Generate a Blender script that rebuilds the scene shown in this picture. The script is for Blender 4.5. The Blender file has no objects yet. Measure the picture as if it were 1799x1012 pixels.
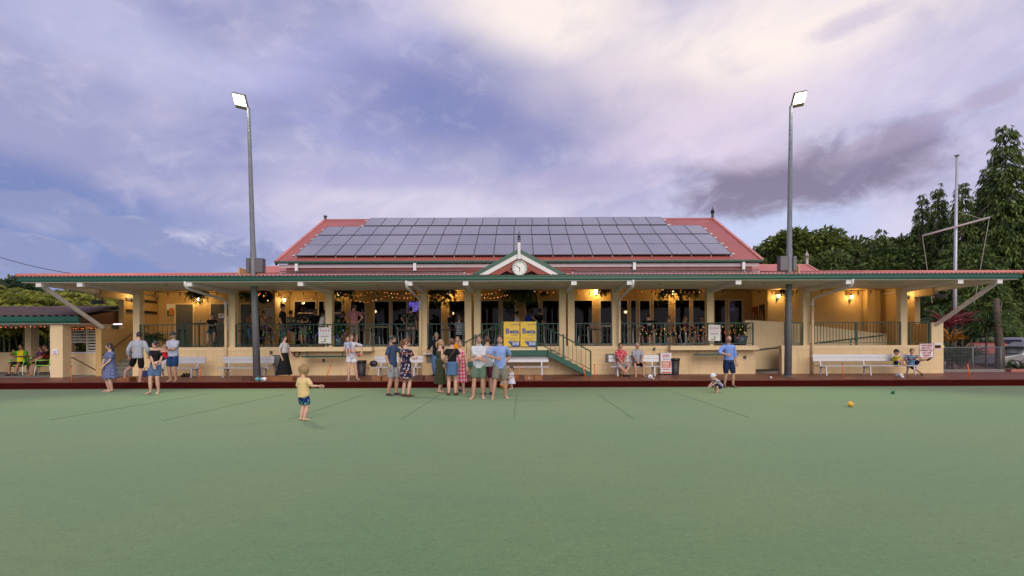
import bpy, bmesh, math, random
import numpy as np
from mathutils import Vector, Matrix
R = math.radians
rnd = random.Random(7)
sc = bpy.context.scene
col = sc.collection
F = 880.0
CAMZ = 1.6
def X(px, d): return (px - 912.5) * d / F          # photo column at depth d -> metres right of the building axis
def Z(py, d): return CAMZ + (600.0 - py) * d / F   # photo row at depth d -> metres above the green

# ------------------------------------------------------------------ camera
cam = bpy.data.cameras.new('camera')
cam.sensor_width = 36.0
cam.lens = 36.0 * F / 1799.0
cam.shift_x = -13.0 / 1799.0
cam.shift_y = 94.0 / 1799.0
cam.clip_end = 3000
camo = bpy.data.objects.new('camera', cam)
camo.matrix_world = Matrix.Translation((0, 0, CAMZ)) @ Matrix.Rotation(R(90), 4, 'X') @ Matrix.Rotation(-0.0035, 4, 'Z')
col.objects.link(camo)
sc.camera = camo

# ------------------------------------------------------------------ world: dusk sky with cloud layers
SUN_AZ, SUN_EL = 168.0, 30.0      # soft light from the western sky behind the viewer
EXPOSURE = 0.52
class NB:
    def __init__(s, t): s.t = t
    def n(s, ty, **kw):
        o = s.t.nodes.new(ty)
        for k, v in kw.items(): setattr(o, k, v)
        return o
    def put(s, sock, v):
        if v is None: return
        if hasattr(v, 'is_linked') or isinstance(v, bpy.types.NodeSocket): s.t.links.new(v, sock)
        else: sock.default_value = v
    def m(s, op, a, b=None, c=None, clamp=False):
        o = s.n('ShaderNodeMath', operation=op, use_clamp=clamp)
        for i, v in enumerate((a, b, c)): s.put(o.inputs[i], v)
        return o.outputs[0]
    def v(s, op, a, b=None):
        o = s.n('ShaderNodeVectorMath', operation=op)
        s.put(o.inputs[0], a); s.put(o.inputs[1], b)
        return o.outputs['Value'] if op in ('DOT_PRODUCT', 'LENGTH') else o.outputs[0]
    def comb(s, x, y, z):
        o = s.n('ShaderNodeCombineXYZ')
        for i, v in enumerate((x, y, z)): s.put(o.inputs[i], v)
        return o.outputs[0]
    def sep(s, v):
        o = s.n('ShaderNodeSeparateXYZ'); s.put(o.inputs[0], v); return o.outputs
    def noise(s, vec, scale, detail=5, rough=.55, dist=0.0):
        o = s.n('ShaderNodeTexNoise'); s.put(o.inputs['Vector'], vec)
        o.inputs['Scale'].default_value = scale; o.inputs['Detail'].default_value = detail
        o.inputs['Roughness'].default_value = rough; o.inputs['Distortion'].default_value = dist
        return o.outputs['Fac']
    def mix(s, f, a, b, blend='MIX'):
        o = s.n('ShaderNodeMix', data_type='RGBA', blend_type=blend)
        s.put(o.inputs[0], f)
        for i, c in ((6, a), (7, b)):
            s.put(o.inputs[i], c if not isinstance(c, tuple) else (c + (1,) if len(c) == 3 else c))
        return o.outputs[2]
    def ss(s, x, lo, hi):
        o = s.n('ShaderNodeMapRange', interpolation_type='SMOOTHSTEP')
        s.put(o.inputs[0], x); s.put(o.inputs[1], lo); s.put(o.inputs[2], hi)
        return o.outputs[0]

world = bpy.data.worlds.new('World'); sc.world = world
world.use_nodes = True
wt = world.node_tree; wt.nodes.clear(); W = NB(wt)
wout = W.n('ShaderNodeOutputWorld'); bg = W.n('ShaderNodeBackground')
wt.links.new(bg.outputs[0], wout.inputs[0])
sky = W.n('ShaderNodeTexSky', sky_type='NISHITA', sun_disc=False)
sky.sun_elevation = R(SUN_EL); sky.sun_rotation = R(SUN_AZ)
D = W.n('ShaderNodeTexCoord').outputs['Generated']
dx, dy, dz = W.sep(D)
zz = W.m('MAXIMUM', dz, 0.0)
zp = W.m('ADD', zz, 0.16)
P2 = W.comb(W.m('DIVIDE', dx, zp), W.m('DIVIDE', dy, zp), 0.0)
AZ = W.m('ARCTAN2', dx, dy); EL = W.m('ARCSINE', dz)
TI = W.m('MULTIPLY_ADD', AZ, -.22, EL)                       # cloud bands rise gently to the right
Q1 = W.comb(AZ, W.m('MULTIPLY', TI, 1.7), 0.4)
nA = W.noise(W.comb(AZ, W.m('MULTIPLY', TI, 1.6), 5.1), 2.3, 5, .52, .5)
nB = W.noise(W.comb(AZ, W.m('MULTIPLY', TI, 2.4), 1.7), 4.2, 6, .56, .7)
nC = W.noise(Q1, 7.0, 6, .55, .3)
nE = W.noise(W.comb(AZ, W.m('MULTIPLY', EL, 1.5), 7.7), 15.0, 6, .6, .5)
nD = W.noise(W.comb(AZ, W.m('MULTIPLY', EL, 1.4), 3.4), 3.2, 4, .55, .5)
def blob(px, py, w, h, rot, lo=1.15, hi=.25, wob=.9, wf=None):
    a0 = math.atan((px - 912.5) / F); e0 = math.atan((600 - py) / math.hypot(F, px - 912.5))
    k = math.cos(a0); w = w / F * k * k; h = h / F * k
    da = W.m('SUBTRACT', AZ, a0); de = W.m('SUBTRACT', EL, e0)
    c, s_ = math.cos(R(rot)), math.sin(R(rot))
    u = W.m('MULTIPLY_ADD', da, c / w, W.m('MULTIPLY', de, s_ / w))
    v = W.m('MULTIPLY_ADD', da, -s_ / h, W.m('MULTIPLY', de, c / h))
    r = W.m('SQRT', W.m('ADD', W.m('MULTIPLY', u, u), W.m('MULTIPLY', v, v)))
    r = W.m('ADD', r, W.m('MULTIPLY', W.m('SUBTRACT', wf or nC, .5), wob * 2))
    return W.ss(r, lo, hi)
BLUE = (.215, .225, .41); LAV = (.49, .455, .595); WARM = (.80, .70, .645); PURP = (.185, .15, .225); DEEP = (.13, .165, .36)
f1 = W.m('ADD', W.m('MULTIPLY_ADD', nA, 1.5, -.25), W.m('MULTIPLY_ADD', nB, 1.0, -.5))
f1 = W.m('ADD', f1, W.m('MULTIPLY_ADD', nC, .6, -.3))
f1 = W.m('ADD', f1, W.m('MULTIPLY_ADD', nE, .36, -.18))
f1 = W.m('ADD', f1, W.m('MULTIPLY', dx, .30), clamp=True)
c = W.mix(f1, BLUE, LAV)
def lay(f, amt, colr):
    global c
    c = W.mix(W.m('MULTIPLY', f, amt), c, colr)
hz = W.ss(EL, R(15), R(1))
lay(W.m('MULTIPLY', hz, W.ss(W.m('ADD', dx, W.m('MULTIPLY', W.m('SUBTRACT', nD, .5), 1.2)), -.75, -.1)), .85, (.62, .57, .72))
lay(blob(210, 70, 330, 80, -12, wob=.8, wf=nB), .5, (.46, .46, .64))
lay(blob(30, 230, 330, 120, -16, wob=.7, wf=nD), .8, (.255, .255, .42))
lay(blob(20, 335, 330, 75, -8, wob=.7, wf=nD), .85, DEEP)
lay(blob(560, 110, 260, 50, 18, wob=.9, wf=nB), .45, (.47, .45, .68))
lay(blob(640, 240, 170, 40, -14, wob=.9, wf=nB), .5, (.24, .26, .50))
lay(blob(130, 430, 460, 110, 4, lo=1.25, hi=.3, wob=.5, wf=nD), .9, (.135, .18, .385))
lump = W.m('ADD', W.m('MULTIPLY', nC, .5), W.m('MULTIPLY', nE, .5))
for (bx1, by1, bw, bh) in ((330, 432, 130, 44), (235, 410, 95, 40), (110, 375, 130, 42), (430, 442, 80, 32), (50, 440, 130, 36)):
    cu_ = blob(bx1, by1, bw, bh, 0, lo=1.0, hi=.78, wob=1.2, wf=lump)
    sh_ = W.ss(W.m('ADD', EL, W.m('MULTIPLY_ADD', nE, .14, -.07)), math.atan((600 - by1 - bh * .7) / F), math.atan((600 - by1 + bh * .9) / F))
    lay(cu_, .9, W.mix(sh_, (.20, .22, .39), (.58, .53, .65)))
lay(blob(780, 370, 420, 50, 2, wob=1.1, wf=nC), .6, (.62, .55, .64))
lay(blob(700, 310, 200, 26, 6, lo=1.1, hi=.3, wob=1.1), .6, (.33, .31, .50))
g = W.m('MAXIMUM', blob(1270, 110, 500, 120, 8, lo=1.5, hi=.1, wob=.7, wf=nB), W.m('MULTIPLY', blob(940, 10, 280, 90, -14, lo=1.4, hi=.1, wob=.6, wf=nD), .95))
lay(g, .95, WARM)
lay(blob(1080, 190, 260, 80, -4, lo=1.35, hi=.2, wob=.8, wf=nB), .75, (.46, .40, .52))
lay(blob(820, 200, 330, 105, -14, lo=1.3, hi=.1, wob=.6, wf=nD), .9, (.150, .17, .37))
lay(blob(1230, 240, 300, 55, 10, lo=1.3, hi=.2, wob=.9, wf=nB), .5, (.60, .50, .64))
lay(blob(1620, 120, 220, 70, 10, lo=1.3, hi=.2, wob=1.0, wf=nB), .5, (.52, .46, .62))
lay(blob(1650, 280, 220, 60, 4, lo=1.3, hi=.2, wob=.9, wf=nC), .6, (.42, .39, .55))
lay(blob(1010, 320, 200, 28, 3, lo=1.2, hi=.3, wob=1.1), .55, (.40, .35, .50))
lay(blob(1300, 420, 260, 60, 4, lo=1.3, hi=.3, wob=.8, wf=nD), .75, (.44, .50, .70))
lay(blob(1400, 315, 260, 62, 2, lo=1.2, hi=.5, wob=.9, wf=lump), .95, PURP)
lay(blob(1330, 275, 120, 34, -4, lo=1.1, hi=.4, wob=.9, wf=lump), .5, (.60, .50, .62))
lay(blob(1520, 262, 140, 26, 8, lo=1.1, hi=.3, wob=1.0, wf=lump), .65, (.33, .27, .38))
lay(blob(1735, 175, 130, 22, 8, lo=1.1, hi=.3, wob=1.0, wf=lump), .75, (.36, .31, .43))
lay(blob(1500, 40, 110, 22, 6, lo=1.1, hi=.3, wob=1.0, wf=lump), .65, (.45, .40, .52))
c = W.mix(W.m('MULTIPLY', W.m('SUBTRACT', nE, .52), .7, clamp=True), c, (.66, .62, .74))
c = W.mix(W.m('MULTIPLY', W.m('SUBTRACT', .48, nC), .9, clamp=True), c, (.20, .20, .40))
clear = W.v('SCALE', sky.outputs[0]); wt.nodes[-1].inputs[3].default_value = .06
c = W.mix(.10, c, clear)
wt.links.new(c, bg.inputs[0])
bg.inputs[1].default_value = 1.0
world.cycles.sampling_method = 'MANUAL'; world.cycles.sample_map_resolution = 128

sun = bpy.data.lights.new('sun', 'SUN'); sun.energy = 1.5; sun.angle = R(50); sun.color = (1.0, .86, .68)
suno = bpy.data.objects.new('sun', sun); col.objects.link(suno)
sd = Vector((math.sin(R(SUN_AZ)) * math.cos(R(SUN_EL)), math.cos(R(SUN_AZ)) * math.cos(R(SUN_EL)), math.sin(R(SUN_EL))))
suno.rotation_euler = sd.to_track_quat('Z', 'Y').to_euler()
vs = sc.view_settings
vs.view_transform = 'Standard'; vs.look = 'None'; vs.gamma = 1.0; vs.use_curve_mapping = False; vs.exposure = EXPOSURE
sc.cycles.use_denoising = True
sc.cycles.max_bounces = 8

# ------------------------------------------------------------------ materials
MATS = {}
def mat(name, color, rough=.6, metal=0.0, var=.10, vs=2.5, bump=0.0, bs=60.0, spec=.5, emit=None, es=1.0, streak=0.0, dirt=None, island=0.0, trans=0.0):
    if name in MATS: return MATS[name]
    m = bpy.data.materials.new(name); m.use_nodes = True
    t = m.node_tree; N = NB(t); b = t.nodes['Principled BSDF']
    pos = N.n('ShaderNodeNewGeometry')
    colr = tuple(color) + (1,)
    out = colr
    if var:
        nz = N.noise(pos.outputs['Position'], vs, 6, .6)
        fine = N.noise(pos.outputs['Position'], vs * 9, 3, .6)
        k = N.m('ADD', N.m('MULTIPLY_ADD', nz, 2 * var * 1.5, 1 - var * 1.5), N.m('MULTIPLY_ADD', fine, var, -var / 2))
        out = N.mix(1.0, colr, N.comb(k, k, k), 'MULTIPLY')
    if streak:
        p = N.sep(pos.outputs['Position'])
        sn = N.noise(N.comb(N.m('MULTIPLY', p[0], 5.0), N.m('MULTIPLY', p[1], 5.0), N.m('MULTIPLY', p[2], .5)), 1.0, 5, .65)
        out = N.mix(N.m('MULTIPLY', N.ss(sn, .5, .78), streak), out, dirt or tuple(x * .45 for x in color))
    if island:
        ri = pos.outputs['Random Per Island']
        k = N.m('MULTIPLY_ADD', ri, 2 * island, 1 - island)
        out = N.mix(1.0, out, N.comb(N.m('MULTIPLY_ADD', ri, 2.6 * island, 1 - 1.2 * island), k, N.m('MULTIPLY', k, .9)), 'MULTIPLY')
    N.put(b.inputs['Base Color'], out)
    b.inputs['Roughness'].default_value = rough; b.inputs['Metallic'].default_value = metal
    b.inputs['Specular IOR Level'].default_value = spec
    if bump:
        bn = N.n('ShaderNodeBump'); bn.inputs['Strength'].default_value = bump; bn.inputs['Distance'].default_value = .012 if bs > 12 else .03
        N.put(bn.inputs['Height'], N.noise(pos.outputs['Position'], bs, 4, .6)); t.links.new(bn.outputs[0], b.inputs['Normal'])
    if emit:
        b.inputs['Emission Color'].default_value = tuple(emit) + (1,); b.inputs['Emission Strength'].default_value = es
    if trans:
        tr = N.n('ShaderNodeBsdfTranslucent'); N.put(tr.inputs[0], out)
        mx = N.n('ShaderNodeMixShader'); mx.inputs[0].default_value = trans
        t.links.new(b.outputs[0], mx.inputs[1]); t.links.new(tr.outputs[0], mx.inputs[2])
        t.links.new(mx.outputs[0], t.nodes['Material Output'].inputs[0])
    MATS[name] = m
    return m

# ------------------------------------------------------------------ mesh helpers
ORG = {}
def org(o): return ORG.get(o.name, Vector((0, 0, 0))) if o else Vector((0, 0, 0))
def tag(o, label=None, cat=None, group=None, kind=None):
    if label: o['label'] = label
    if cat: o['category'] = cat
    if group: o['group'] = group
    if kind: o['kind'] = kind
    return o
def empty(name, loc, label, cat, group=None):
    o = bpy.data.objects.new(name, None); col.objects.link(o); o.location = loc
    o.empty_display_size = .2
    ORG[o.name] = Vector(loc)
    return tag(o, label, cat, group)
def put(name, me, parent=None, loc=(0, 0, 0), m=None):
    o = bpy.data.objects.new(name, me); col.objects.link(o); o.location = loc
    if parent: o.parent = parent
    if m and not me.materials: me.materials.append(m)
    return o
class MB:
    def __init__(s): s.v = []; s.f = []; s.mi = []; s.k = 0
    def add(s, vs, fs):
        b = len(s.v); s.v += [tuple(v) for v in vs]
        for f in fs: s.f.append(tuple(i + b for i in f)); s.mi.append(s.k)
        return s
    def box(s, x0, x1, y0, y1, z0, z1):
        vs = [(x, y, z) for z in (z0, z1) for y in (y0, y1) for x in (x0, x1)]
        return s.add(vs, [(0, 2, 3, 1), (4, 5, 7, 6), (0, 1, 5, 4), (2, 6, 7, 3), (0, 4, 6, 2), (1, 3, 7, 5)])
    def obox(s, c, sx, sy, sz, M=None):
        vs = [Vector((x * sx / 2, y * sy / 2, z * sz / 2)) for z in (-1, 1) for y in (-1, 1) for x in (-1, 1)]
        vs = [(M @ v if M else v) + Vector(c) for v in vs]
        return s.add(vs, [(0, 2, 3, 1), (4, 5, 7, 6), (0, 1, 5, 4), (2, 6, 7, 3), (0, 4, 6, 2), (1, 3, 7, 5)])
    def bar(s, p0, p1, w, h):
        p0, p1 = Vector(p0), Vector(p1); d = p1 - p0; q = d.to_track_quat('X', 'Z').to_matrix()
        return s.obox((p0 + p1) / 2, d.length, w, h, q)
    def tube(s, pts, rad, n=8, caps=True, side=None):
        pts = [Vector(p) for p in pts]; L = len(pts)
        if not hasattr(rad, '__len__'): rad = [rad] * L
        rings = []; up = None
        for i, p in enumerate(pts):
            t = (pts[min(i + 1, L - 1)] - pts[max(i - 1, 0)])
            t = t.normalized() if t.length > 1e-9 else Vector((0, 0, 1))
            if side is not None:
                a = Vector(side); a = (a - t * a.dot(t))
                a = a.normalized() if a.length > 1e-6 else t.orthogonal().normalized()
            elif up is None: a = t.orthogonal().normalized()
            else:
                a = up - t * up.dot(t); a = a.normalized() if a.length > 1e-6 else t.orthogonal().normalized()
            up = a; b = t.cross(a)
            r = rad[i]; rx, ry = r if hasattr(r, '__len__') else (r, r)
            rings.append([p + a * (math.cos(2 * math.pi * k / n) * rx) + b * (math.sin(2 * math.pi * k / n) * ry) for k in range(n)])
        vs = [v for r in rings for v in r]; fs = []
        for i in range(L - 1):
            for k in range(n):
                k2 = (k + 1) % n
                fs.append((i * n + k, i * n + k2, (i + 1) * n + k2, (i + 1) * n + k))
        if caps: fs.append(tuple(range(n))[::-1]); fs.append(tuple(range((L - 1) * n, L * n)))
        return s.add(vs, fs)
    def ell(s, c, rx, ry, rz, n=12, m=8, M=None):
        vs = []; fs = []
        for i in range(m + 1):
            th = math.pi * i / m
            for k in range(n):
                ph = 2 * math.pi * k / n
                v = Vector((math.sin(th) * math.cos(ph) * rx, math.sin(th) * math.sin(ph) * ry, -math.cos(th) * rz))
                vs.append((M @ v if M else v) + Vector(c))
        for i in range(m):
            for k in range(n):
                k2 = (k + 1) % n; fs.append((i * n + k, i * n + k2, (i + 1) * n + k2, (i + 1) * n + k))
        return s.add(vs, fs)
    def prism(s, poly, y0, y1):            # polygon in x,z extruded along y (poly clockwise or not)
        n = len(poly)
        vs = [(x, y0, z) for x, z in poly] + [(x, y1, z) for x, z in poly]
        fs = [tuple(range(n)), tuple(range(n, 2 * n))[::-1]] + [(i, i + n, (i + 1) % n + n, (i + 1) % n) for i in range(n)]
        return s.add(vs, fs)
    def prismx(s, poly, x0, x1):           # polygon in y,z extruded along x
        n = len(poly)
        vs = [(x0, y, z) for y, z in poly] + [(x1, y, z) for y, z in poly]
        fs = [tuple(range(n)), tuple(range(n, 2 * n))[::-1]] + [(i, i + n, (i + 1) % n + n, (i + 1) % n) for i in range(n)]
        return s.add(vs, fs)
    def lathe(s, c, prof, n=16):
        return s.tube([(c[0], c[1], c[2] + z) for r, z in prof], [r for r, z in prof], n, True, (1, 0, 0))
    def mesh(s, name, off=(0, 0, 0), mats=(), smooth=False):
        me = bpy.data.meshes.new(name); o = Vector(off)
        me.from_pydata([tuple(Vector(v) - o) for v in s.v], [], s.f)
        for m in mats: me.materials.append(m)
        if len(mats) > 1: me.polygons.foreach_set('material_index', s.mi)
        bm = bmesh.new(); bm.from_mesh(me); bmesh.ops.recalc_face_normals(bm, faces=bm.faces); bm.to_mesh(me); bm.free()
        if smooth: me.shade_smooth()
        me.update(); return me
    def build(s, name, m, parent=None, smooth=False, bevel=0, kind=None):
        ms = m if isinstance(m, (list, tuple)) else [m]
        if parent: off = org(parent)
        else:
            a = np.array(s.v); off = Vector((a[:, 0].mean(), a[:, 1].mean(), a[:, 2].min()))
        me = s.mesh(name, off, ms, smooth)
        o = put(name, me, parent, (0, 0, 0) if parent else off)
        ORG[o.name] = Vector(off)
        if bevel:
            bv = o.modifiers.new('bevel', 'BEVEL'); bv.width = bevel; bv.segments = 2; bv.limit_method = 'ANGLE'
        if kind: o['kind'] = kind
        return o
def npmesh(name, V, Fq, m, smooth=False):
    me = bpy.data.meshes.new(name); k = Fq.shape[1]
    me.vertices.add(len(V)); me.vertices.foreach_set('co', np.asarray(V, dtype=np.float32).ravel())
    me.loops.add(Fq.size); me.loops.foreach_set('vertex_index', Fq.astype(np.int32).ravel())
    me.polygons.add(len(Fq)); me.polygons.foreach_set('loop_start', np.arange(0, Fq.size, k, dtype=np.int32))
    me.materials.append(m); me.update(calc_edges=True); me.validate()
    if smooth: me.shade_smooth()
    return me
ORDW = ['first', 'second', 'third', 'fourth', 'fifth', 'sixth', 'seventh', 'eighth', 'ninth', 'tenth', 'eleventh', 'twelfth', 'thirteenth', 'fourteenth', 'fifteenth', 'sixteenth', 'seventeenth', 'eighteenth', 'nineteenth', 'twentieth']
# deferred evaluation (text to mesh, remeshed bodies): one depsgraph pass in a side scene
tsc = bpy.data.scenes.new('side'); PEND = []
def defer(tmp, final, extra=None, mats=()):
    tsc.collection.objects.link(tmp); PEND.append((tmp, final, extra, mats))
def text(name, s, m, parent, p, size, ux=(1, 0, 0), uz=(0, 0, 1), shear=0.0, align='CENTER', ext=.002, sx=1.0, bold=0.0):
    cu = bpy.data.curves.new(name, 'FONT'); cu.body = s; cu.size = size; cu.align_x = align; cu.align_y = 'CENTER'
    cu.extrude = ext; cu.shear = shear; cu.offset = bold; cu.resolution_u = 2
    tmp = bpy.data.objects.new(name + '_t', cu)
    fin = put(name, bpy.data.meshes.new(name), parent)
    ux, uz = Vector(ux).normalized(), Vector(uz).normalized(); uy = ux.cross(uz) * -1
    M = Matrix((( ux.x * sx, uz.x, -uy.x), (ux.y * sx, uz.y, -uy.y), (ux.z * sx, uz.z, -uy.z))).to_4x4()
    M.translation = Vector(p) - org(parent)
    fin.matrix_local = M
    defer(tmp, fin, None, (m,))
    return fin
# ------------------------------------------------------------------ palette
def green_mat():
    m = bpy.data.materials.new('bowling_green_carpet'); m.use_nodes = True
    t = m.node_tree; N = NB(t); b = t.nodes['Principled BSDF']
    pos = N.n('ShaderNodeNewGeometry').outputs['Position']; p = N.sep(pos)
    n1 = N.noise(pos, .22, 4, .6); n2 = N.noise(N.comb(N.m('MULTIPLY', p[0], .5), N.m('MULTIPLY', p[1], 2.2), 0.0), 1.4, 6, .65); n3 = N.noise(pos, 28, 4, .7); n4 = N.noise(pos, 110, 2, .7)
    c = N.mix(N.ss(n1, .38, .66), (.100, .192, .076), (.124, .202, .074))
    c = N.mix(N.m('MULTIPLY', N.ss(n2, .45, .75), .35), c, (.090, .166, .073))
    n5 = N.noise(N.comb(N.m('ADD', p[0], N.m('MULTIPLY', p[1], .5)), N.m('MULTIPLY', N.m('SUBTRACT', p[1], N.m('MULTIPLY', p[0], .3)), 3.5), 2.0), 2.6, 6, .68)
    c = N.mix(N.m('MULTIPLY', N.ss(n5, .48, .72), .35), c, (.086, .165, .072))
    n6 = N.noise(pos, 9, 4, .7)
    k = N.m('ADD', N.m('MULTIPLY_ADD', n3, .8, .63), N.m('MULTIPLY_ADD', n4, 1.3, -.65)); k = N.m('ADD', k, N.m('MULTIPLY_ADD', n6, .4, -.2))
    c = N.mix(1.0, c, N.comb(k, k, k), 'MULTIPLY')
    N.put(b.inputs['Base Color'], c); b.inputs['Roughness'].default_value = .95; b.inputs['Specular IOR Level'].default_value = .15
    b.inputs['Sheen Weight'].default_value = .15
    bn = N.n('ShaderNodeBump'); bn.inputs['Strength'].default_value = .5; bn.inputs['Distance'].default_value = .006
    N.put(bn.inputs['Height'], n4); t.links.new(bn.outputs[0], b.inputs['Normal'])
    return m
def paver_mat():
    m = bpy.data.materials.new('red_brown_pavers'); m.use_nodes = True
    t = m.node_tree; N = NB(t); b = t.nodes['Principled BSDF']
    pos = N.n('ShaderNodeNewGeometry').outputs['Position']
    br = N.n('ShaderNodeTexBrick'); N.put(br.inputs['Vector'], pos)
    br.inputs['Scale'].default_value = 1.0; br.inputs['Brick Width'].default_value = .22; br.inputs['Row Height'].default_value = .11; br.inputs['Mortar Size'].default_value = .006
    br.inputs['Color1'].default_value = (.22, .075, .045, 1); br.inputs['Color2'].default_value = (.17, .058, .038, 1); br.inputs['Mortar'].default_value = (.12, .05, .04, 1)
    nz = N.noise(pos, 1.2, 6, .65); k = N.m('MULTIPLY_ADD', nz, .9, .55)
    N.put(b.inputs['Base Color'], N.mix(1.0, br.outputs[0], N.comb(k, k, k), 'MULTIPLY'))
    N.put(b.inputs['Roughness'], N.m('MULTIPLY_ADD', nz, .5, .25))
    return m
def block_wall(name, colr, bw=.40, bh=.20, streak=.42):
    m = bpy.data.materials.new(name); m.use_nodes = True
    t = m.node_tree; N = NB(t); b = t.nodes['Principled BSDF']
    pos = N.n('ShaderNodeNewGeometry').outputs['Position']; p = N.sep(pos)
    vec = N.comb(N.m('ADD', p[0], p[1]), p[2], 0.0)
    br = N.n('ShaderNodeTexBrick'); N.put(br.inputs['Vector'], vec)
    br.inputs['Scale'].default_value = 1.0; br.inputs['Brick Width'].default_value = bw; br.inputs['Row Height'].default_value = bh; br.inputs['Mortar Size'].default_value = .004
    br.inputs['Mortar Smooth'].default_value = .5
    c1 = tuple(colr) + (1,); c2 = tuple(x * .975 for x in colr) + (1,)
    br.inputs['Color1'].default_value = c1; br.inputs['Color2'].default_value = c2; br.inputs['Mortar'].default_value = tuple(x * .72 for x in colr) + (1,)
    nz = N.noise(pos, 1.1, 6, .62); k = N.m('MULTIPLY_ADD', nz, .28, .86)
    c = N.mix(1.0, br.outputs[0], N.comb(k, k, k), 'MULTIPLY')
    st = N.noise(N.comb(N.m('MULTIPLY', p[0], 4.0), N.m('MULTIPLY', p[1], 4.0), N.m('MULTIPLY', p[2], .35)), 1.0, 5, .65)
    c = N.mix(N.m('MULTIPLY', N.ss(st, .5, .76), streak), c, tuple(x * .55 for x in colr))
    sc_ = N.noise(pos, 7.0, 6, .75); c = N.mix(N.m('MULTIPLY', N.ss(sc_, .60, .72), .35), c, tuple(x * .5 for x in colr))
    N.put(b.inputs['Base Color'], c); b.inputs['Roughness'].default_value = .75; b.inputs['Specular IOR Level'].default_value = .3
    bn = N.n('ShaderNodeBump'); bn.inputs['Strength'].default_value = .3; bn.inputs['Distance'].default_value = .004
    N.put(bn.inputs['Height'], br.outputs[1]); bn.invert = True; t.links.new(bn.outputs[0], b.inputs['Normal'])
    return m
def panel_mat():
    m = bpy.data.materials.new('photovoltaic_glass'); m.use_nodes = True
    t = m.node_tree; N = NB(t); b = t.nodes['Principled BSDF']
    tc = N.n('ShaderNodeTexCoord').outputs['Object']; p = N.sep(tc)
    oi = N.n('ShaderNodeObjectInfo').outputs['Random']
    def grid(v, per, w):
        fr = N.m('FRACT', N.m('DIVIDE', v, per)); return N.m('LESS_THAN', fr, w)
    busx = grid(N.m('ADD', p[0], 50.02), .078, .09); cx = grid(N.m('ADD', p[0], 50.0), .156, .035); cy = grid(N.m('ADD', p[1], 50.0), .156, .035)
    line = N.m('MAXIMUM', N.m('MULTIPLY', busx, .5), N.m('MAXIMUM', cx, cy))
    base = N.mix(oi, (.165, .158, .18), (.205, .192, .21))
    c = N.mix(N.m('MULTIPLY', line, .6), base, (.30, .30, .34))
    g = N.n('ShaderNodeNewGeometry').outputs['Position']; nz = N.noise(g, 1.6, 5, .65)
    c = N.mix(N.m('MULTIPLY', N.ss(nz, .5, .75), .35), c, (.30, .28, .28))
    N.put(b.inputs['Base Color'], c); N.put(b.inputs['Roughness'], N.m('MULTIPLY_ADD', nz, .20, .06))
    b.inputs['IOR'].default_value = 1.6
    b.inputs['Coat Weight'].default_value = 1.0; b.inputs['Coat Roughness'].default_value = .06
    return m
M_green = green_mat(); M_paver = paver_mat()
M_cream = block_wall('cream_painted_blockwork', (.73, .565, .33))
M_creamin = mat('shaded_cream_veranda_wall', (.48, .33, .14), .7, var=.07, vs=1.2, streak=.15)  # cream darkened in the colour itself to deepen the veranda shade
M_post = mat('cream_post_paint', (.73, .58, .35), .6, var=.06, vs=3, streak=.18)
M_white = mat('white_trim_paint', (.72, .71, .72), .45, var=.06, streak=.15)
M_soffit = mat('white_soffit_sheet', (.70, .67, .64), .6, var=.06, vs=.8)
M_gutter = mat('dark_green_gutter', (.014, .092, .064), .35, var=.08)
M_rail = mat('dark_green_railing', (.012, .070, .052), .4, var=.08)
M_roof = mat('red_corrugated_steel', (.40, .115, .092), .42, var=.18, vs=1.1, streak=.45, dirt=(.28, .10, .09))
M_roof2 = mat('faded_red_corrugated_steel', (.58, .20, .165), .42, var=.2, vs=1.1, streak=.45, dirt=(.38, .18, .16))
M_maroon = mat('maroon_boards', (.20, .035, .032), .5, var=.10, streak=.2)
M_mauve = mat('pale_mauve_fascia', (.50, .42, .46), .45, var=.06, streak=.2)
M_black = mat('black_plastic', (.012, .012, .013), .45, var=.05)
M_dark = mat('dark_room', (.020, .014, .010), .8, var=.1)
M_doorgrey = mat('grey_green_door', (.085, .085, .065), .5, var=.08)
M_frame = mat('cream_window_frame', (.55, .48, .38), .4, var=.05)
M_alu = mat('brushed_aluminium', (.46, .47, .51), .5, .35, var=.06, vs=6)
M_galv = mat('galvanised_steel', (.17, .185, .205), .6, .15, var=.22, vs=5, streak=.4, dirt=(.10, .11, .12))
M_timber = mat('stained_timber', (.26, .105, .035), .5, var=.22, vs=9)
M_darktimber = mat('dark_timber', (.09, .035, .02), .5, var=.2, vs=9)
M_concrete = mat('grey_concrete', (.20, .19, .175), .85, var=.2, vs=2, bump=.3)
M_bank = mat('dark_red_bank_carpet', (.050, .0045, .003), .95, var=.35, vs=11, bump=.6, bs=50, spec=.08)
M_orange = mat('orange_peg', (.75, .16, .025), .5, var=.05)
M_pv = panel_mat()
def glass_mat():
    m = bpy.data.materials.new('dark_tinted_glass'); m.use_nodes = True
    t = m.node_tree; N = NB(t); t.nodes.remove(t.nodes['Principled BSDF'])
    tr = N.n('ShaderNodeBsdfTransparent'); tr.inputs[0].default_value = (.30, .28, .26, 1)
    gl = N.n('ShaderNodeBsdfGlossy'); gl.inputs['Roughness'].default_value = .02; gl.inputs[0].default_value = (.45, .45, .45, 1)
    fr = N.n('ShaderNodeFresnel'); fr.inputs[0].default_value = 1.45
    mx = N.n('ShaderNodeMixShader'); t.links.new(fr.outputs[0], mx.inputs[0]); t.links.new(tr.outputs[0], mx.inputs[1]); t.links.new(gl.outputs[0], mx.inputs[2])
    t.links.new(mx.outputs[0], t.nodes['Material Output'].inputs[0]); return m
M_glass = glass_mat()

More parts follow.
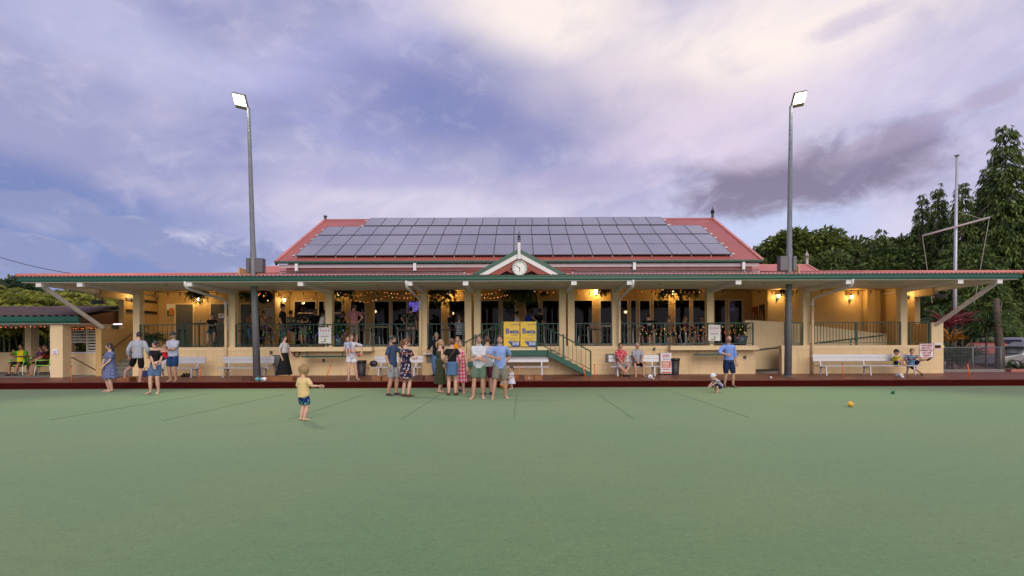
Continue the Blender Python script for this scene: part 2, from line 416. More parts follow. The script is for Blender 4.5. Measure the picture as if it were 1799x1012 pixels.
# ------------------------------------------------------------------ ground, green, bank
BZ = .20                                                        # bank / path level above the green
o = MB().add([(-600, -200, -.25), (600, -200, -.25), (600, 900, -.25), (-600, 900, -.25)], [(0, 1, 2, 3)]).build('ground', mat('dry_grass_ground', (.07, .085, .035), .95, var=.4, vs=.3), kind='structure')
o = MB().box(-45, 45, -22, 17.34, -.24, 0).build('bowling_green', M_green, kind='structure')
o = MB().box(-45, 45, 17.34, 17.38, -.24, .012).build('green_edge_board', M_darktimber, kind='structure')
o = MB().box(-45, 45, 17.38, 17.62, -.24, -.07).build('ditch', mat('ditch_rubber', (.02, .015, .013), .9), kind='structure')
o = MB().box(-45, 45, 17.62, 17.70, -.24, BZ - .004).build('bank_face', M_bank, kind='structure')
o = MB().box(-45, 45, 17.625, 17.72, BZ - .002, BZ + .012).build('bank_coping', M_darktimber, kind='structure')
M_cop = mat('red_coping', (.15, .034, .023), .6, var=.35, vs=3)
cop = MB().box(-.446, .446, -.07, .07, 0, .03).mesh('coping_block', (0, 0, 0), [M_cop])
for i in range(56):
    q = put('coping_block', cop, o, Vector((-25 + i * .9, 17.67 + rnd.uniform(-.008, .008), BZ - .004 + rnd.uniform(-.004, .004))) - org(o)); q.rotation_euler = (rnd.uniform(-.01, .01), 0, rnd.uniform(-.006, .006))
o = MB().box(-45, 45, 17.74, 40, -.24, BZ).build('paved_path', M_paver, kind='structure')
# rink marker strings let into the carpet
sm = mat('dark_string', (.080, .142, .062), .8, var=.3, vs=4)
for i, xx in enumerate((-9.75, -7.3, -4.75, -2.42, -.10, 2.36, 4.8)):
    y0, y1 = (10.4, 15.7)
    mb = MB(); p0 = Vector((xx, y0, .005))
    mb.bar((xx - .02, y0 - .15 * (i % 2), .003), (xx + .02, y1 - .3 * (i % 3), .003), .008, .004)
    tag(mb.build('rink_string', sm), 'thin dark rink line on the green, %s from the left' % ORDW[i], 'marking', 'rink lines on the green')

# ------------------------------------------------------------------ clubhouse
WD = 21.10          # front wall plane
PD = 21.36          # post centre
FL = 1.40           # veranda floor
SO = 3.83           # soffit
club = empty('clubhouse', (0, WD, BZ), 'long cream clubhouse with red metal roof, solar panels and raised front veranda', 'building')
def cb(name, mb, m, smooth=False, parent=None, kind=None): return mb.build(name, m, parent or club, smooth, kind=kind)
cb('front_wall', MB().box(-16.3, 9.94, WD, WD + .22, BZ, 1.25), M_cream)
cb('front_wall', MB().box(11.05, 17.86, WD, WD + .22, BZ, 1.25), M_cream)
cb('floor_slab', MB().box(-16.32, 9.96, WD - .015, 26.3, 1.25, FL), M_post)
cb('wall_capping', MB().box(11.03, 17.88, WD - .015, WD + .24, 1.25, FL - .01), M_post)
cb('ledge', MB().box(-9.80, -6.10, WD - .40, WD - .016, 1.22, FL - .004), M_post)
cb('ledge', MB().box(6.25, 9.92, WD - .40, WD - .016, 1.22, FL - .004), M_post)
cb('veranda_floor', MB().box(-16.3, 9.94, WD + .25, 26.2, FL, FL + .012), M_concrete)
# ramp on the right: outer lane up to the right, inner lane back to the left behind a sloping parapet
cb('ramp', MB().prism([(10.3, BZ + .01), (16.3, .95), (16.3, .85), (10.3, BZ - .1)], WD + .24, 22.15), M_concrete)
cb('ramp', MB().prism([(9.98, FL), (16.3, .95), (17.6, .95), (17.6, .8), (9.98, .8)], 22.32, 24.4), M_concrete)
cb('ramp_parapet', MB().prism([(9.98, BZ), (9.98, 2.50), (10.4, 2.50), (11.6, 2.42), (16.25, 1.87), (16.25, BZ)], 22.16, 22.31), M_post)
cb('skirting', MB().box(10.0, 11.6, 22.13, 22.155, BZ, BZ + .14), mat('dark_tile', (.03, .035, .03), .4))
mb = MB(); mb.tube([(9.99, 22.08, .95), (9.99, 22.08, 1.16), (10.5, 22.08, 1.2), (16.1, 22.08, 1.83), (16.1, 22.15, 1.83)], .024, 8)
for xx in (10.6, 12.4, 14.2, 15.9): mb.bar((xx, 22.08, 1.19 + (xx - 10.4) * .113), (xx, 22.17, 1.16 + (xx - 10.4) * .113), .02, .02)
cb('ramp_handrail', mb, M_rail, True)
# posts
POSTX = [-16.23, -12.19, -8.08, -4.05, -2.17, -1.78, 1.83, 2.20, 4.08, 8.10, 12.17, 16.30]
mb = MB().box(-.14, .14, -.14, .14, 0, SO - FL + .06)
pm = mb.mesh('post', (0, 0, 0), [M_post])
for x in POSTX:
    o = put('post', pm, club, Vector((x, PD, FL - .03)) - org(club))
cb('post', MB().box(17.36, 17.86, WD + .0, WD + .235, FL - .009, 2.34), M_post)
# end walls with a high opening, side rooms, back wall
for s, nm in ((-1, 'left'), (1, 'right')):
    xa, xb = sorted((s * 17.62, s * 17.86))
    mb = MB()
    lowz = 2.32 if s > 0 else 2.2
    ya = WD + .245 if s > 0 else WD + .01
    mb.box(xa, xb, ya, 22.32, BZ, lowz); mb.box(xa, xb, 22.32, 26.2, BZ, 4.07); mb.box(xa, xb, ya, 22.32, 3.52, 4.07)
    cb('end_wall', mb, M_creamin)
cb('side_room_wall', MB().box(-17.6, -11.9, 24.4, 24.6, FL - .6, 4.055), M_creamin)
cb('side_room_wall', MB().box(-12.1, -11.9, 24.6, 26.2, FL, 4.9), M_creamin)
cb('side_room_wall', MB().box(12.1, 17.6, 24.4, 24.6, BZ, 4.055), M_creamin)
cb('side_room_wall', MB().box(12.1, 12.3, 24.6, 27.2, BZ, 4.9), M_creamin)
cb('pilaster', MB().box(16.75, 17.1, 24.1, 24.39, BZ, 4.055), M_creamin)
BD = 26.0
def bx_(px): return X(px, BD)
holes = []   # (x0, x1, z0, z1)
HT = Z(527, BD)
OPEN = [(516, 556, 1), (559, 571, 0), (574, 602, 1), (615, 643, 1), (656, 686, 2), (688, 716, 0), (719, 746, 0), (752, 777, 0), (788, 818, 0),
        (842, 878, 0), (881, 907, 2), (922, 949, 2), (952, 985, 0), (1004, 1042, 0), (1053, 1078, 2), (1087, 1104, 0), (1107, 1119, 0), (1122, 1144, 2), (1147, 1176, 0),
        (1185, 1213, 0), (1216, 1250, 0), (1254, 1276, 0), (1279, 1306, 2)]
hx = [(bx_(a), bx_(b), t) for a, b, t in OPEN]
mb = MB(); cur = -12.1
for a, b, t in hx:
    if a > cur: mb.box(cur, a, BD, BD + .16, FL, HT)
    cur = b
mb.box(cur, 12.1, BD, BD + .16, FL, HT)
mb.box(-12.1, 12.1, BD, BD + .16, HT, 4.95)
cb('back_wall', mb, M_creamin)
for a, b, t in hx:
    w = .05 if t != 2 else .075
    mb = MB()
    mb.box(a, a + w, BD - .02, BD + .05, FL + .012, HT); mb.box(b - w, b, BD - .02, BD + .05, FL + .012, HT)
    mb.box(a + w, b - w, BD - .02, BD + .05, HT - w, HT); mb.box(a + w, b - w, BD - .02, BD + .05, FL + .012, FL + .09)
    if t == 1: mb.box(a + w, b - w, BD - .018, BD + .048, Z(549, BD) - .03, Z(549, BD) + .03)
    if t == 2: mb.box(a + w + .02, b - w - .02, BD - .018, BD + .048, FL + .95, FL + 1.02)
    fr = cb('glazed_door' if t == 2 else 'window', mb, M_frame)
    MB().box(a + w, b - w, BD + .01, BD + .022, FL + .09, HT - w).build('pane', M_glass, fr)
    if t == 2: MB().tube([(b - w / 2, BD - .02, FL + 1.0), (b - w / 2, BD - .07, FL + 1.0), (b - w / 2, BD - .07, FL + 1.2), (b - w / 2, BD - .02, FL + 1.2)], .012, 6).build('handle', M_alu, fr)
# the dim bar room behind the glass
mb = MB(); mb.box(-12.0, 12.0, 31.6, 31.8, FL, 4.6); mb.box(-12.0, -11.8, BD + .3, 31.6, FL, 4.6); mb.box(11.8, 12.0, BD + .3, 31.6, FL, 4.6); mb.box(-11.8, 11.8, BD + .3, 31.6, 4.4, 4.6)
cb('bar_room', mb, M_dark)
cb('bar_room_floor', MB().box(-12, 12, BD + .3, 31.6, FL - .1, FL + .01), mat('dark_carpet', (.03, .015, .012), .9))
# room doors and recesses on the left
for a, b in ((310, 340), (372, 405), (424, 447)):
    xa, xb = X(a, 24.4), X(b, 24.4); zt = Z(533, 24.4)
    mb = MB(); mb.box(xa - .06, xa, 24.34, 24.398, FL, zt + .06); mb.box(xb, xb + .06, 24.34, 24.398, FL, zt + .06); mb.box(xa, xb, 24.34, 24.398, zt, zt + .06)
    fr = cb('door_frame', mb, M_post)
    d = MB().box(xa + .005, xb - .005, 24.36, 24.395, FL + .02, zt - .005).build('door_leaf', M_doorgrey, fr)
    mb = MB().tube([(xb - .1, 24.36, FL + 1.0), (xb - .1, 24.32, FL + 1.0), (xb - .2, 24.32, FL + 1.0)], .012, 6); mb.build('handle', M_alu, fr)
# dark slots in the left end wall
for z in (2.98, 3.14 + .36):
    for y0, y1 in ((22.45, 24.3),):
        cb('vent_slot', MB().box(-17.618, -17.58, y0, y1, z, z + .13), M_black)
mb = MB(); mb.tube([(-17.55, 22.5, 3.85), (-17.55, 24.2, 3.85), (-17.55, 24.3, 3.7)], .03, 8); cb('conduit', mb, M_galv, True)
# left stair, straight up between the end wall and the front wall
ST = cb('left_stair', MB().prismx([(WD + .10, BZ), (23.3, 1.1), (23.3, BZ)], -17.6, -16.34), M_concrete)
n = 7
for i in range(n):
    z1 = BZ + (FL - BZ) * (i + 1) / n; y0 = WD + .08 + i * .31
    MB().box(-17.6, -16.33, y0, y0 + .335, z1 - (FL - BZ) / n, z1 - .03).build('riser', mat('grey_tile_riser', (.13, .13, .11), .6, var=.2), ST)
    MB().box(-17.6, -16.33, y0 - .02, y0 + .335, z1 - .03, z1).build('tread', mat('grey_tread', (.21, .205, .18), .7, var=.2), ST)
cb('veranda_floor', MB().box(-17.6, -16.31, 23.25, 24.4, FL - .12, FL + .006), M_concrete)
mb = MB(); mb.tube([(-17.5, 21.0, 1.1), (-17.5, 21.15, 1.12), (-17.5, 23.2, 2.35), (-17.5, 23.6, 2.36), (-17.6, 23.6, 2.36)], .025, 8)
for y in (21.5, 22.4): mb.bar((-17.5, y, 1.12 + (y - 21.15) * .6), (-17.62, y, 1.05 + (y - 21.15) * .6), .02, .02)
cb('stair_handrail', mb, M_darktimber, True)
# veranda ceiling (raked) and soffit
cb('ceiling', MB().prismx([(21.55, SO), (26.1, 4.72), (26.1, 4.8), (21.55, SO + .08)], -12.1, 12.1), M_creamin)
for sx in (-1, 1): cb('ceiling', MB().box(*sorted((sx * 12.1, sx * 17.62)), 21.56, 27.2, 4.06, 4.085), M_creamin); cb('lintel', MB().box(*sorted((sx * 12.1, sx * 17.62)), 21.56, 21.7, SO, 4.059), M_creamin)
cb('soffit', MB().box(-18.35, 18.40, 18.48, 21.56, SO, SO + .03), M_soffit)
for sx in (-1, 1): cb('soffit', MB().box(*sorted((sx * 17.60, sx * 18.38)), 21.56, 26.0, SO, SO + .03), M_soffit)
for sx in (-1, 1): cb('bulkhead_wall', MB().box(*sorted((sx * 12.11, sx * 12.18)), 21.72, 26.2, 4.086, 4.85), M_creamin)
# outrigger beams
for x in POSTX[:4] + POSTX[8:] + [-1.98, 2.02]:
    mb = MB().prismx([(18.52, SO - .002), (18.52, SO - .10), (20.9, SO - .19), (PD + .13, SO - .19), (PD + .13, SO - .002)], x - .085, x + .085)
    o = cb('outrigger_beam', mb, M_white)
    MB().box(x - .10, x + .10, 18.49, 18.60, SO - .15, SO - .001).build('end_block', M_white, o)
for s in (-1, 1):
    x = s * 17.75
    o = cb('outrigger_beam', MB().prismx([(18.52, SO - .002), (18.52, SO - .10), (20.9, SO - .15), (PD, SO - .15), (PD, SO - .002)], x - .08, x + .08), M_white)
    MB().box(x - .10, x + .10, 18.49, 18.60, SO - .15, SO - .001).build('end_block', M_white, o)
    mb = MB().bar((x + s * .06, 18.75, SO - .12), (s * 17.55, WD + .0, 2.24), .10, .13)
    cb('diagonal_strut', mb, M_white)
# gutter
def gutter_prof(d): return [(d, 3.865), (d - .015, 3.90), (d - .015, 3.985), (d - .03, 4.0), (d - .03, 4.045), (d + .10, 4.045), (d + .10, 3.865)]
cb('gutter', MB().prismx(gutter_prof(18.42), -18.46, 18.50), M_gutter)
for s in (-1, 1):
    mb = MB().box(*sorted((s * 18.38, s * 18.50)), 18.53, 29.5, 3.87, 4.04); cb('gutter', mb, M_gutter)
    cb('fascia', MB().box(*sorted((s * 18.34, s * 18.379)), 18.5, 29.5, SO - .02, 4.02), M_gutter)
# hip roof, corrugated
def corr(xs, y0, y1, zf, amp=.014, per=.152):
    """corrugated strip: for every column a line from y0(x) to y1(x) at height zf(x,y)"""
    a = []; b = []
    for x in xs:
        w = amp * math.sin(2 * math.pi * x / per); ya, yb = y0(x), y1(x)
        a.append((x, ya, zf(x, ya) + w)); b.append((x, yb, zf(x, yb) + w))
    n = len(xs); return a + b, [(i, i + 1, n + i + 1, n + i) for i in range(n - 1)]
S10 = .1417; RY0, RZ0, RXL, RXR = 18.36, 4.055, -18.46, 18.50
HY = 24.95
xs = np.arange(RXL, RXR + .01, .019)
mb = MB(); mb.add(*corr(xs, lambda x: RY0, lambda x: RY0 + max(.02, min(HY - RY0, x - RXL, RXR - x)), lambda x, y: RZ0 + (y - RY0) * S10))
o = cb('veranda_roof', mb, M_roof2, True)
for s in (-1, 1):
    e = RXR if s > 0 else -RXL
    mb = MB(); a = []; b = []; ys = np.arange(RY0, 29.5, .03)
    for y in ys:
        w = .014 * math.sin(2 * math.pi * y / .152); run = min(y - RY0, HY - RY0)
        a.append((s * e, y, RZ0 + w)); b.append((s * (e - run), y, RZ0 + run * S10 + w))
    n = len(ys); mb.add(a + b, [(i, i + 1, n + i + 1, n + i) for i in range(n - 1)])
    cb('veranda_roof', mb, M_roof2, True)
    MB().tube([(s * e, RY0, RZ0 + .03), (s * (e - (HY - RY0)), HY, RZ0 + (HY - RY0) * S10 + .03)], .07, 8).build('ridge_cap', M_roof2, o, True)
# main roof and clerestory
EY, EZ, RIY, RIZ = 24.85, 5.60, 31.25, 9.23
SL = (RIZ - EZ) / (RIY - EY); MX = 12.1
cb('clerestory_wall', MB().box(-11.6, 11.6, 25.02, 25.2, 4.4, 5.45), M_maroon)
for i in range(4): cb('weatherboard', MB().box(-11.62, 11.62, 24.985, 25.019, 4.62 + i * .17, 4.77 + i * .17), M_maroon)
cb('eave_fascia', MB().box(-11.95, 11.95, 24.93, 24.984, 5.30, 5.47), M_mauve)
cb('upper_gutter', MB().prismx([(EY - .08, 5.50), (EY - .10, 5.56), (EY - .10, 5.61), (EY + .05, 5.61), (EY + .05, 5.50)], -MX, MX), M_gutter)
for px in (521, 729, 1115, 1307):
    x = X(px, 24.8); cb('downpipe', MB().box(x - .07, x + .07, 24.78, 24.92, 4.9, 5.52), M_white)
for s in (-1, 1):
    cb('gable_wall', MB().add([(s * 11.62, 25.2, 4.97), (s * 11.62, 37.3, 4.97), (s * 11.62, 37.3, 5.6), (s * 11.62, 31.25, 9.0), (s * 11.62, 25.2, 5.6)], [(0, 1, 2, 3, 4)]), M_maroon)
xs = np.arange(-MX, MX + .01, .019)
rf = cb('main_roof', MB().add(*corr(xs, lambda x: EY, lambda x: RIY, lambda x, y: EZ + (y - EY) * SL)), M_roof, True)
MB().add(*corr(xs, lambda x: RIY, lambda x: 37.65, lambda x, y: RIZ - (y - RIY) * SL)).build('back_slope', M_roof, rf, True)
MB().prismx([(RIY - .22, RIZ - .11), (RIY, RIZ + .05), (RIY + .22, RIZ - .11), (RIY, RIZ - .02)], -MX, MX).build('ridge_cap', M_roof, rf)
for s in (-1, 1):
    MB().bar((s * (MX - .02), EY, EZ + .03), (s * (MX - .02), RIY, RIZ + .03), .16, .05).build('barge_cap', M_roof2, rf)
    MB().bar((s * (MX - .01), EY, EZ - .10), (s * (MX - .01), RIY, RIZ - .10), .05, .20).build('barge_board', M_maroon, rf)
def finial(x, y, z, h, stub=False, m=None):
    m = m or M_white; mb = MB().box(x - .06, x + .06, y - .06, y + .06, z - .3, z + h * .45)
    if stub: mb.box(x - .09, x + .09, y - .09, y + .09, z + h * .45, z + h * .62)
    else:
        for k in range(3): mb.lathe((x, y, z + h * (.45 + .06 * k)), [(.10, 0), (.12, .012), (.10, .025)], 10)
        mb.lathe((x, y, z + h * .62), [(.10, 0), (.11, .04), (.03, h * .25), (.006, h * .42)], 10)
    return mb
M_fin = mat('weathered_dark_finial', (.05, .055, .06), .6, var=.2)
cb('finial', finial(-MX + .02, RIY, RIZ, .42, True), M_fin); cb('finial', finial(MX - .02, RIY, RIZ, .72), M_fin)
# lower wings left and right behind the hip
for x0, x1 in ((-14.8, -11.7), (11.7, 16.1)):
    xs = np.arange(x0, x1, .019)
    w = cb('wing_roof', MB().add(*corr(xs, lambda x: 25.6, lambda x: 28, lambda x, y: 5.83 - (28 - y) * .5)), M_roof2, True)
    MB().add(*corr(xs, lambda x: 28, lambda x: 31, lambda x, y: 5.83 - (y - 28) * .5)).build('back_slope', M_roof2, w, True)
    xe = x0 if x0 < 0 else x1
    MB().prismx([(27.85, 5.76), (28, 5.87), (28.15, 5.76)], x0, x1).build('ridge_cap', M_roof2, w)
    MB().bar((xe, 25.6, 4.65), (xe, 28, 5.85), .12, .06).build('barge_cap', M_roof2, w)
    MB().add([(xe, 25.7, 4.0), (xe, 30.9, 4.0), (xe, 28, 5.8)], [(0, 1, 2)]).build('gable_end', M_roof2, w)
cb('finial', finial(16.08, 28, 5.83, .8), mat('weathered_white_finial', (.42, .38, .37), .7, var=.2))
# central gablet
GY = 18.47; GP = (0.0, Z(437, GY))
gb = cb('entry_gable', MB().prism([(-1.18, 4.07), (0, Z(455, GY) - .06), (1.18, 4.07)], GY + .22, GY + .25), mat('shadow_board', (.055, .04, .03), .8))  # dark sheet stands in for the shade inside the open gable
hw = X(997, GY)
gsl = (GP[1] - 4.06) / hw
def rake(y0, y1, zo0, zo1, m, nm, zc=4.062):
    for s in (-1, 1):
        zt = GP[1]; xo = (zt + zo1 - zc) / gsl; xi = (zt + zo0 - zc) / gsl
        MB().prism([(0, zt + zo1), (s * xo, zc), (s * xi, zc), (0, zt + zo0)], y0, y1).build(nm, m, gb)
rake(GY - .04, GY + 3.6, -.15, 0.0, M_gutter, 'roof_capping')
rake(GY - .02, GY + .05, -.33, -.152, M_white, 'barge_board')
rake(GY + .02, GY + .10, -.56, -.332, mat('maroon_truss', (.27, .055, .04), .5, var=.1), 'truss_chord')
for s in (-1, 1):
    MB().bar((s * .62, GY + .07, Z(469, GY) + .0), (s * .08, GY + .07, 4.10), .06, .12).build('truss_strut', MATS['maroon_truss'], gb)
mb = MB().box(-.05, .05, GY - .09, GY - .042, Z(456, GY), Z(424, GY)); mb.build('finial_post', M_white, gb)
for k in range(3): MB().lathe((0, GY - .065, Z(428, GY) + .05 + .07 * k), [(.055, 0), (.08, .012), (.055, .03)], 12).build('finial_ring', M_fin, gb, True)
MB().lathe((0, GY - .065, Z(418, GY) + .02), [(.05, 0), (.055, .02), (.02, .12), (.004, .24)], 10).build('finial_spike', M_fin, gb, True)
# soffit batten lights (unlit)
M_batten = mat('cream_batten', (.55, .53, .40), .5, var=.04)
for px in (265, 452, 636, 912, 1187, 1371, 1557):
    x = X(px, 19.3); cb('batten_light', MB().box(x - .62, x + .62, 19.2, 19.4, SO - .05, SO - .001), M_batten)
# railings
HB = FL + .97
bal = MB().box(-.008, .008, -.008, .008, 0, .80).mesh('baluster', (0, 0, 0), [M_rail])
def railing(x0, x1, step, y=WD + .07, top=HB):
    mb = MB(); mb.box(x0, x1, y - .022, y + .022, top - .035, top); mb.box(x0, x1, y - .015, y + .015, FL + .08, FL + .11)
    k = max(1, round((x1 - x0) / 1.9))
    r = cb('railing', mb, M_rail)
    for i in range(k + 1):
        x = x0 + .03 + (x1 - x0 - .06) * i / k
        MB().box(x - .025, x + .025, y - .024, y + .024, FL - .003, top - .036).build('rail_post', M_rail, r)
    nb = int((x1 - x0) / step)
    for i in range(1, nb):
        x = x0 + (x1 - x0) * i / nb
        put('baluster', bal, r, Vector((x, y, FL + .11 + .025)) - org(club))
for a, b, st in ((-16.05, -12.35, .19), (-12.0, -4.22, .19), (-3.88, -2.34, .19), (-1.6, -.80, .19), (.80, 1.66, .19), (2.37, 3.91, .19), (4.25, 9.9, .19), (11.2, 12.0, .13), (12.34, 16.13, .13), (16.46, 17.34, .13)):
    railing(a, b, st)
mb = MB(); mb.box(9.86, 9.90, WD + .10, 22.6, HB - .035, HB); mb.box(9.865, 9.895, WD + .10, 22.6, FL + .08, FL + .11)
r = cb('railing', mb, M_rail); MB().box(9.855, 9.905, 22.55, 22.6, FL, HB - .036).build('rail_post', M_rail, r)
for i in range(1, 8): put('baluster', bal, r, Vector((9.88, WD + .1 + i * .18, FL + .135)) - org(club))
# centre stairs: landing and two flights along the wall
CY0, CY1 = 20.28, WD - .02
cs = cb('entry_stair', MB().box(-1.12, 1.12, CY0 + .03, CY1, 1.19, FL - .006), M_post)
MB().box(-1.15, 1.15, CY0 - .02, CY0 + .028, 1.02, 1.25).build('landing_fascia', M_gutter, cs)
NS = 7
for s in (-1, 1):
    for i in range(NS):
        z1 = FL - (FL - BZ) * (i + 1) / (NS + 1) ; x0 = 1.12 + i * .245
        xa, xb = sorted((s * x0, s * (x0 + .27)))
        MB().box(xa, xb, CY0 + .03, CY1, z1 - .05, z1).build('step', M_concrete, cs)
    top = [(s * 1.12, 1.25), (s * 2.92, BZ + .12), (s * 2.92, BZ), (s * 2.72, BZ), (s * 1.12, 1.02)]
    MB().prism(top, CY0 - .02, CY0 + .025).build('stringer', M_gutter, cs)
    MB().prism([(s * 1.12, 1.25), (s * 2.92, BZ + .12), (s * 2.92, BZ), (s * 2.72, BZ), (s * 1.12, 1.02)], CY1 - .03, CY1 - .001).build('stringer', M_gutter, cs)
    mb = MB(); ya = CY0
    mb.tube([(s * .70, ya, HB + .02), (s * 2.90, ya, BZ + .98)], .024, 8); mb.tube([(s * .98, ya, FL + .02), (s * 2.9, ya, BZ + .25)], .012, 6)
    MB_ = mb.build('stair_rail', M_rail, cs, True)
    for xx, z0, z1 in ((.70, FL - .15, HB + .08), (2.88, BZ, BZ + .985), (1.78, .80, 1.90)):
        MB().box(*sorted((s * (xx - .03), s * (xx + .03))), ya - .03, ya + .03, z0, z1).build('rail_post', M_rail, cs)
    for i in range(11):
        xx = .90 + i * .178; zt = HB + .02 - (xx - .7) * (HB - BZ - .96) / 2.2; zb = FL + .02 - max(0, xx - .98) * (FL - BZ - .23) / 1.92
        MB().box(*sorted((s * (xx - .008), s * (xx + .008))), ya - .008, ya + .008, zb, zt).build('baluster', M_rail, cs)
MB().box(-.70, .70, CY0 - .02, CY0 + .02, HB - .03, HB + .01).build('landing_rail', M_rail, cs)
# downpipes from the gutter back to the posts
for x in (-12.32, -4.16, 4.20, 12.30):
    mb = MB(); mb.tube([(x, 18.48, 3.90), (x, 18.49, 3.72), (x, 18.60, 3.62), (x, 18.85, 3.58), (x, 20.75, 3.40), (x, 20.95, 3.36), (x, 21.01, 3.25), (x, 21.02, 3.05)], .055, 10)
    o = cb('downpipe', mb, M_white, True)
    MB().tube([(x, 21.02, 3.05), (x, 21.02, BZ)], .054, 10).build('lower_pipe', M_post, o, True)
    for z in (.9, 2.4): MB().box(x - .075, x + .075, 20.99, 21.09, z, z + .03).build('bracket', M_post, o)
# wall niches, meter box
cb('wall_niche', MB().box(X(1063, WD), X(1080, WD), WD - .02, WD - .001, Z(637, WD), Z(622, WD)), M_concrete)
cb('wall_niche', MB().box(X(749, WD), X(769, WD), WD - .02, WD - .001, Z(637, WD), Z(621, WD)), M_concrete)
cb('counter_shelf', MB().box(X(746, WD), X(771, WD), WD - .25, WD - .001, Z(622, WD), Z(619, WD)), M_white)
# ------------------------------------------------------------------ solar arrays
TH = math.atan(SL)
pvw, pvl = .985, 1.60
mb = MB(); mb.k = 0; mb.box(-pvw / 2 + .02, pvw / 2 - .02, .02, pvl - .02, .012, .036); 
mb.k = 1
mb.box(-pvw / 2, pvw / 2, 0, .02, 0, .04); mb.box(-pvw / 2, pvw / 2, pvl - .02, pvl, 0, .04); mb.box(-pvw / 2, -pvw / 2 + .02, .02, pvl - .02, 0, .04); mb.box(pvw / 2 - .02, pvw / 2, .02, pvl - .02, 0, .04)
M_pvf = mat('panel_frame', (.16, .16, .17), .4, .7, var=.05)
pvm = mb.mesh('solar_panel', (0, 0, 0), [M_pv, M_pvf])
def solar_row(y0, x0, n, label):
    z0 = EZ + (y0 - EY) * SL + .13
    root = empty('solar_array', (x0, y0, z0), label, 'solar panels', 'solar panel rows on the main roof')
    for i in range(n):
        o = put('solar_panel', pvm, root, (i * 1.0 + .5, 0, 0)); o.rotation_euler = (TH + rnd.uniform(-.003, .003), 0, 0)
    for k in (.3, 1.3):
        MB().box(x0 - .25, x0 + n + .25, y0 + k * math.cos(TH) - .02, y0 + k * math.cos(TH) + .02, z0 + k * math.sin(TH) - .10, z0 + k * math.sin(TH) - .035).build('mounting_rail', M_alu, root)
    for i in range(n + 1):
        MB().box(x0 + i - .03, x0 + i + .03, y0 + .12, y0 + .18, z0 - .10, z0 + .05).build('mounting_foot', M_alu, root)
for y0, x0, n, l in ((25.22, -11.28, 22, 'lowest full-width row of grey solar panels just above the green eave gutter'), (26.63, -11.28, 22, 'second row of solar panels up from the eave'),
                     (28.13, -11.28, 22, 'third row of solar panels up from the eave'), (29.68, -9.2, 18, 'shorter topmost row of solar panels along the roof ridge')):
    solar_row(y0, x0, n, l)
def low_row(x0, n, w, label):
    y0 = 23.2; z0 = Z(476.0, y0)
    root = empty('low_solar_array', (x0, y0, z0), label, 'solar panels', 'low solar racks on the veranda roof')
    for i in range(n):
        o = put('solar_panel', pvm, root, (i * w + w / 2, 0, 0)); o.rotation_euler = (R(7.2), 0, 0); o.scale = (w / 1.0, 1, 1)
    MB().box(x0 - .1, x0 + n * w + .1, y0 + .2, y0 + .25, z0 - .07, z0 - .02).build('mounting_rail', M_alu, root)
    for i in range(n + 1):
        MB().box(x0 + i * w - .02, x0 + i * w + .02, y0 + .2, y0 + .24, z0 - .14, z0 - .02).build('support_leg', M_alu, root)
low_row(X(492, 23.2), 8, 1.06, 'flat solar rack seen edge-on left of the clock gable')
low_row(X(1010, 23.2), 8, 1.07, 'flat solar rack seen edge-on right of the clock gable')

# ------------------------------------------------------------------ flood light poles
def flood_pole(xb, xt, side, label):
    yb = 19.6; zt = Z(188, yb)
    root = empty('floodlight_pole', (xb, yb, BZ), label, 'light pole', 'floodlight poles on the bank')
    def at(z): return xb + (xt - xb) * (z - BZ) / (zt - BZ)
    MB().tube([(at(z), yb, z) for z in (BZ, 4, 5.2, 5.21, zt)], [.135, .118, .110, .098, .06], 16).build('pole', M_galv, root, True)
    MB().lathe((xb, yb, BZ), [(.2, 0), (.2, .02), (.15, .03)], 16).build('base_plate', M_galv, root)
    zb = Z(465, yb)
    for s in (-1, 1):
        x = at(zb) + s * (.17 if s == side else .25)
        w = .07 if s == side else .15
        MB().box(x - w, x + w, yb - .12, yb + .16, zb - .28, zb + .28).build('control_box', mat('grey_control_box', (.13, .135, .15), .5, .3, var=.15), root, bevel=.01)
    # square LED head tipped outwards and down towards the green
    hx, hz_ = at(zt) + side * .24, zt + .20
    Mh = Matrix.Rotation(R(-side * 12), 3, 'Y') @ Matrix.Rotation(R(-42), 3, 'X')
    hd = MB(); hd.obox((hx, yb - .12, hz_), .50, .58, .09, Mh); head = hd.build('lamp_head', mat('dark_lamp_housing', (.16, .15, .09), .5, .2), root, bevel=.01)
    dn = Mh @ Vector((0, 0, -1))
    MB().obox(Vector((hx, yb - .12, hz_)) + dn * .055 + Mh @ Vector((0, -.07, 0)), .42, .38, .02, Mh).build('led_panel', mat('led_glow', (1, 1, .95), .4, var=0, emit=(1.0, .96, .84), es=16), head)
    for k in range(7): MB().obox(Vector((hx, yb - .12, hz_)) + Mh @ Vector((-.21 + .07 * k, 0, .07)), .02, .54, .05, Mh).build('cooling_fin', MATS['dark_lamp_housing'], head)
    MB().bar((at(zt), yb, zt - .05), (hx, yb - .05, hz_ + .05), .07, .07).build('bracket', M_galv, root)
    lp = bpy.data.lights.new('flood', 'SPOT'); lp.energy = 2600; lp.spot_size = R(90); lp.spot_blend = .6; lp.color = (1, .93, .76); lp.shadow_soft_size = .35
    lo = bpy.data.objects.new('flood_light', lp); col.objects.link(lo); lo.parent = root
    lo.location = Vector((hx, yb - .12, hz_)) + dn * .2 - Vector((xb, yb, BZ)); lo.rotation_euler = (R(-50), 0, R(-side * 20))
    return root
flood_pole(X(451.5, 19.6), X(438, 19.6), -1, 'tall leaning floodlight pole on the left with its lamp lit')
flood_pole(X(1384, 19.6), X(1391, 19.6), 1, 'tall floodlight pole on the right with its lamp lit')

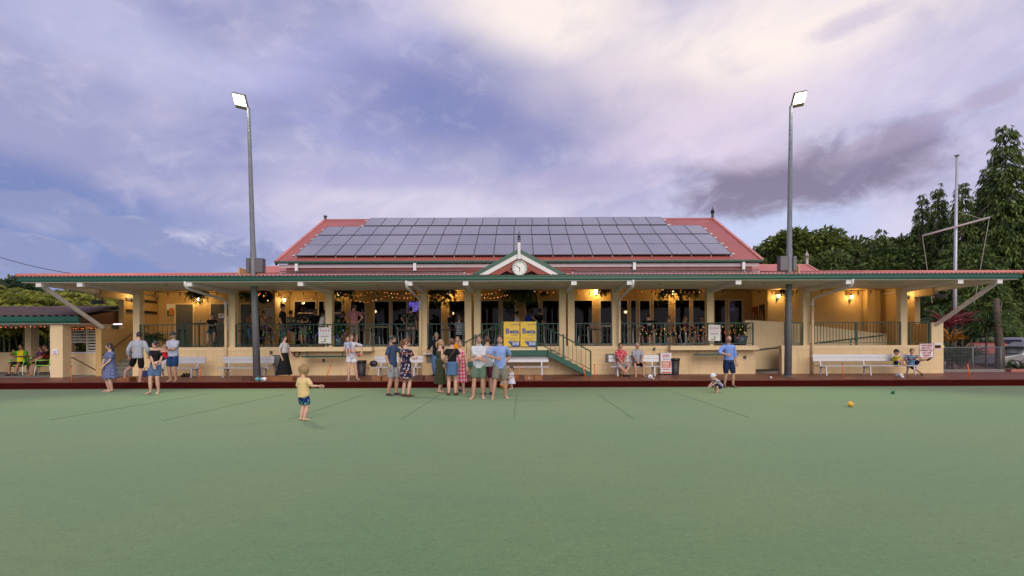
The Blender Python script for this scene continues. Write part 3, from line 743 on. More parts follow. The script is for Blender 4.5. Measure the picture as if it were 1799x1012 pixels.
# ------------------------------------------------------------------ clock
ck = empty('wall_clock', (0.02, 18.36, Z(471, 18.36)), 'round white clock hanging in the maroon entry gable', 'clock')
cc = org(ck)
def disc(r, y0, y1, m, nm, par, n=32): return MB().tube([cc + Vector((0, y0, 0)), cc + Vector((0, y1, 0))], r, n, True, (1, 0, 0)).build(nm, m, par, False)
disc(.265, .02, .07, mat('grey_green_clock_case', (.20, .25, .21), .4), 'case', ck)
MB().tube([cc + Vector((.255 * math.cos(a), .01, .255 * math.sin(a))) for a in np.linspace(0, 2 * math.pi, 33)], .03, 8).build('rim', mat('pale_clock_rim', (.42, .48, .44), .35, .2), ck, True)
disc(.235, .012, .019, mat('clock_face', (.80, .80, .80), .4, var=0), 'face', ck)
for h in range(12):
    a = R(90 - 30 * (h + 1)); text('numeral', str(h + 1), M_black, ck, cc + Vector((.185 * math.cos(a), .008, .185 * math.sin(a))), .065)
def hand(ang, L, w): a = R(90 - ang); MB().bar(cc + Vector((-.03 * math.cos(a), .002, -.03 * math.sin(a))), cc + Vector((L * math.cos(a), .002, L * math.sin(a))), .004, w).build('hand', M_black, ck)
hand(178, .13, .022); hand(306, .19, .016)

# ------------------------------------------------------------------ banners and signs
M_yel = mat('yellow_banner', (.72, .50, .045), .45, var=.06, vs=3); M_blue = mat('banner_blue', (.01, .07, .30), .45, var=0); M_pur = mat('banner_script_blue', (.10, .10, .22), .5, var=0)
def banner(x0, x1, label, addr):
    y = CY0 - .06; z0, z1 = FL + .0, Z(566, y) + .02; xc = (x0 + x1) / 2; w = x1 - x0
    root = empty('sponsor_banner', (xc, y, z0), label, 'banner', 'sponsor banners on the stair landing')
    me = MB(); nx = 8
    vs = []; fs = []
    for j in range(7):
        for i in range(nx + 1):
            vs.append((x0 + w * i / nx, y + .008 * math.sin(i * 1.3 + j), z0 + (z1 - z0) * j / 6))
    k = nx + 1
    fs = [(j * k + i, j * k + i + 1, (j + 1) * k + i + 1, (j + 1) * k + i) for j in range(6) for i in range(nx)]
    b = MB().box(x0, x1, y, y + .012, z0, z1).build('sheet', M_yel, root)
    h = z1 - z0
    text('lettering', 'Proudly Sponsored', M_pur, root, (xc, y - .003, z0 + h * .885), .085, ux=(1, 0, .14), shear=.35)
    text('lettering', 'by', M_pur, root, (xc + .02, y - .003, z0 + h * .80), .06, shear=.35)
    text('lettering', 'B', M_blue, root, (x0 + w * .235, y - .003, z0 + h * .61), .29, bold=.009)
    text('lettering', 'etta', M_blue, root, (x0 + w * .665, y - .003, z0 + h * .60), .235, bold=.009, sx=1.0)
    text('lettering', 'Cairns', M_pur, root, (x0 + w * .68, y - .003, z0 + h * .46), .10)
    text('lettering', addr, M_pur, root, (xc, y - .003, z0 + h * .335), .055)
    for q0, q1 in ((.28, .33), (.36, .56), (.60, .78)): MB().box(x0 + w * q0, x0 + w * q1, y - .004, y - .001, z0 + h * .245, z0 + h * .265).build('print_line', M_pur, root)
    MB().prism([(x0 + w * .24, z0 + h * .205), (x1, z0 + h * .205), (x1, z0 + .002), (x0 + w * .52, z0 + .002)], y - .004, y - .001).build('blue_corner', M_blue, root)
    for q0, q1, zq, hq in ((.55, .66, .115, .045), (.685, .76, .115, .045), (.785, .95, .115, .045), (.55, .72, .06, .025), (.75, .95, .06, .025)): MB().box(x0 + w * q0, x0 + w * q1, y - .007, y - .0045, z0 + h * zq, z0 + h * (zq + hq)).build('print_line', M_white, root)
banner(X(885, CY0), X(913, CY0), 'left of the two yellow sponsor banners on the stair landing', '114 Mulgrave St, Cairns')
banner(X(914.3, CY0), X(942, CY0), 'right of the two yellow sponsor banners on the stair landing', '114 Mulgrave St, Cairns')
M_sign = mat('white_sign', (.74, .74, .78), .35, var=.03); M_signred = mat('sign_red', (.42, .015, .03), .5, var=0); M_sgrey = mat('sign_grey_print', (.22, .23, .26), .5, var=0); M_sgreen = mat('sign_green', (.18, .40, .05), .5, var=0)
sg = empty('notice_board', (X(1627, WD), WD - .02, Z(630, WD)), 'white sign with red letters saying children are not permitted on the green', 'sign')
xa, xb, za, zb = X(1614.5, WD), X(1639.5, WD), Z(630.5, WD), Z(606, WD)
MB().box(xa, xb, WD - .02, WD - .001, za, zb).build('board', M_sign, sg)
mb = MB(); t_ = .012
for a in ((xa, xb, za, za + t_), (xa, xb, zb - t_, zb), (xa, xa + t_, za + t_, zb - t_), (xb - t_, xb, za + t_, zb - t_)): mb.box(a[0], a[1], WD - .024, WD - .021, a[2], a[3])
mb.build('border', M_signred, sg)
for i, l in enumerate(('CHILDREN', 'ARE NOT', 'PERMITTED', 'ON THE', 'GREEN')):
    text('lettering', l, M_signred, sg, ((xa + xb) / 2, WD - .024, zb - .085 - i * .105), .105, bold=.003, sx=.98)
for p0, p1, y, nm, l, dd in ((1642, 1652, (617, 605), 'small_notice', 'small white notice at the right end of the front wall', WD), (92, 102, (620, 610.5), 'small_notice', 'small white notice on the pillar of the left shelter', 20.44)):
    s = empty(nm, (X((p0 + p1) / 2, dd), dd, Z(y[0], dd)), l, 'sign')
    xa, xb = X(p0, dd), X(p1, dd)
    MB().box(xa, xb, dd - .015, dd - .001, Z(y[0], dd), Z(y[1], dd)).build('board', M_sign, s)
    zc = (Z(y[0], dd) + Z(y[1], dd)) / 2; h = Z(y[1], dd) - Z(y[0], dd)
    MB().box(xa + .06, xb - .06, dd - .018, dd - .0155, zc - h * .32, zc - h * .14).build('red_print', M_signred, s)
    MB().box(xa + .04, xb - .04, dd - .018, dd - .0155, zc + .01, zc + .03).build('grey_print', M_sgrey, s)
def menu(p0, p1, y0, y1, label):
    d = WD + .02; xa, xb, za, zb = X(p0, d), X(p1, d), Z(y1, d), Z(y0, d); w, h = xb - xa, zb - za
    s = empty('rules_sign', ((xa + xb) / 2, d, za), label, 'sign', 'rules signs on the railing')
    MB().box(xa, xb, d - .012, d, za, zb).build('board', M_sign, s)
    for k in range(4):
        cx = xa + w * (.2 + .2 * k); MB().tube([(cx, d - .0125, za + h * .80), (cx, d - .016, za + h * .80)], w * .06, 10, True, (1, 0, 0)).build('pictogram', mat('sign_pink', (.42, .10, .14), .5, var=0), s)
        MB().box(cx - w * .05, cx + w * .05, d - .015, d - .0125, za + h * .715, za + h * .73).build('caption', M_sgrey, s)
    for k, (q, ww) in enumerate(((.66, .5), (.60, .7), (.55, .72), (.36, .7), (.31, .55), (.26, .6))):
        MB().box(xa + w * .15, xa + w * (.15 + ww), d - .015, d - .0125, za + h * q, za + h * (q + .012)).build('print_line', mat('sign_pale_print', (.45, .46, .50), .5, var=0), s)
    MB().box(xa + w * .12, xa + w * .84, d - .015, d - .0125, za + h * .42, za + h * .47).build('arrow_line', M_sgrey, s)
    MB().box(xa + w * .44, xa + w * .58, d - .016, d - .0125, za + h * .06, za + h * .28).build('bottle_print', M_sgreen, s)
    for k in (.2, .31): MB().box(xa + w * k, xa + w * (k + .08), d - .016, d - .0125, za + h * .06, za + h * .12).build('black_print', M_black, s)
    for k in (.08, .84): MB().box(xa + w * k, xa + w * (k + .08), d - .016, d - .0125, za + h * .90, za + h * .95).build('corner_logo', M_sgreen, s)
menu(560, 582, 574, 602, 'white rules sign on the railing beside the leafy pot plant, left of the stairs')
menu(1244.5, 1265.5, 572, 600, 'white rules sign on the railing above the bald man, right of the stairs')
# signs and screens on the veranda walls
s = empty('wall_poster', (X(300, 24.38), 24.38, Z(553, 24.38)), 'orange and green poster on the wall left of the grey door', 'poster')
xa, xb, za, zb = X(293, 24.38), X(308, 24.38), Z(553.5, 24.38), Z(532, 24.38)
MB().box(xa, xb, 24.375, 24.398, za, zb).build('sheet', M_sign, s)
MB().box(xa + .02, xb - .02, 24.370, 24.3745, za + .01, za + .30).build('green_band', mat('poster_green', (.02, .12, .03), .5), s)
MB().box(xa + .12, xb - .06, 24.365, 24.3695, za + .05, za + .40).build('orange_panel', mat('poster_orange', (.55, .17, .02), .5), s)
s = empty('wall_notice', (X(393, 24.33), 24.34, Z(557, 24.34)), 'small white notice on the grey door behind the stools', 'sign')
MB().box(X(384, 24.34), X(393, 24.34), 24.345, 24.358, Z(557, 24.34), Z(549, 24.34)).build('sheet', M_sign, s); MB().box(X(386, 24.34), X(391, 24.34), 24.34, 24.3445, Z(554, 24.34), Z(551, 24.34)).build('print', M_sgrey, s)
s = empty('menu_sheet', (X(472, 24.36), 24.36, Z(566, 24.36)), 'pale printed sheet on the wall behind the left floodlight pole', 'sign')
MB().box(X(464, 24.36), X(481, 24.36), 24.375, 24.398, Z(566, 24.36), Z(539, 24.36)).build('sheet', mat('pale_paper', (.45, .43, .38), .6), s)
for k in range(5): MB().box(X(466, 24.36), X(479, 24.36), 24.37, 24.3745, Z(563 - k * 4.6, 24.36), Z(562 - k * 4.6, 24.36)).build('print_line', M_sgrey, s)
def screen(p0, p1, y0, y1, d, label, cols):
    xa, xb, za, zb = X(p0, d), X(p1, d), Z(y1, d), Z(y0, d)
    s = empty('television', ((xa + xb) / 2, d, za), label, 'television')
    MB().box(xa - .03, xb + .03, d, d + .06, za - .03, zb + .03).build('casing', M_black, s)
    m = bpy.data.materials.new('lit_screen'); m.use_nodes = True; N = NB(m.node_tree); b = m.node_tree.nodes['Principled BSDF']
    p = N.sep(N.n('ShaderNodeNewGeometry').outputs['Position'])
    f = N.noise(N.comb(N.m('MULTIPLY', p[0], 6), 0.0, N.m('MULTIPLY', p[2], 16)), 1.0, 3, .7)
    cr = N.n('ShaderNodeValToRGB'); N.put(cr.inputs[0], f); e = cr.color_ramp.elements
    e[0].position = .35; e[0].color = cols[0] + (1,); e[1].position = .7; e[1].color = cols[2] + (1,); q = e.new(.52); q.color = cols[1] + (1,)
    b.inputs['Base Color'].default_value = (.01, .01, .01, 1); N.put(b.inputs['Emission Color'], cr.outputs[0]); b.inputs['Emission Strength'].default_value = .55
    MB().box(xa, xb, d - .006, d - .001, za, zb).build('screen', m, s)
    MB().box((xa + xb) / 2 - .04, (xa + xb) / 2 + .04, d + .06, d + .25, zb - .2, zb + .5).build('mount', M_black, s)
screen(718.5, 741, 530, 547, 25.6, 'lit blue television behind the veranda railing, left of the downpipe', ((.01, .01, .12), (.08, .06, .5), (.75, .6, .7)))
screen(1280, 1291, 529, 548, 27.0, 'purple lit screen inside the right-hand glazed door', ((.04, .02, .12), (.25, .18, .45), (.5, .42, .65)))
for y0, y1, z0, z1, m, l in ((25.4, 26.6, 2.3, 3.35, mat('red_brown_pinboard', (.16, .04, .02), .7, var=.3, vs=5), 'red-brown pinboard on the side wall near the ramp'), (24.7, 25.2, 2.3, 3.4, M_black, 'dark notice panel at the corner of the side wall above the ramp')):
    s = empty('pinboard', (12.07, y0, z0), l, 'noticeboard'); MB().box(12.06, 12.098, y0, y1, z0, z1).build('board', m, s)
    mb = MB()
    for k in range(4): 
        yy = y0 + .05 + (y1 - y0 - .1) * k / 4; MB().box(12.052, 12.059, yy, yy + (y1 - y0) * .17, z0 + .1 + .08 * (k % 2), z0 + .6 + .25 * (k % 3) * .6).build('paper', mat('pinned_paper', (.28, .17, .10), .7), s)

# ------------------------------------------------------------------ benches
def bench(p0, p1, label, legs=2, dd=20.2):
    x0, x1 = X(p0, dd), X(p1, dd); y = dd
    root = empty('bench', ((x0 + x1) / 2, y, BZ), label, 'bench', 'aluminium benches along the front wall')
    zs = BZ + .40
    for k in range(2): MB().box(x0, x1, y - .20 + k * .17, y - .045 + k * .17, zs - .04, zs).build('seat_plank', M_alu, root)
    for k in range(2):
        Mb = Matrix.Rotation(R(-12), 3, 'X'); MB().obox(((x0 + x1) / 2 , y + .24 + .028 * k, zs + .22 + .14 * k), x1 - x0, .03, .132, Mb).build('back_plank', M_alu, root)
    for k in range(legs):
        x = x0 + .28 + (x1 - x0 - .56) * k / (legs - 1)
        MB().bar((x, y - .17, zs - .04), (x, y - .22, BZ), .05, .04).build('leg', M_alu, root)
        MB().bar((x, y + .13, zs - .04), (x, y + .20, BZ), .05, .04).build('leg', M_alu, root)
        MB().bar((x, y - .18, zs - .06), (x, y + .22, zs - .09), .05, .035).build('seat_bearer', M_alu, root)
        MB().bar((x, y + .17, zs - .08), (x, y + .30, zs + .42), .05, .04).build('back_bracket', M_alu, root)
bench(269, 354, 'aluminium bench behind the man in the cap')
bench(385, 476, 'empty aluminium bench left of the left floodlight pole')
bench(655, 741, 'aluminium bench behind the couple, with a dark bag on it')
bench(864, 964, 'aluminium bench below the yellow banners')
bench(1071, 1160, 'aluminium bench with two seated men')
bench(1434, 1612, 'long aluminium bench at the right where two boys sit', 3)

# ------------------------------------------------------------------ small things along the bank
def bowl_box(px, w, label, d=18.25, m=None, h=.16, num=None):
    x = X(px, d); root = empty('bowl_box', (x, d, BZ), label, 'wooden box', 'wooden bowl boxes along the bank')
    m = m or M_timber; a = w / 2; dp = .17
    MB().box(x - a, x + a, d - dp, d - dp + .015, BZ, BZ + h).build('front_board', m, root)
    MB().box(x - a, x + a, d + dp - .015, d + dp, BZ, BZ + h).build('back_board', m, root)
    MB().box(x - a, x - a + .015, d - dp + .015, d + dp - .015, BZ, BZ + h - .01).build('end_board', m, root)
    MB().box(x + a - .015, x + a, d - dp + .015, d + dp - .015, BZ, BZ + h - .01).build('end_board', m, root)
    MB().box(x - a + .015, x + a - .015, d - dp + .015, d + dp - .015, BZ + .002, BZ + .02).build('base_board', m, root)
    if num: text('number', num, M_white, root, (x, d - dp - .003, BZ + h * .5), .11)
    return root
k = 0
for px, w, m, num, l in ((222, .46, None, None, 'wooden bowl box behind the woman in the blue dress'), (234, .0, None, None, ''), (262, .5, None, None, 'wooden bowl box beside the dark blue cooler bag'),
                    (437, .36, M_darktimber, None, 'dark bowl box left of the left floodlight pole foot'), (455, .34, M_darktimber, None, 'dark bowl box at the foot of the left floodlight pole'), (483, .64, None, None, 'long light wooden bowl box below the walking woman in black skirt'), (508, .38, None, None, 'short wooden bowl box just left of the boy in yellow'),
                    (663, .32, None, None, 'wooden bowl box in front of the bench, leftmost of its row'), (681, .32, None, None, 'wooden bowl box half hidden by the man in navy shirt'), (736, .36, M_darktimber, None, 'dark bowl box right of the woman in the floral dress'),
                    (902, .24, None, None, 'wooden bowl box beside the toddler in white'), (929, .33, None, '2', 'wooden bowl box numbered two below the banners'), (946, .30, None, None, 'small wooden bowl box right of the numbered one'), (961, .34, M_darktimber, None, 'dark bowl box under the right stair flight')):
    if w: bowl_box(px, w, l, m=m, num=num)
for px, y0, y1, l in ((125, 643, 670, 'orange peg standing before the left shelter'), (351, 642, 669, 'orange peg beside the bench behind the man in the cap'), (575.5, 641, 669, 'orange peg right of the boy in yellow'),
                      (911, 640, 668, 'orange peg in front of the bench below the banners'), (1026.5, 639, 666, 'orange peg at the foot of the right stair flight'), (1045, 639, 664, 'orange peg standing just right of the stair foot peg'), (1481, 637, 664, 'orange peg in front of the long right bench'), (1702, 637, 664, 'orange peg in front of the wire fence')):
    d = 18.0; x = X(px, d); ln = rnd.uniform(-.10, .10)
    root = empty('marker_peg', (x, d, BZ), l, 'peg', 'orange pegs along the bank')
    MB().tube([(x - ln, d, BZ), (x + ln, d + .02, BZ + .55)], .017, 8).build('stake', M_orange, root, True)
    MB().tube([(x + ln, d + .02, BZ + .55), (x + ln * 1.03, d + .021, BZ + .575)], .02, 8).build('cap', M_black, root)
def bin_(px, d, h, label):
    x = X(px, d); root = empty('rubbish_bin', (x, d, BZ), label, 'bin', 'dark round bins')
    MB().lathe((x, d, BZ), [(.15, 0), (.155, .02), (.19, h - .08)], 20).build('body', mat('charcoal_bin', (.028, .03, .038), .5, var=.1), root, True)
    MB().lathe((x, d, BZ), [(.19, h - .10), (.205, h - .09), (.21, h), (.19, h), (.185, h - .06)], 20).build('liner_rim', M_black, root, True)
bin_(635, 20.75, .64, 'dark bin beside the woman in white holding a toddler'); bin_(1185.5, 20.75, .68, 'dark bin right of the white display box')
# white display box with red print
d = 20.7; xa, xb = X(1160, d), X(1179.5, d); za, zb = BZ, Z(621, d)
s = empty('display_box', ((xa + xb) / 2, d, BZ), 'white upright display box with orange panels beside the seated men', 'display')
MB().box(xa, xb, d - .02, d + .32, za + .05, zb).build('cabinet', mat('pale_grey_cabinet', (.55, .56, .58), .4), s)
for q in (xa + .05, xb - .05): MB().box(q - .02, q + .02, d, d + .3, za, za + .05).build('foot', M_black, s)
xa2, xb2 = xa + .03, xb - .02; h = zb - za - .05
MB().box(xa2, xb2, d - .026, d - .021, za + .06, zb - .02).build('face_panel', M_sign, s)
Mor = mat('display_orange', (.62, .13, .06), .5, var=0)
MB().box(xa2 + .02, xb2 - .02, d - .031, d - .027, za + .30, za + .58).build('orange_panel', Mor, s); MB().box(xa2 + .02, xb2 - .02, d - .031, d - .027, za + .07, za + .13).build('orange_panel', Mor, s)
for z, hq, m, gaps in ((zb - .11, .045, M_signred, 7), (zb - .18, .04, M_signred, 6), (zb - .27, .03, M_blue, 6), (za + .21, .04, M_signred, 7)):
    for i in range(gaps):
        ww = (xb2 - xa2 - .12) / gaps; MB().box(xa2 + .06 + ww * i, xa2 + .06 + ww * (i + .78), d - .031, d - .027, z, z + hq).build('print_line', m, s)
for i in range(4): MB().box(xa2 + .05, xb2 - .07 - .03 * (i % 2), d - .034, d - .0315, za + .52 - i * .06, za + .545 - i * .06).build('print_line', M_sign, s)
# grey service cabinet
s = empty('service_cabinet', (X(487, WD), WD - .2, BZ), 'grey steel cabinet on the wall behind the walking woman in black skirt', 'cabinet')
MB().box(X(479, WD - .2), X(495, WD - .2), WD - .22, WD - .001, .62, Z(622, WD - .2)).build('case', mat('grey_cabinet', (.15, .155, .15), .5, .2, var=.15), s, bevel=.008)
MB().box(X(480, WD - .2), X(494, WD - .2), WD - .232, WD - .222, .66, Z(623.5, WD - .2)).build('door', MATS['grey_cabinet'], s); MB().box(X(493, WD - .2), X(495, WD - .2) - .005, WD - .245, WD - .233, .9, .96).build('latch', M_black, s)
MB().box(X(484, WD), X(489, WD), WD - .1, WD - .001, .2, .62).build('conduit', M_galv, s)
# wall taps and hose
for px, py, l in ((477, 618, 'grey wall tap left of the service cabinet'), (569, 632, 'grey wall tap under the left green shelf'), (1149, 614, 'small wall tap above the white display box'), (1308, 629, 'small dark wall bracket right of the bald man')):
    x, z = X(px, WD), Z(py, WD); root = empty('wall_tap', (x, WD, z), l, 'tap')
    MB().box(x - .05, x + .05, WD - .03, WD - .001, z - .06, z + .06).build('plate', M_galv, root); MB().tube([(x, WD - .03, z), (x, WD - .12, z), (x, WD - .14, z - .07)], .022, 8).build('spout', M_galv, root, True); MB().tube([(x - .05, WD - .08, z + .05), (x + .05, WD - .08, z + .05)], .012, 6).build('handle', M_black, root)
mb = MB(); x, z = X(523, WD), Z(620, WD)
mb.tube([(x + .12 * math.cos(a), WD - .05 - .004 * a, z + .12 * math.sin(a)) for a in np.linspace(0, 6.28 * 3, 60)], .013, 6)
tag(mb.build('coiled_hose', M_black, smooth=True), 'black coiled hose hanging on the wall under the ledge', 'hose')
# green hanging trays below the ledges
def tray(p0, p1, py, label):
    d = WD - .45; xa, xb, z = X(p0, d), X(p1, d), Z(py, d); root = empty('hanging_shelf', ((xa + xb) / 2, d, z), label, 'shelf', 'green shelves hung below the ledges')
    MB().box(xa, xb, d - .16, d + .16, z - .03, z).build('shelf_board', M_rail, root); MB().box(xa, xb, d - .18, d - .161, z - .035, z + .03).build('front_lip', M_rail, root); MB().box(xa, xb, d + .161, d + .18, z - .035, z + .03).build('back_lip', M_rail, root)
    for x in (xa + .12, xb - .12): MB().box(x - .015, x + .015, d + .06, d + .09, z, z + .38).build('hanger', M_rail, root)
tray(533, 606, 625, 'green hanging shelf behind the boy in yellow, left of the stairs'); tray(1221, 1294, 624, 'green hanging shelf behind the bald man, right of the stairs')
def ball(px, py, r, m, label, z=0.0, nm='lawn_bowl', cat='bowl', group=None):
    d = (CAMZ - z - r) * F / max(1, (py - 600)); x = X(px, d); mb = MB().ell((x, d, z + r), r, r, r * .94, 24, 16)
    root = empty(nm, (x, d, z), label, cat, group); mb.build('body', m, root, True)
    for s in (-1, 1):
        MB().tube([(x + s * r * .93, d, z + r), (x + s * r * 1.0, d, z + r)], r * .38, 14).build('emblem_ring', M_white, root)
ball(1493.5, 712, .068, mat('yellow_bowl', (.75, .44, .02), .25, var=.05), 'yellow bowl lying on the green, nearest the viewer at the right', group='bowls on the green')
ball(1568, 691, .062, mat('green_bowl', (.01, .14, .05), .25, var=.05), 'dark green bowl lying on the green in front of the long bench', group='bowls on the green')
wb = mat('white_ball', (.8, .8, .82), .4, var=.03); tb = mat('turquoise_bowl', (.10, .42, .48), .3, var=.05)
def bankball(px, d, r, m, label, nm='lawn_bowl', z=BZ):
    x = X(px, d); root = empty(nm, (x, d, z), label, 'bowl'); MB().ell((x, d, z + r), r, r, r * .94, 20, 12).build('body', m, root, True)
    MB().tube([(x, d - r * .9, z + r), (x, d - r * .985, z + r)], r * .35, 12, True, (1, 0, 0)).build('emblem_ring', M_sgrey, root)
bankball(1142, 18.4, .09, wb, 'white bowl on the bank in front of the seated men'); bankball(1147.5, 18.1, .04, mat('cream_jack', (.7, .62, .48), .4), 'small cream jack beside the white bowl', 'jack_ball')
bankball(1354, 18.4, .045, wb, 'small white jack on the bank left of the right floodlight pole', 'jack_ball'); bankball(1583, 18.9, .075, wb, 'white bowl in front of the long right bench'); bankball(1585.5, 18.3, .05, wb, 'small white jack near the long bench', 'jack_ball')
bankball(452, 18.0, .08, tb, 'left turquoise bowl on the bank at the left floodlight pole'); bankball(460, 17.95, .075, tb, 'right turquoise bowl on the bank at the left floodlight pole'); bankball(464, 17.86, .085, wb, 'white bowl beside the turquoise bowls')
# toddler's orange and clear ball
s = empty('play_ball', (X(886, 17.0), 17.0, 0), 'orange and clear plastic play ball by the toddler in white', 'ball'); x = X(886, 17.0)
MB().ell((x, 17.0, .15), .155, .155, .15, 24, 16).build('clear_top', mat('pale_plastic', (.55, .55, .60), .2, trans=.4), s, True)
mb = MB(); mb.lathe((x, 17.0, .003), [(.03, 0), (.09, .018), (.135, .065), (.158, .12), (.160, .155)], 24); mb.build('orange_base', mat('orange_ball', (.85, .30, .01), .3), s, True)
# cooler bag, handbag on bench
s = empty('cooler_bag', (X(257, 19.4), 19.4, BZ), 'dark blue cooler bag on the bank behind the woman holding a baby', 'bag'); x = X(257.5, 19.4)
MB().box(x - .13, x + .13, 19.28, 19.5, BZ, BZ + .33).build('body', mat('navy_bag', (.012, .03, .12), .6, var=.15), s, bevel=.03); MB().tube([(x - .07, 19.39, BZ + .32), (x - .06, 19.39, BZ + .43), (x + .06, 19.39, BZ + .43), (x + .07, 19.39, BZ + .32)], .012, 6).build('handle', M_black, s, True)
s = empty('handbag', (X(655, 20.1), 20.15, BZ + .4), 'dark slouchy bag at the left end of the bench behind the couple', 'bag'); x = X(656, 20.15)
MB().ell((x, 20.17, BZ + .53), .17, .10, .13, 16, 10).build('body', mat('dark_leather', (.02, .018, .03), .45, var=.2), s, True); MB().tube([(x - .1, 20.1, BZ + .6), (x - .18, 20.02, BZ + .45), (x - .16, 20.0, BZ + .28)], .012, 6).build('strap', M_darktimber, s, True)
mb = MB(); x = X(325, 18.7)
for k in range(3):
    s = empty('shoes', (X(322 + k * 5, 20.5), 20.5, BZ), ('dark shoe under the bench right of the man in the cap, leftmost of three', 'dark shoe under the bench, middle of three', 'tan boot under the bench, rightmost of three')[k], 'shoe'); x = X(322 + k * 5, 20.5)
    MB().ell((x, 20.45, BZ + .045), .05, .13, .045, 12, 8).build('sole', M_black if k < 2 else M_darktimber, s, True); MB().ell((x, 20.52, BZ + .09), .045, .06, .07, 12, 8).build('upper', M_black if k < 2 else M_darktimber, s, True)
for px, d, l in ((1575, 19.0, 'clear plastic cup on the bank below the boy in yellow'), (1579, 19.3, 'clear plastic cup beside the white bowl')):
    x = X(px, d); s = empty('plastic_cup', (x, d, BZ), l, 'cup'); MB().lathe((x, d, BZ), [(.03, 0), (.042, .12)], 12).build('cup', mat('clear_plastic', (.55, .55, .55), .2, trans=.5), s, True); MB().lathe((x, d, BZ), [(.040, .118), (.045, .12), (.045, .126), (.040, .127)], 12).build('rim', M_white, s)

# ------------------------------------------------------------------ wall lamps (lit)
M_lamp = mat('lamp_glass_lit', (1, .8, .5), .4, var=0, emit=(1.0, .80, .50), es=14)
def wall_lamp(x, y, z, nx, ny, label, e=16):
    root = empty('wall_lamp', (x, y, z), label, 'lamp', 'lit wall lanterns on the veranda')
    nv = Vector((nx, ny, 0)); p = Vector((x, y, z))
    MB().ell(p + nv * .02, .05, .05, .07, 10, 8).build('back_plate', M_rail, root, True)
    MB().tube([p + nv * .03, p + nv * .10 + Vector((0, 0, -.03)), p + nv * .17 + Vector((0, 0, .03)), p + nv * .17 + Vector((0, 0, .08))], .012, 6).build('arm', M_rail, root, True)
    q = p + nv * .17
    MB().lathe(q + Vector((0, 0, .09)), [(.035, 0), (.06, .12)], 10).build('glass', M_lamp, root)
    MB().lathe(q + Vector((0, 0, .212)), [(.085, 0), (.03, .06), (.008, .10)], 10).build('cap', M_rail, root)
    l = bpy.data.lights.new('lantern', 'POINT'); l.energy = e; l.color = (1, .62, .22); l.shadow_soft_size = .06
    lo = bpy.data.objects.new('lantern_light', l); col.objects.link(lo); lo.parent = root; lo.location = nv * .27 + Vector((0, 0, .16))
wall_lamp(-17.6, 22.75, 3.55, 1, 0, 'lit lantern at the top of the left stair')
wall_lamp(X(352, 24.38), 24.39, 3.55, 0, -1, 'lit lantern below the wreath, left of the second grey door')
wall_lamp(-11.89, 25.0, 3.55, 1, 0, 'lit lantern on the inner corner right of the left floodlight pole')
wall_lamp(X(1365, 24.38), 24.39, 3.60, 0, -1, 'lit lantern left of the right floodlight pole'); wall_lamp(X(1493, 24.38), 24.39, 3.55, 0, -1, 'lit lantern alone on the wall above the long right bench'); wall_lamp(17.6, 22.65, 3.55, -1, 0, 'lit lantern on the far right end wall')
def bulkhead(px, label, e=36):
    x = X(px, BD); z = Z(515, BD); root = empty('bulkhead_lamp', (x, BD, z), label, 'lamp', 'lit bulkhead lamps on the veranda back wall')
    MB().box(x - .08, x + .08, BD - .05, BD - .001, z - .12, z - .02).build('base', M_white, root); MB().ell((x, BD - .08, z + .05), .08, .07, .09, 12, 8).build('glass', M_lamp, root, True)
    l = bpy.data.lights.new('bulkhead', 'POINT'); l.energy = e; l.color = (1, .60, .18); l.shadow_soft_size = .08
    lo = bpy.data.objects.new('bulkhead_light', l); col.objects.link(lo); lo.parent = root; lo.location = (0, -.22, .06)
bulkhead(1047, 'lit yellow lamp on the wall right of the stairs'); bulkhead(1180, 'lit yellow lamp behind the hanging ferns on the right'); bulkhead(786, 'lit yellow lamp behind the hanging fern left of the stairs'); bulkhead(595, 'lit yellow lamp behind the hanging fern near the leafy pot', 9)
# dim lamps inside the bar
for i, (x, y, z) in enumerate(((-8.5, 29.5, 3.4), (-4, 30, 3.3), (0, 30.2, 3.2), (6.2, 29.2, 3.3), (9.2, 30, 3.2))):
    root = empty('pendant_lamp', (x, y, z), 'warm pendant lamp glowing inside the dark bar, %s from the left' % ORDW[i], 'lamp', 'pendant lamps inside the bar')
    MB().ell((x, y, z), .10, .10, .08, 12, 8).build('glass', M_lamp, root, True); MB().tube([(x, y, z + .07), (x, y, 4.4)], .01, 6).build('cord', M_black, root)
    l = bpy.data.lights.new('pendant', 'POINT'); l.energy = 7; l.color = (1, .55, .22); l.shadow_soft_size = .1
    lo = bpy.data.objects.new('pendant_light', l); col.objects.link(lo); lo.parent = root; lo.location = (0, 0, -.15)

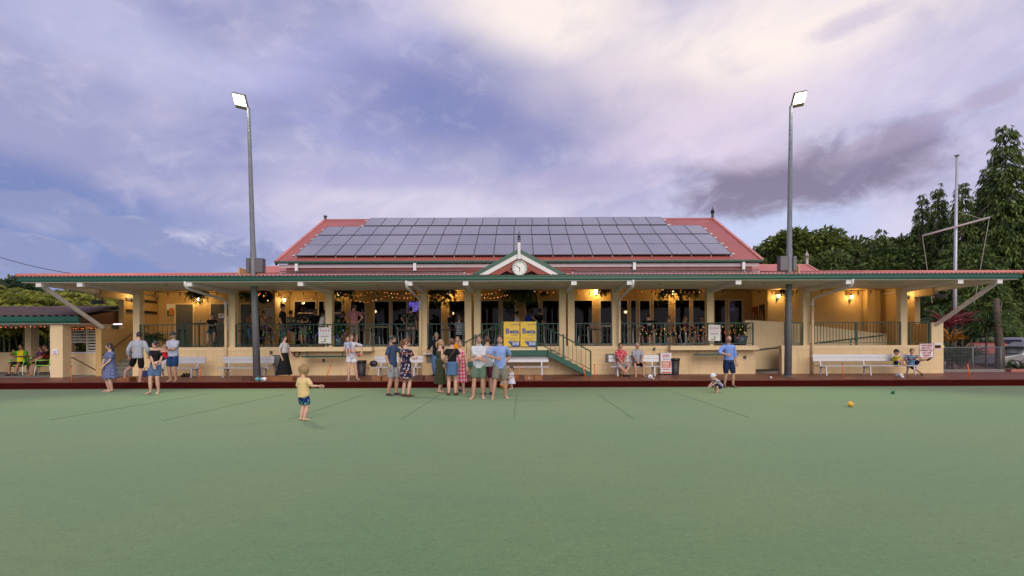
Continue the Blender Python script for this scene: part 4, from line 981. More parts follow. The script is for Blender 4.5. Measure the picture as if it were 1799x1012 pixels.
# ------------------------------------------------------------------ string lights
EMC = {'w': mat('bulb_warm', (.9, .7, .4), .4, var=0, emit=(1, .62, .25), es=1.7), 'r': mat('bulb_red', (.8, .1, .05), .4, var=0, emit=(1, .10, .03), es=1.7), 'o': mat('bulb_orange', (.8, .3, .05), .4, var=0, emit=(1, .32, .06), es=1.7),
       'g': mat('bulb_green', (.1, .7, .3), .4, var=0, emit=(.08, 1, .35), es=.7), 'b': mat('bulb_blue', (.2, .1, .8), .4, var=0, emit=(.22, .10, 1), es=1.0), 'y': mat('bulb_yellow', (.8, .6, .1), .4, var=0, emit=(1, .6, .08), es=1.7)}
M_bulb = mat('clear_bulb', (.55, .50, .42), .2, var=0)
def festoon(x0, x1, label):
    y = 21.75; z = 3.84; root = empty('festoon_string', ((x0 + x1) / 2, y, z), label, 'string lights', 'festoon strings along the veranda edge')
    n = int((x1 - x0) / .52); pts = []
    for i in range(n + 1):
        x = x0 + (x1 - x0) * i / n; pts.append((x, y, z - .02 - .05 * math.sin(math.pi * (i % 8) / 8)))
    MB().tube(pts, .008, 5).build('cable', M_black, root)
    for i, p in enumerate(pts):
        MB().lathe((p[0], p[1], p[2] - .13), [(.018, 0), (.022, .03), (.016, .13)], 8).build('socket', M_black, root)
        MB().ell((p[0], p[1], p[2] - .16), .026, .026, .036, 8, 6).build('bulb', M_bulb, root, True)
festoon(-15.8, -8.3, 'festoon string of clear bulbs over the left part of the veranda'); festoon(-7.8, -2.4, 'festoon string of clear bulbs left of the stairs'); festoon(2.5, 7.9, 'festoon string of clear bulbs right of the stairs'); festoon(8.3, 15.8, 'festoon string of clear bulbs over the ramp side')
def fairy(path, n, cols, label, sag=.15, r=.014):
    path = [Vector(p) for p in path]; root = empty('fairy_lights', path[0], label, 'string lights', 'coloured fairy light strings')
    pts = []
    for a, b in zip(path[:-1], path[1:]):
        for k in range(10):
            t = k / 10; p = a.lerp(b, t); p = p + Vector((0, 0, -sag * 4 * t * (1 - t))); pts.append(p)
    pts.append(path[-1]); MB().tube(pts, .005, 4).build('cable', M_black, root)
    for i in range(n):
        q = (i + .5) / n * (len(pts) - 1); p = pts[int(q)].lerp(pts[min(int(q) + 1, len(pts) - 1)], q - int(q)) + Vector((rnd.uniform(-.03, .03), -.02, rnd.uniform(-.04, .01)))
        MB().ell(p, r, r, r * 1.2, 6, 4).build('bulb', EMC[cols[i % len(cols)]], root)
def vp(px, py, d=22.2): return (X(px, d), d, Z(py, d))
fairy([vp(590, 507), vp(625, 519), vp(660, 507), vp(700, 516), vp(745, 507)], 26, 'owro', 'upper orange fairy lights over the man in pink shirt', .05)
fairy([vp(615, 524), vp(680, 518), vp(740, 514)], 18, 'rowo', 'lower drooping fairy lights left of the television', .18)
fairy([vp(752, 518), vp(790, 512), vp(835, 516), vp(880, 508)], 22, 'owr', 'fairy lights crossing behind the stair posts', .12)
fairy([vp(842, 521), vp(895, 516)], 9, 'owro', 'fairy lights left of the large fern', .12); fairy([vp(935, 510), vp(985, 513), vp(1020, 507), vp(1045, 512)], 14, 'wroo', 'fairy lights right of the large fern', .06)
fairy([vp(1090, 508), vp(1160, 508), vp(1240, 512), vp(1262, 508)], 30, 'rowr', 'fairy lights along the top right of the stairs', .10); fairy([vp(485, 517), vp(530, 523), vp(580, 517), vp(600, 510)], 10, 'woyr', 'sparse fairy lights beside the corner lantern', .05)
def rail_fairy(p0, p1, cols, n, label):
    d = WD + .03; root = empty('railing_lights', (X(p0, d), d, FL), label, 'string lights', 'fairy lights wound on the railing')
    xs = [X(p0 + (p1 - p0) * i / n, d) for i in range(n + 1)]
    MB().tube([(x, d, FL + (.85 if i % 2 else .25)) for i, x in enumerate(xs)], .004, 4).build('cable', M_black, root)
    for i in range(n):
        for k in range(3):
            t = (k + rnd.uniform(.1, .9)) / 4; x = xs[i] + (xs[i + 1] - xs[i]) * t; za, zb = (.25, .85) if i % 2 == 0 else (.85, .25)
            MB().ell((x, d - .015, FL + za + (zb - za) * t), .012, .011, .013, 6, 4).build('bulb', EMC[rnd.choice(cols)], root)
rail_fairy(458, 610, 'gbgbg', 16, 'blue and green fairy lights on the left veranda railing'); rail_fairy(1122, 1312, 'royro', 22, 'red and amber fairy lights on the right veranda railing')

# ------------------------------------------------------------------ heaters, speakers, fan at the ends
for s, px, l in ((-1, 174, 'black strip heater hanging in the left end opening'), (1, 1651, 'black strip heater hanging in the right end opening')):
    d = 21.4; x = X(px, d); z = Z(528 if s < 0 else 523, d); root = empty('strip_heater', (x, d, z), l, 'heater', 'strip heaters at the veranda ends')
    MB().box(x - .26, x + .26, d - .08, d + .08, z - .08, z + .08).build('housing', M_black, root, bevel=.01); MB().box(x - .22, x + .22, d - .09, d - .081, z - .05, z + .05).build('grille', mat('dark_grille', (.05, .05, .05), .5, .5), root)
    for q in (-.15, .15): MB().box(x + q - .01, x + q + .01, d - .01, d + .01, z + .08, SO).build('hanger', M_black, root)
d = 22.8; x, z = X(1560, d), Z(507, d); root = empty('ceiling_fan', (x, d, z), 'brown ceiling fan under the right end of the veranda', 'fan')
MB().lathe((x, d, z - .05), [(.06, 0), (.10, .03), (.09, .10), (.03, .13), (.015, .14), (.015, .5)], 14).build('motor', M_darktimber, root, True)
for a in (20, 140, 260):
    c_, s_ = math.cos(R(a)), math.sin(R(a)); MB().bar((x + .1 * c_, d + .1 * s_, z), (x + .68 * c_, d + .68 * s_, z + .01), .13, .012).build('blade', M_darktimber, root)

# ------------------------------------------------------------------ veranda furniture
def place(root, x, y, z, rz, label, group=None, used={}):
    """first use moves the thing itself, later uses copy it with its parts"""
    if root.name not in used: used[root.name] = 1; o = root
    else:
        o = root.copy(); col.objects.link(o)
        for ch in root.children:
            c = ch.copy(); col.objects.link(c); c.parent = o
    o.location = (x, y, z); o.rotation_euler = (0, 0, R(rz)); o['label'] = label
    if group: o['group'] = group
    return o
def mk(name, cat): return empty(name, (0, 0, 0), name.replace('_', ' '), cat)
st = mk('bar_stool', 'stool')
MB().lathe((0, 0, .70), [(.17, 0), (.18, .02), (.17, .05)], 16).build('seat', M_black, st)
for a, b in ((-1, -1), (1, -1), (1, 1), (-1, 1)): MB().bar((a * .11, b * .11, .70), (a * .17, b * .17, 0), .025, .025).build('leg', M_black, st)
MB().tube([(.15 * math.cos(t), .15 * math.sin(t), .28) for t in np.linspace(0, 6.283, 13)], .01, 6).build('foot_ring', M_black, st)
bt = mk('bar_table', 'table')
MB().box(-.32, .32, -.32, .32, 1.03, 1.06).build('table_top', M_black, bt); MB().tube([(0, 0, .02), (0, 0, 1.03)], .035, 10).build('column', M_black, bt); MB().lathe((0, 0, 0), [(.26, 0), (.26, .015), (.05, .03)], 16).build('base', M_black, bt)
ct = mk('cafe_table', 'table')
MB().box(-.36, .36, -.36, .36, .71, .74).build('table_top', M_darktimber, ct); MB().tube([(0, 0, .05), (0, 0, .71)], .03, 10).build('column', M_alu, ct)
for a in (45, 135, 225, 315): MB().bar((0, 0, .06), (.30 * math.cos(R(a)), .30 * math.sin(R(a)), .02), .05, .03).build('foot', M_alu, ct)
ch = mk('cafe_chair', 'chair')
MB().box(-.21, .21, -.21, .21, .43, .46).build('seat', M_black, ch)
for a in (-1, 1):
    MB().tube([(a * .20, -.20, .44), (a * .22, -.24, 0)], .014, 6).build('leg', M_alu, ch); MB().tube([(a * .20, .20, .84), (a * .20, .20, .44), (a * .22, .26, 0)], .014, 6).build('leg', M_alu, ch)
MB().box(-.2, .2, .19, .215, .60, .84).build('backrest', M_black, ch)
for i, (px, d) in enumerate(((350, 22.6), (435, 22.7), (520, 22.6), (592, 22.7))): place(bt, X(px, d), d, FL + .012, 0, 'tall black bar table on the left veranda, %s from the left' % ORDW[i], 'bar tables on the veranda')
for i, (px, d) in enumerate(((320, 22.2), (373, 22.3), (424, 23.2), (470, 22.5), (498, 23.0), (545, 22.2))): place(st, X(px, d), d, FL + .012, rnd.uniform(0, 40), 'black bar stool on the left veranda, %s from the left' % ORDW[i], 'bar stools on the veranda')
T = (640, 715, 790, 858, 968, 1045, 1112, 1150, 1205, 1235)
for i, px in enumerate(T):
    d = 22.3 + .35 * (i % 2); place(ct, X(px, d), d, FL + .012, rnd.uniform(-8, 8), 'cafe table with silver leg behind the railing, %s from the left' % ORDW[i], 'cafe tables on the veranda')
ci = 0
for i, px in enumerate(T):
    d = 22.3 + .35 * (i % 2)
    for s in (-1, 1):
        place(ch, X(px, d) + s * .52, d + rnd.uniform(-.12, .12), FL + .012, s * -90 + 180 + rnd.uniform(-15, 15), 'black seated chair with silver legs on the veranda, %s from the left' % ORDW[ci], 'cafe chairs on the veranda'); ci += 1
# drinks on tables
M_clear = mat('drink_glass', (.50, .48, .42), .1, var=0, trans=.3)
for i, (px, d, zt) in enumerate(((352, 22.5, 1.06), (508, 22.6, 1.06), (516, 22.4, 1.06), (524, 22.5, 1.06), (530, 22.6, 1.06), (596, 22.5, 1.06), (722, 22.4, .74), (788, 22.5, .74))):
    x = X(px, d); s = empty('drink_glass', (x, d, FL + .012 + zt), 'drinking glass on the veranda tables, %s from the left' % ORDW[i], 'glass', 'drinks on the veranda tables')
    MB().lathe((x, d, FL + .014 + zt), [(.028, 0), (.036, .13)], 10).build('tumbler', M_clear if i != 6 else mat('red_cup', (.5, .02, .02), .4), s, True); MB().lathe((x, d, FL + .014 + zt), [(.034, .128), (.038, .13), (.036, .135)], 10).build('rim', M_clear, s)
d = 22.25; x = X(1043, d); s = empty('tote_bag', (x, d, FL + .75), 'tan tote bag standing on the cafe table right of the stairs', 'bag')
MB().box(x - .17, x + .17, d - .08, d + .08, FL + .755, FL + 1.03).build('body', mat('tan_canvas', (.26, .17, .11), .8, var=.15), s, bevel=.02); MB().tube([(x - .09, d, FL + 1.02), (x - .06, d, FL + 1.14), (x + .06, d, FL + 1.14), (x + .09, d, FL + 1.02)], .012, 6).build('handle', MATS['tan_canvas'], s)
s = empty('green_bottle', (X(1494.5, WD + .12), WD + .12, FL - .01), 'green bottle standing on the right wall by the railing', 'bottle'); x = X(1494.5, WD + .12)
MB().lathe((x, WD + .12, FL - .01), [(.032, 0), (.034, .14), (.014, .2), (.013, .25)], 12).build('glass', mat('green_glass', (.03, .12, .04), .15, var=0), s, True); MB().lathe((x, WD + .12, FL + .04), [(.0345, 0), (.0345, .07)], 12).build('label_band', M_sign, s)

# ------------------------------------------------------------------ left shelter
sh = empty('shelter', (-21.5, 21.6, BZ), 'low open shelter with tiled roof and green gutter at the far left', 'building')
M_tile = mat('brown_roof_tile', (.085, .052, .048), .65, var=.35, vs=3); 
MB().box(X(88, 20.45), X(110, 20.45), 20.45, 20.85, BZ, 2.36).build('pillar', M_post, sh); MB().box(-25.2, -24.8, 20.45, 20.85, BZ, 2.36).build('pillar', M_post, sh)
mb = MB(); W0, W1, y = -19.55, -17.88, 21.75; a, b = X(124, y), X(170, y); z0, z1 = Z(616, y), Z(572, y)
mb.box(W0, a, y, y + .2, BZ, 2.42); mb.box(b, W1, y, y + .2, BZ, 2.42); mb.box(a, b, y, y + .2, BZ, z0); mb.box(a, b, y, y + .2, z1, 2.42)
mb.build('front_wall', M_cream, sh)
fr = MB().box(a, b, y - .04, y + .0, z0 - .05, z0 - .001).build('sill', M_white, sh)
lw = MB().box((a + b) / 2 + .06, (a + b) / 2 + .13, y + .05, y + .11, z0, z1).build('louvre_frame', M_frame, sh)
for k in range(8):
    z = z0 + .06 + (z1 - z0 - .08) * k / 8
    for xa, xb in ((a + .01, (a + b) / 2 + .055), ((a + b) / 2 + .135, b - .01)):
        if xa < a + .1 and k < 3: continue
        MB().obox(((xa + xb) / 2, y + .08, z), xb - xa, .012, .10, Matrix.Rotation(R(-55), 3, 'X')).build('louvre_blade', M_white, lw)
MB().box(-30, W1 - .2, 24.3, 24.5, BZ, Z(616, 24.3)).build('low_back_wall', M_cream, sh); MB().box(-20.05, -19.75, 23.9, 24.298, BZ, 2.5).build('rear_column', M_post, sh); MB().box(-23.6, -23.3, 23.9, 24.298, BZ, 2.5).build('rear_column', M_post, sh)
MB().box(-30, W1, 20.5, 24.3, BZ, BZ + .01).build('floor', M_concrete, sh)
MB().box(-30, -17.82, 20.30, 24.9, 2.38, 2.40).build('ceiling', M_soffit, sh)
MB().prismx([(20.28, 2.40), (20.24, 2.50), (20.24, 2.68), (20.38, 2.68), (20.38, 2.40)], -30, -17.83).build('gutter', M_gutter, sh)
sb = MB().prismx([(20.3, 2.62), (22.35, 3.05), (24.9, 2.55), (24.9, 2.41), (20.3, 2.41)], -30, -17.85).build('roof_deck', M_darktimber, sh)
tw, tl = .30, .33; th = math.atan2(.44, 2.0)
mb = MB(); vs = []; n = 6
for yy in (0, tl + .04):
    for i in range(n + 1): vs.append((tw * i / n, yy, .035 * math.sin(math.pi * 2 * i / n) ))
    for i in range(n + 1): vs.append((tw * i / n, yy, .035 * math.sin(math.pi * 2 * i / n) - .022))
q = n + 1; fs = [(i, i + 1, 2 * q + i + 1, 2 * q + i) for i in range(n)] + [(i, q + i, q + i + 1, i + 1) for i in range(n)]
tm = MB().add(vs, fs).mesh('roof_tile', (0, 0, 0), [M_tile]); 
for r_ in range(6):
    for k in range(27):
        yy = 20.28 + r_ * tl * math.cos(th); zz = 2.70 + (yy - 20.28) * math.tan(th) + .03
        o = put('roof_tile', tm, sb, Vector((-17.9 - (k + 1) * tw, yy, zz)) - org(sh)); o.rotation_euler = (th + rnd.uniform(.01, .04), 0, 0)
MB().tube([(-30, 22.33, 3.16), (-17.85, 22.33, 3.16)], .09, 8).build('ridge_tiles', M_tile, sb)
mb = MB().tube([(X(110, 20.9), 20.9, 1.02), (-18.75, 21.0, 1.0), (-17.95, 21.5, .30)], .022, 8); mb.build('handrail', M_darktimber, sh, True)
MB().box(X(199, 21.3), X(213, 21.3), 21.3, 21.36, Z(568, 21.3), Z(566, 21.3)).build('tube_light', mat('tube_glow', (1, .95, 1), .4, var=0, emit=(1, .85, .95), es=1.1), sh)
fairy([(-24, 20.6, 2.3), (-22, 20.6, 2.3), (-19.4, 20.6, 2.3)], 26, 'ror', 'red fairy lights under the shelter roof edge', .03); fairy([(X(128, 21.7), 21.7, Z(573, 21.7)), (X(170, 21.7), 21.7, Z(573, 21.7))], 10, 'ror', 'red fairy lights above the louvred window', .02)
pc = mk('plastic_chair', 'chair'); M_lime = mat('lime_plastic', (.22, .55, .06), .4, var=.04); M_leg = mat('pale_chair_leg', (.6, .7, .58), .4)
MB().box(-.24, .24, -.24, .24, .42, .45).build('seat', M_lime, pc); MB().tube([(-.25, .22, .45), (-.25, .26, .80), (0, .29, .86), (.25, .26, .80), (.25, .22, .45)], .028, 8).build('back_frame', M_lime, pc, True)
for k in (-.12, 0, .12): MB().box(k - .03, k + .03, .255, .275, .45, .84).build('back_slat', M_lime, pc)
for a in (-1, 1):
    MB().tube([(a * .25, .24, .66), (a * .28, -.20, .66), (a * .26, -.23, .45)], .022, 8).build('arm', M_lime, pc, True)
    for b in (-1, 1): MB().tube([(a * .23, b * .22, .43), (a * .27, b * .27, 0)], .020, 8).build('leg', M_leg, pc, True)
place(pc, X(36, 21.9), 21.9, BZ + .012, 10, 'lime green plastic chair under the man in green and yellow shirt', 'plastic chairs in the shelter'); place(pc, X(78, 21.6), 21.6, BZ + .012, -60, 'lime green plastic chair beside the shelter pillar', 'plastic chairs in the shelter')

# ------------------------------------------------------------------ flagpole, fence, cars and far things at the right
fx = X(1677, 26); root = empty('flagpole', (fx, 26, 0), 'white flagpole with a tilted yardarm behind the right end of the roof', 'flagpole')
MB().tube([(fx, 26, 0), (fx + .04, 26, 5), (fx + .16, 26, Z(277, 26))], [.085, .08, .055], 12).build('pole', mat('pale_pole', (.50, .50, .56), .4, .3, var=.1), root, True)
MB().lathe((fx + .16, 26, Z(277, 26)), [(.10, 0), (.11, .04), (.05, .06)], 12).build('truck_cap', M_galv, root)
pa, pb = Vector((X(1621, 25.8), 25.8, Z(417, 25.8))), Vector((X(1739, 25.8), 25.8, Z(385, 25.8)))
MB().tube([pa, pb], [.05, .05], 10).build('yardarm', mat('pink_grey_yard', (.42, .34, .36), .5), root, True)
for p, q in ((pa, (X(1638, 25.8), 25.8, 3.5)), (pb, (X(1712, 25.8), 25.8, 3.5)), (pa.lerp(pb, .9), (fx + .1, 25.9, Z(375, 26)))): MB().tube([p, q], .014, 5).build('halyard', mat('pale_rope', (.42, .40, .33), .8), root)
fy = 21.9; f0, f1 = X(1655, fy), X(1762, fy); z0, z1 = BZ + .12, Z(613, fy)
root = empty('wire_fence', (f0, fy, BZ), 'low wire mesh fence right of the clubhouse', 'fence')
MB().box(f0, f1, fy - .08, fy + .08, BZ, BZ + .12).build('kerb', M_concrete, root)
for x in (f0 + .03, (f0 + f1) / 2, f1 - .1): MB().tube([(x, fy, BZ), (x, fy, z1 + .03)], .028, 8).build('post', M_galv, root, True)
MB().tube([(f0, fy, z1), (f1, fy, z1)], .018, 6).build('top_rail', M_galv, root)
mb = MB(); x = f0
while x < f1: mb.box(x - .0025, x + .0025, fy - .003, fy + .003, z0, z1); x += .06
z = z0
while z < z1: mb.box(f0, f1, fy - .0055, fy - .0031, z - .0025, z + .0025); z += .06
o = mb.build('mesh_panel', M_galv, root, kind='stuff')
MB().box(X(1765, 22.3), 45, 22.0, 22.2, BZ, BZ + .1).build('pink_kerb', mat('pink_kerb_paint', (.45, .15, .12), .7, var=.2), kind='structure')
def car(x, y, rz, m, label, H=1.62, L=4.5, Wd=1.82, suv=True):
    root = empty('parked_car', (0, 0, 0), label, 'car', 'cars parked beyond the fence')
    hb = .95 if suv else .82
    prof = [(-L / 2, .45), (-L / 2 + .03, hb - .05), (-L / 2 + .12, hb + .03), (-L / 2 + (.32 if suv else .5), H - .10), (-L / 2 + .75, H), (L * .08, H), (L * .25, hb + .08), (L * .46, hb - .12), (L / 2, .72), (L / 2, .38), (L / 2 - .2, .25), (-L / 2 + .2, .25)]
    vs = []; n = len(prof)
    for sgn in (-1, 1):
        for px_, pz in prof:
            w = Wd / 2 * (1 if pz < hb + .1 else 1 - .30 * (pz - hb) / (H - hb) * .7); vs.append((sgn * w, px_, pz))
    fs = [tuple(range(n)), tuple(range(n, 2 * n))[::-1]] + [(i, i + n, (i + 1) % n + n, (i + 1) % n) for i in range(n)]
    MB().add(vs, fs).build('body', m, root, bevel=.05)
    gm = mat('car_glass', (.02, .025, .03), .08, var=0)
    zt, zb = H - .14, hb + .06
    mb = MB().add([(-Wd * .38, -L / 2 + .20, zb), (Wd * .38, -L / 2 + .20, zb), (Wd * .33, -L / 2 + (.36 if suv else .52), zt), (-Wd * .33, -L / 2 + (.36 if suv else .52), zt)], [(0, 1, 2, 3)]); 
    mb = MB(); e = .02
    a0, a1 = -L / 2 + .17, -L / 2 + (.33 if suv else .49)
    mb.add([(-Wd * .40, a0 - e, zb), (Wd * .40, a0 - e, zb), (Wd * .34, a1 - e, zt), (-Wd * .34, a1 - e, zt), (-Wd * .40, a0 + .1, zb), (Wd * .40, a0 + .1, zb), (Wd * .34, a1 + .1, zt), (-Wd * .34, a1 + .1, zt)], [(0, 1, 2, 3), (7, 6, 5, 4), (0, 4, 5, 1), (3, 2, 6, 7), (0, 3, 7, 4), (1, 5, 6, 2)]); mb.build('rear_window', gm, root)
    for s in (-1, 1):
        wz0, wz1 = Wd / 2 * .985, Wd / 2 * .83
        MB().add([(s * (wz0 + .01), -L / 2 + .45, zb), (s * (wz0 + .01), L * .20, zb), (s * (wz1 + .015), L * .08, zt), (s * (wz1 + .015), -L / 2 + .6, zt), (s * .5, -L / 2 + .45, zb), (s * .5, L * .20, zb), (s * .5, L * .08, zt), (s * .5, -L / 2 + .6, zt)], [(0, 1, 2, 3), (7, 6, 5, 4), (0, 4, 5, 1), (3, 2, 6, 7), (0, 3, 7, 4), (1, 5, 6, 2)]).build('side_window', gm, root)
        MB().obox((s * Wd * .41, -L / 2 + .01, hb - .12), .26, .08, .16).build('tail_light', mat('tail_red', (.5, .01, .01), .2, var=0, emit=(1, .03, .02), es=.5), root, bevel=.02)
        for yy in (-L * .31, L * .31):
            w = MB().tube([(s * (Wd / 2 - .20), yy, .33), (s * (Wd / 2 + .01), yy, .33)], .33, 20).build('wheel', M_black, root); MB().tube([(s * (Wd / 2 - .05), yy, .33), (s * (Wd / 2 + .02), yy, .33)], .20, 14).build('rim', M_alu, w)
    MB().add([(-Wd * .43, L * .25 + .02, hb + .11), (Wd * .43, L * .25 + .02, hb + .11), (Wd * .36, L * .08 + .03, H - .05), (-Wd * .36, L * .08 + .03, H - .05), (-Wd * .43, L * .2, hb + .05), (Wd * .43, L * .2, hb + .05), (Wd * .36, L * .03, H - .1), (-Wd * .36, L * .03, H - .1)], [(0, 1, 2, 3), (7, 6, 5, 4), (0, 4, 5, 1), (3, 2, 6, 7), (0, 3, 7, 4), (1, 5, 6, 2)]).build('windscreen', gm, root)
    MB().box(-.26, .26, -L / 2 - .02, -L / 2 + .02, .62, .74).build('number_plate', M_sign, root); MB().box(-Wd * .46, Wd * .46, -L / 2 - .06, -L / 2 + .15, .32, .50).build('bumper', M_black, root, bevel=.03)
    root.location = (x, y, 0); root.rotation_euler = (0, 0, R(rz)); return root
msil = mat('silver_car_paint', (.42, .43, .45), .3, .5, var=.03); mred = mat('dark_red_car_paint', (.20, .01, .015), .25, .2, var=.03); mgre = mat('grey_car_paint', (.28, .29, .30), .3, .5, var=.03)
car(X(1748, 31.5), 31.5, 20, msil, 'silver four-wheel drive parked behind the wire fence', 1.75); car(X(1706, 29), 29, 60, mred, 'dark red hatchback parked behind the wire fence', 1.45, 4.0, 1.7, False); car(X(1812, 25.6), 25.6, 80, mgre, 'grey car at the right edge of the picture beside the kerb', 1.50, 4.4, 1.8, False)
wbx, wby = 52, 62; root = empty('white_building', (wbx, wby, 0), 'white building with dark slots far behind the parked cars', 'building')
MB().box(40, 72, wby, wby + 8, 0, 6).build('wall', mat('white_wall', (.62, .64, .70), .6), root); MB().box(39.5, 72.5, wby - .8, wby + 8.5, 6, 6.3).build('roof', M_concrete, root)
for k in range(9):
    for r_ in range(3): MB().box(41.5 + k * 2.6, 42.6 + k * 2.6, wby - .05, wby - .001, 1.1 + r_ * 1.3, 1.45 + r_ * 1.3).build('vent_slot', M_black, root)
for p, q in (((52, 3.6), (56, .4)), ((56, 3.6), (52, .4))): MB().bar((p[0], wby - .3, p[1]), (q[0], wby - .3, q[1]), .12, .12).build('brace', M_galv, root)
# power line at the far left
pts = [Vector((X(-40, 30), 30, Z(436, 30))).lerp(Vector((X(197, 27), 27, Z(487, 27))), t) - Vector((0, 0, .25 * math.sin(math.pi * t))) for t in np.linspace(0, 1, 12)]
tag(MB().tube(pts, .018, 5).build('power_line', M_black), 'thin black power line sloping down to the left end of the roof', 'cable')
# ------------------------------------------------------------------ people
SKIN = {'fair': mat('skin_fair', (.60, .36, .27), .5, var=.05), 'mid': mat('skin_mid', (.48, .27, .185), .5, var=.05), 'tan': mat('skin_tan', (.31, .16, .10), .5, var=.05), 'dark': mat('skin_dark', (.10, .05, .03), .5, var=.05)}
M_eye = mat('eye_dark', (.02, .015, .012), .3, var=0); M_lip = mat('lip_tone', (.30, .10, .09), .5, var=0); M_brow = mat('brow_dark', (.05, .03, .02), .7, var=0)
HAIR = {'brown': mat('hair_brown', (.07, .035, .018), .6, var=.3, vs=20), 'dark': mat('hair_dark', (.014, .010, .008), .5, var=.3, vs=20), 'blond': mat('hair_blond', (.34, .22, .10), .6, var=.3, vs=20), 'grey': mat('hair_grey', (.22, .21, .20), .6, var=.3, vs=20), 'auburn': mat('hair_auburn', (.16, .062, .025), .6, var=.3, vs=20), 'lightbrown': mat('hair_light_brown', (.17, .095, .045), .6, var=.3, vs=20)}
def cloth(name, c, pat=None, c2=None, sc_=30.0, c3=None):
    if name in MATS: return MATS[name]
    m = mat(name, c, .85, var=.16, vs=7, spec=.2, bump=1.0, bs=9)
    if pat:
        t = m.node_tree; N = NB(t); b = t.nodes['Principled BSDF']
        pos = N.n('ShaderNodeTexCoord').outputs['Object']; p = N.sep(pos)
        if pat == 'check':
            f = N.m('ADD', N.m('LESS_THAN', N.m('FRACT', N.m('MULTIPLY', N.m('ADD', p[0], N.m('MULTIPLY', p[1], .6)), sc_)), .5), N.m('LESS_THAN', N.m('FRACT', N.m('MULTIPLY', p[2], sc_)), .5)); f = N.m('MULTIPLY', f, .5)
        elif pat == 'stripe': f = N.m('LESS_THAN', N.m('FRACT', N.m('MULTIPLY', p[2], sc_)), .5)
        elif pat == 'line':
            f = N.m('ADD', N.m('LESS_THAN', N.m('FRACT', N.m('MULTIPLY', N.m('ADD', p[0], p[2]), sc_)), .14), N.m('LESS_THAN', N.m('FRACT', N.m('MULTIPLY', N.m('SUBTRACT', p[0], p[2]), sc_)), .14), clamp=True)
        elif pat == 'half': f = N.m('LESS_THAN', N.m('ABSOLUTE', N.m('SUBTRACT', p[0], .03)), .11)
        else:
            v = N.n('ShaderNodeTexVoronoi'); v.inputs['Scale'].default_value = sc_; N.put(v.inputs['Vector'], pos); f = N.ss(v.outputs['Distance'], .42, .30)
        cc2 = c2
        if c3:
            v2 = N.n('ShaderNodeTexVoronoi'); v2.inputs['Scale'].default_value = sc_; N.put(v2.inputs['Vector'], pos)
            r_ = N.sep(v2.outputs['Color'])[0]; cc2 = N.mix(N.m('GREATER_THAN', r_, .5), c2, c3)
        cur = b.inputs['Base Color'].links[0].from_socket
        N.put(b.inputs['Base Color'], N.mix(f, cur, cc2))
    return m
def ik(a, b, l1, l2, hint):
    d = b - a; L = max(.02, min(d.length, (l1 + l2) * .999)); d = d.normalized(); b = a + d * L
    q = (l1 * l1 - l2 * l2 + L * L) / (2 * L); h = math.sqrt(max(0, l1 * l1 - q * q))
    hv = Vector(hint); hv = hv - d * hv.dot(d); hv = hv.normalized() if hv.length > 1e-5 else d.orthogonal().normalized()
    return a + d * q + hv * h, b
def remesh_obj(mb, vox, it=3):
    me = mb.mesh('tmp'); o = bpy.data.objects.new('tmp', me)
    r = o.modifiers.new('r', 'REMESH'); r.mode = 'VOXEL'; r.voxel_size = vox
    s = o.modifiers.new('s', 'SMOOTH'); s.factor = .5; s.iterations = it
    return o
def hand_mesh(mb, w, el, hs, side, curl=.5, fwd=Vector((0, -1, 0))):
    d = (w - el).normalized(); n = fwd - d * fwd.dot(d)
    n = n.normalized() if n.length > 1e-4 else d.orthogonal().normalized()
    t = d.cross(n).normalized()                        # across the palm
    pl = .088 * hs; kn = w + d * pl
    mb.tube([w - d * .02 * hs, w + d * .02 * hs, w + d * .06 * hs, kn], [(.026 * hs, .019 * hs), (.034 * hs, .015 * hs), (.041 * hs, .014 * hs), (.039 * hs, .012 * hs)], 10, True, t)
    pn = t.cross(d) * side                               # palm side
    for i, (off, ln) in enumerate(((-.030, .066), (-.010, .076), (.010, .072), (.029, .056))):
        b = kn + t * off * hs - d * .006 * hs; p = [b]; dr = d.copy()
        for k in range(3):
            dr = (dr + pn * curl * (.45 + .2 * k)).normalized(); p.append(p[-1] + dr * ln * hs * (.45, .32, .25)[k])
        mb.tube(p, [.0098 * hs, .0092 * hs, .0084 * hs, .0062 * hs], 6)
    b = w + d * .022 * hs - t * .028 * hs; dr = (d * .75 - t * .6 + pn * .35).normalized()
    p = [b, b + dr * .036 * hs]; dr = (dr + d * .45 + pn * .2).normalized(); p.append(p[-1] + dr * .03 * hs); p.append(p[-1] + dr * .022 * hs)
    mb.tube(p, [.014 * hs, .0115 * hs, .010 * hs, .007 * hs], 6)
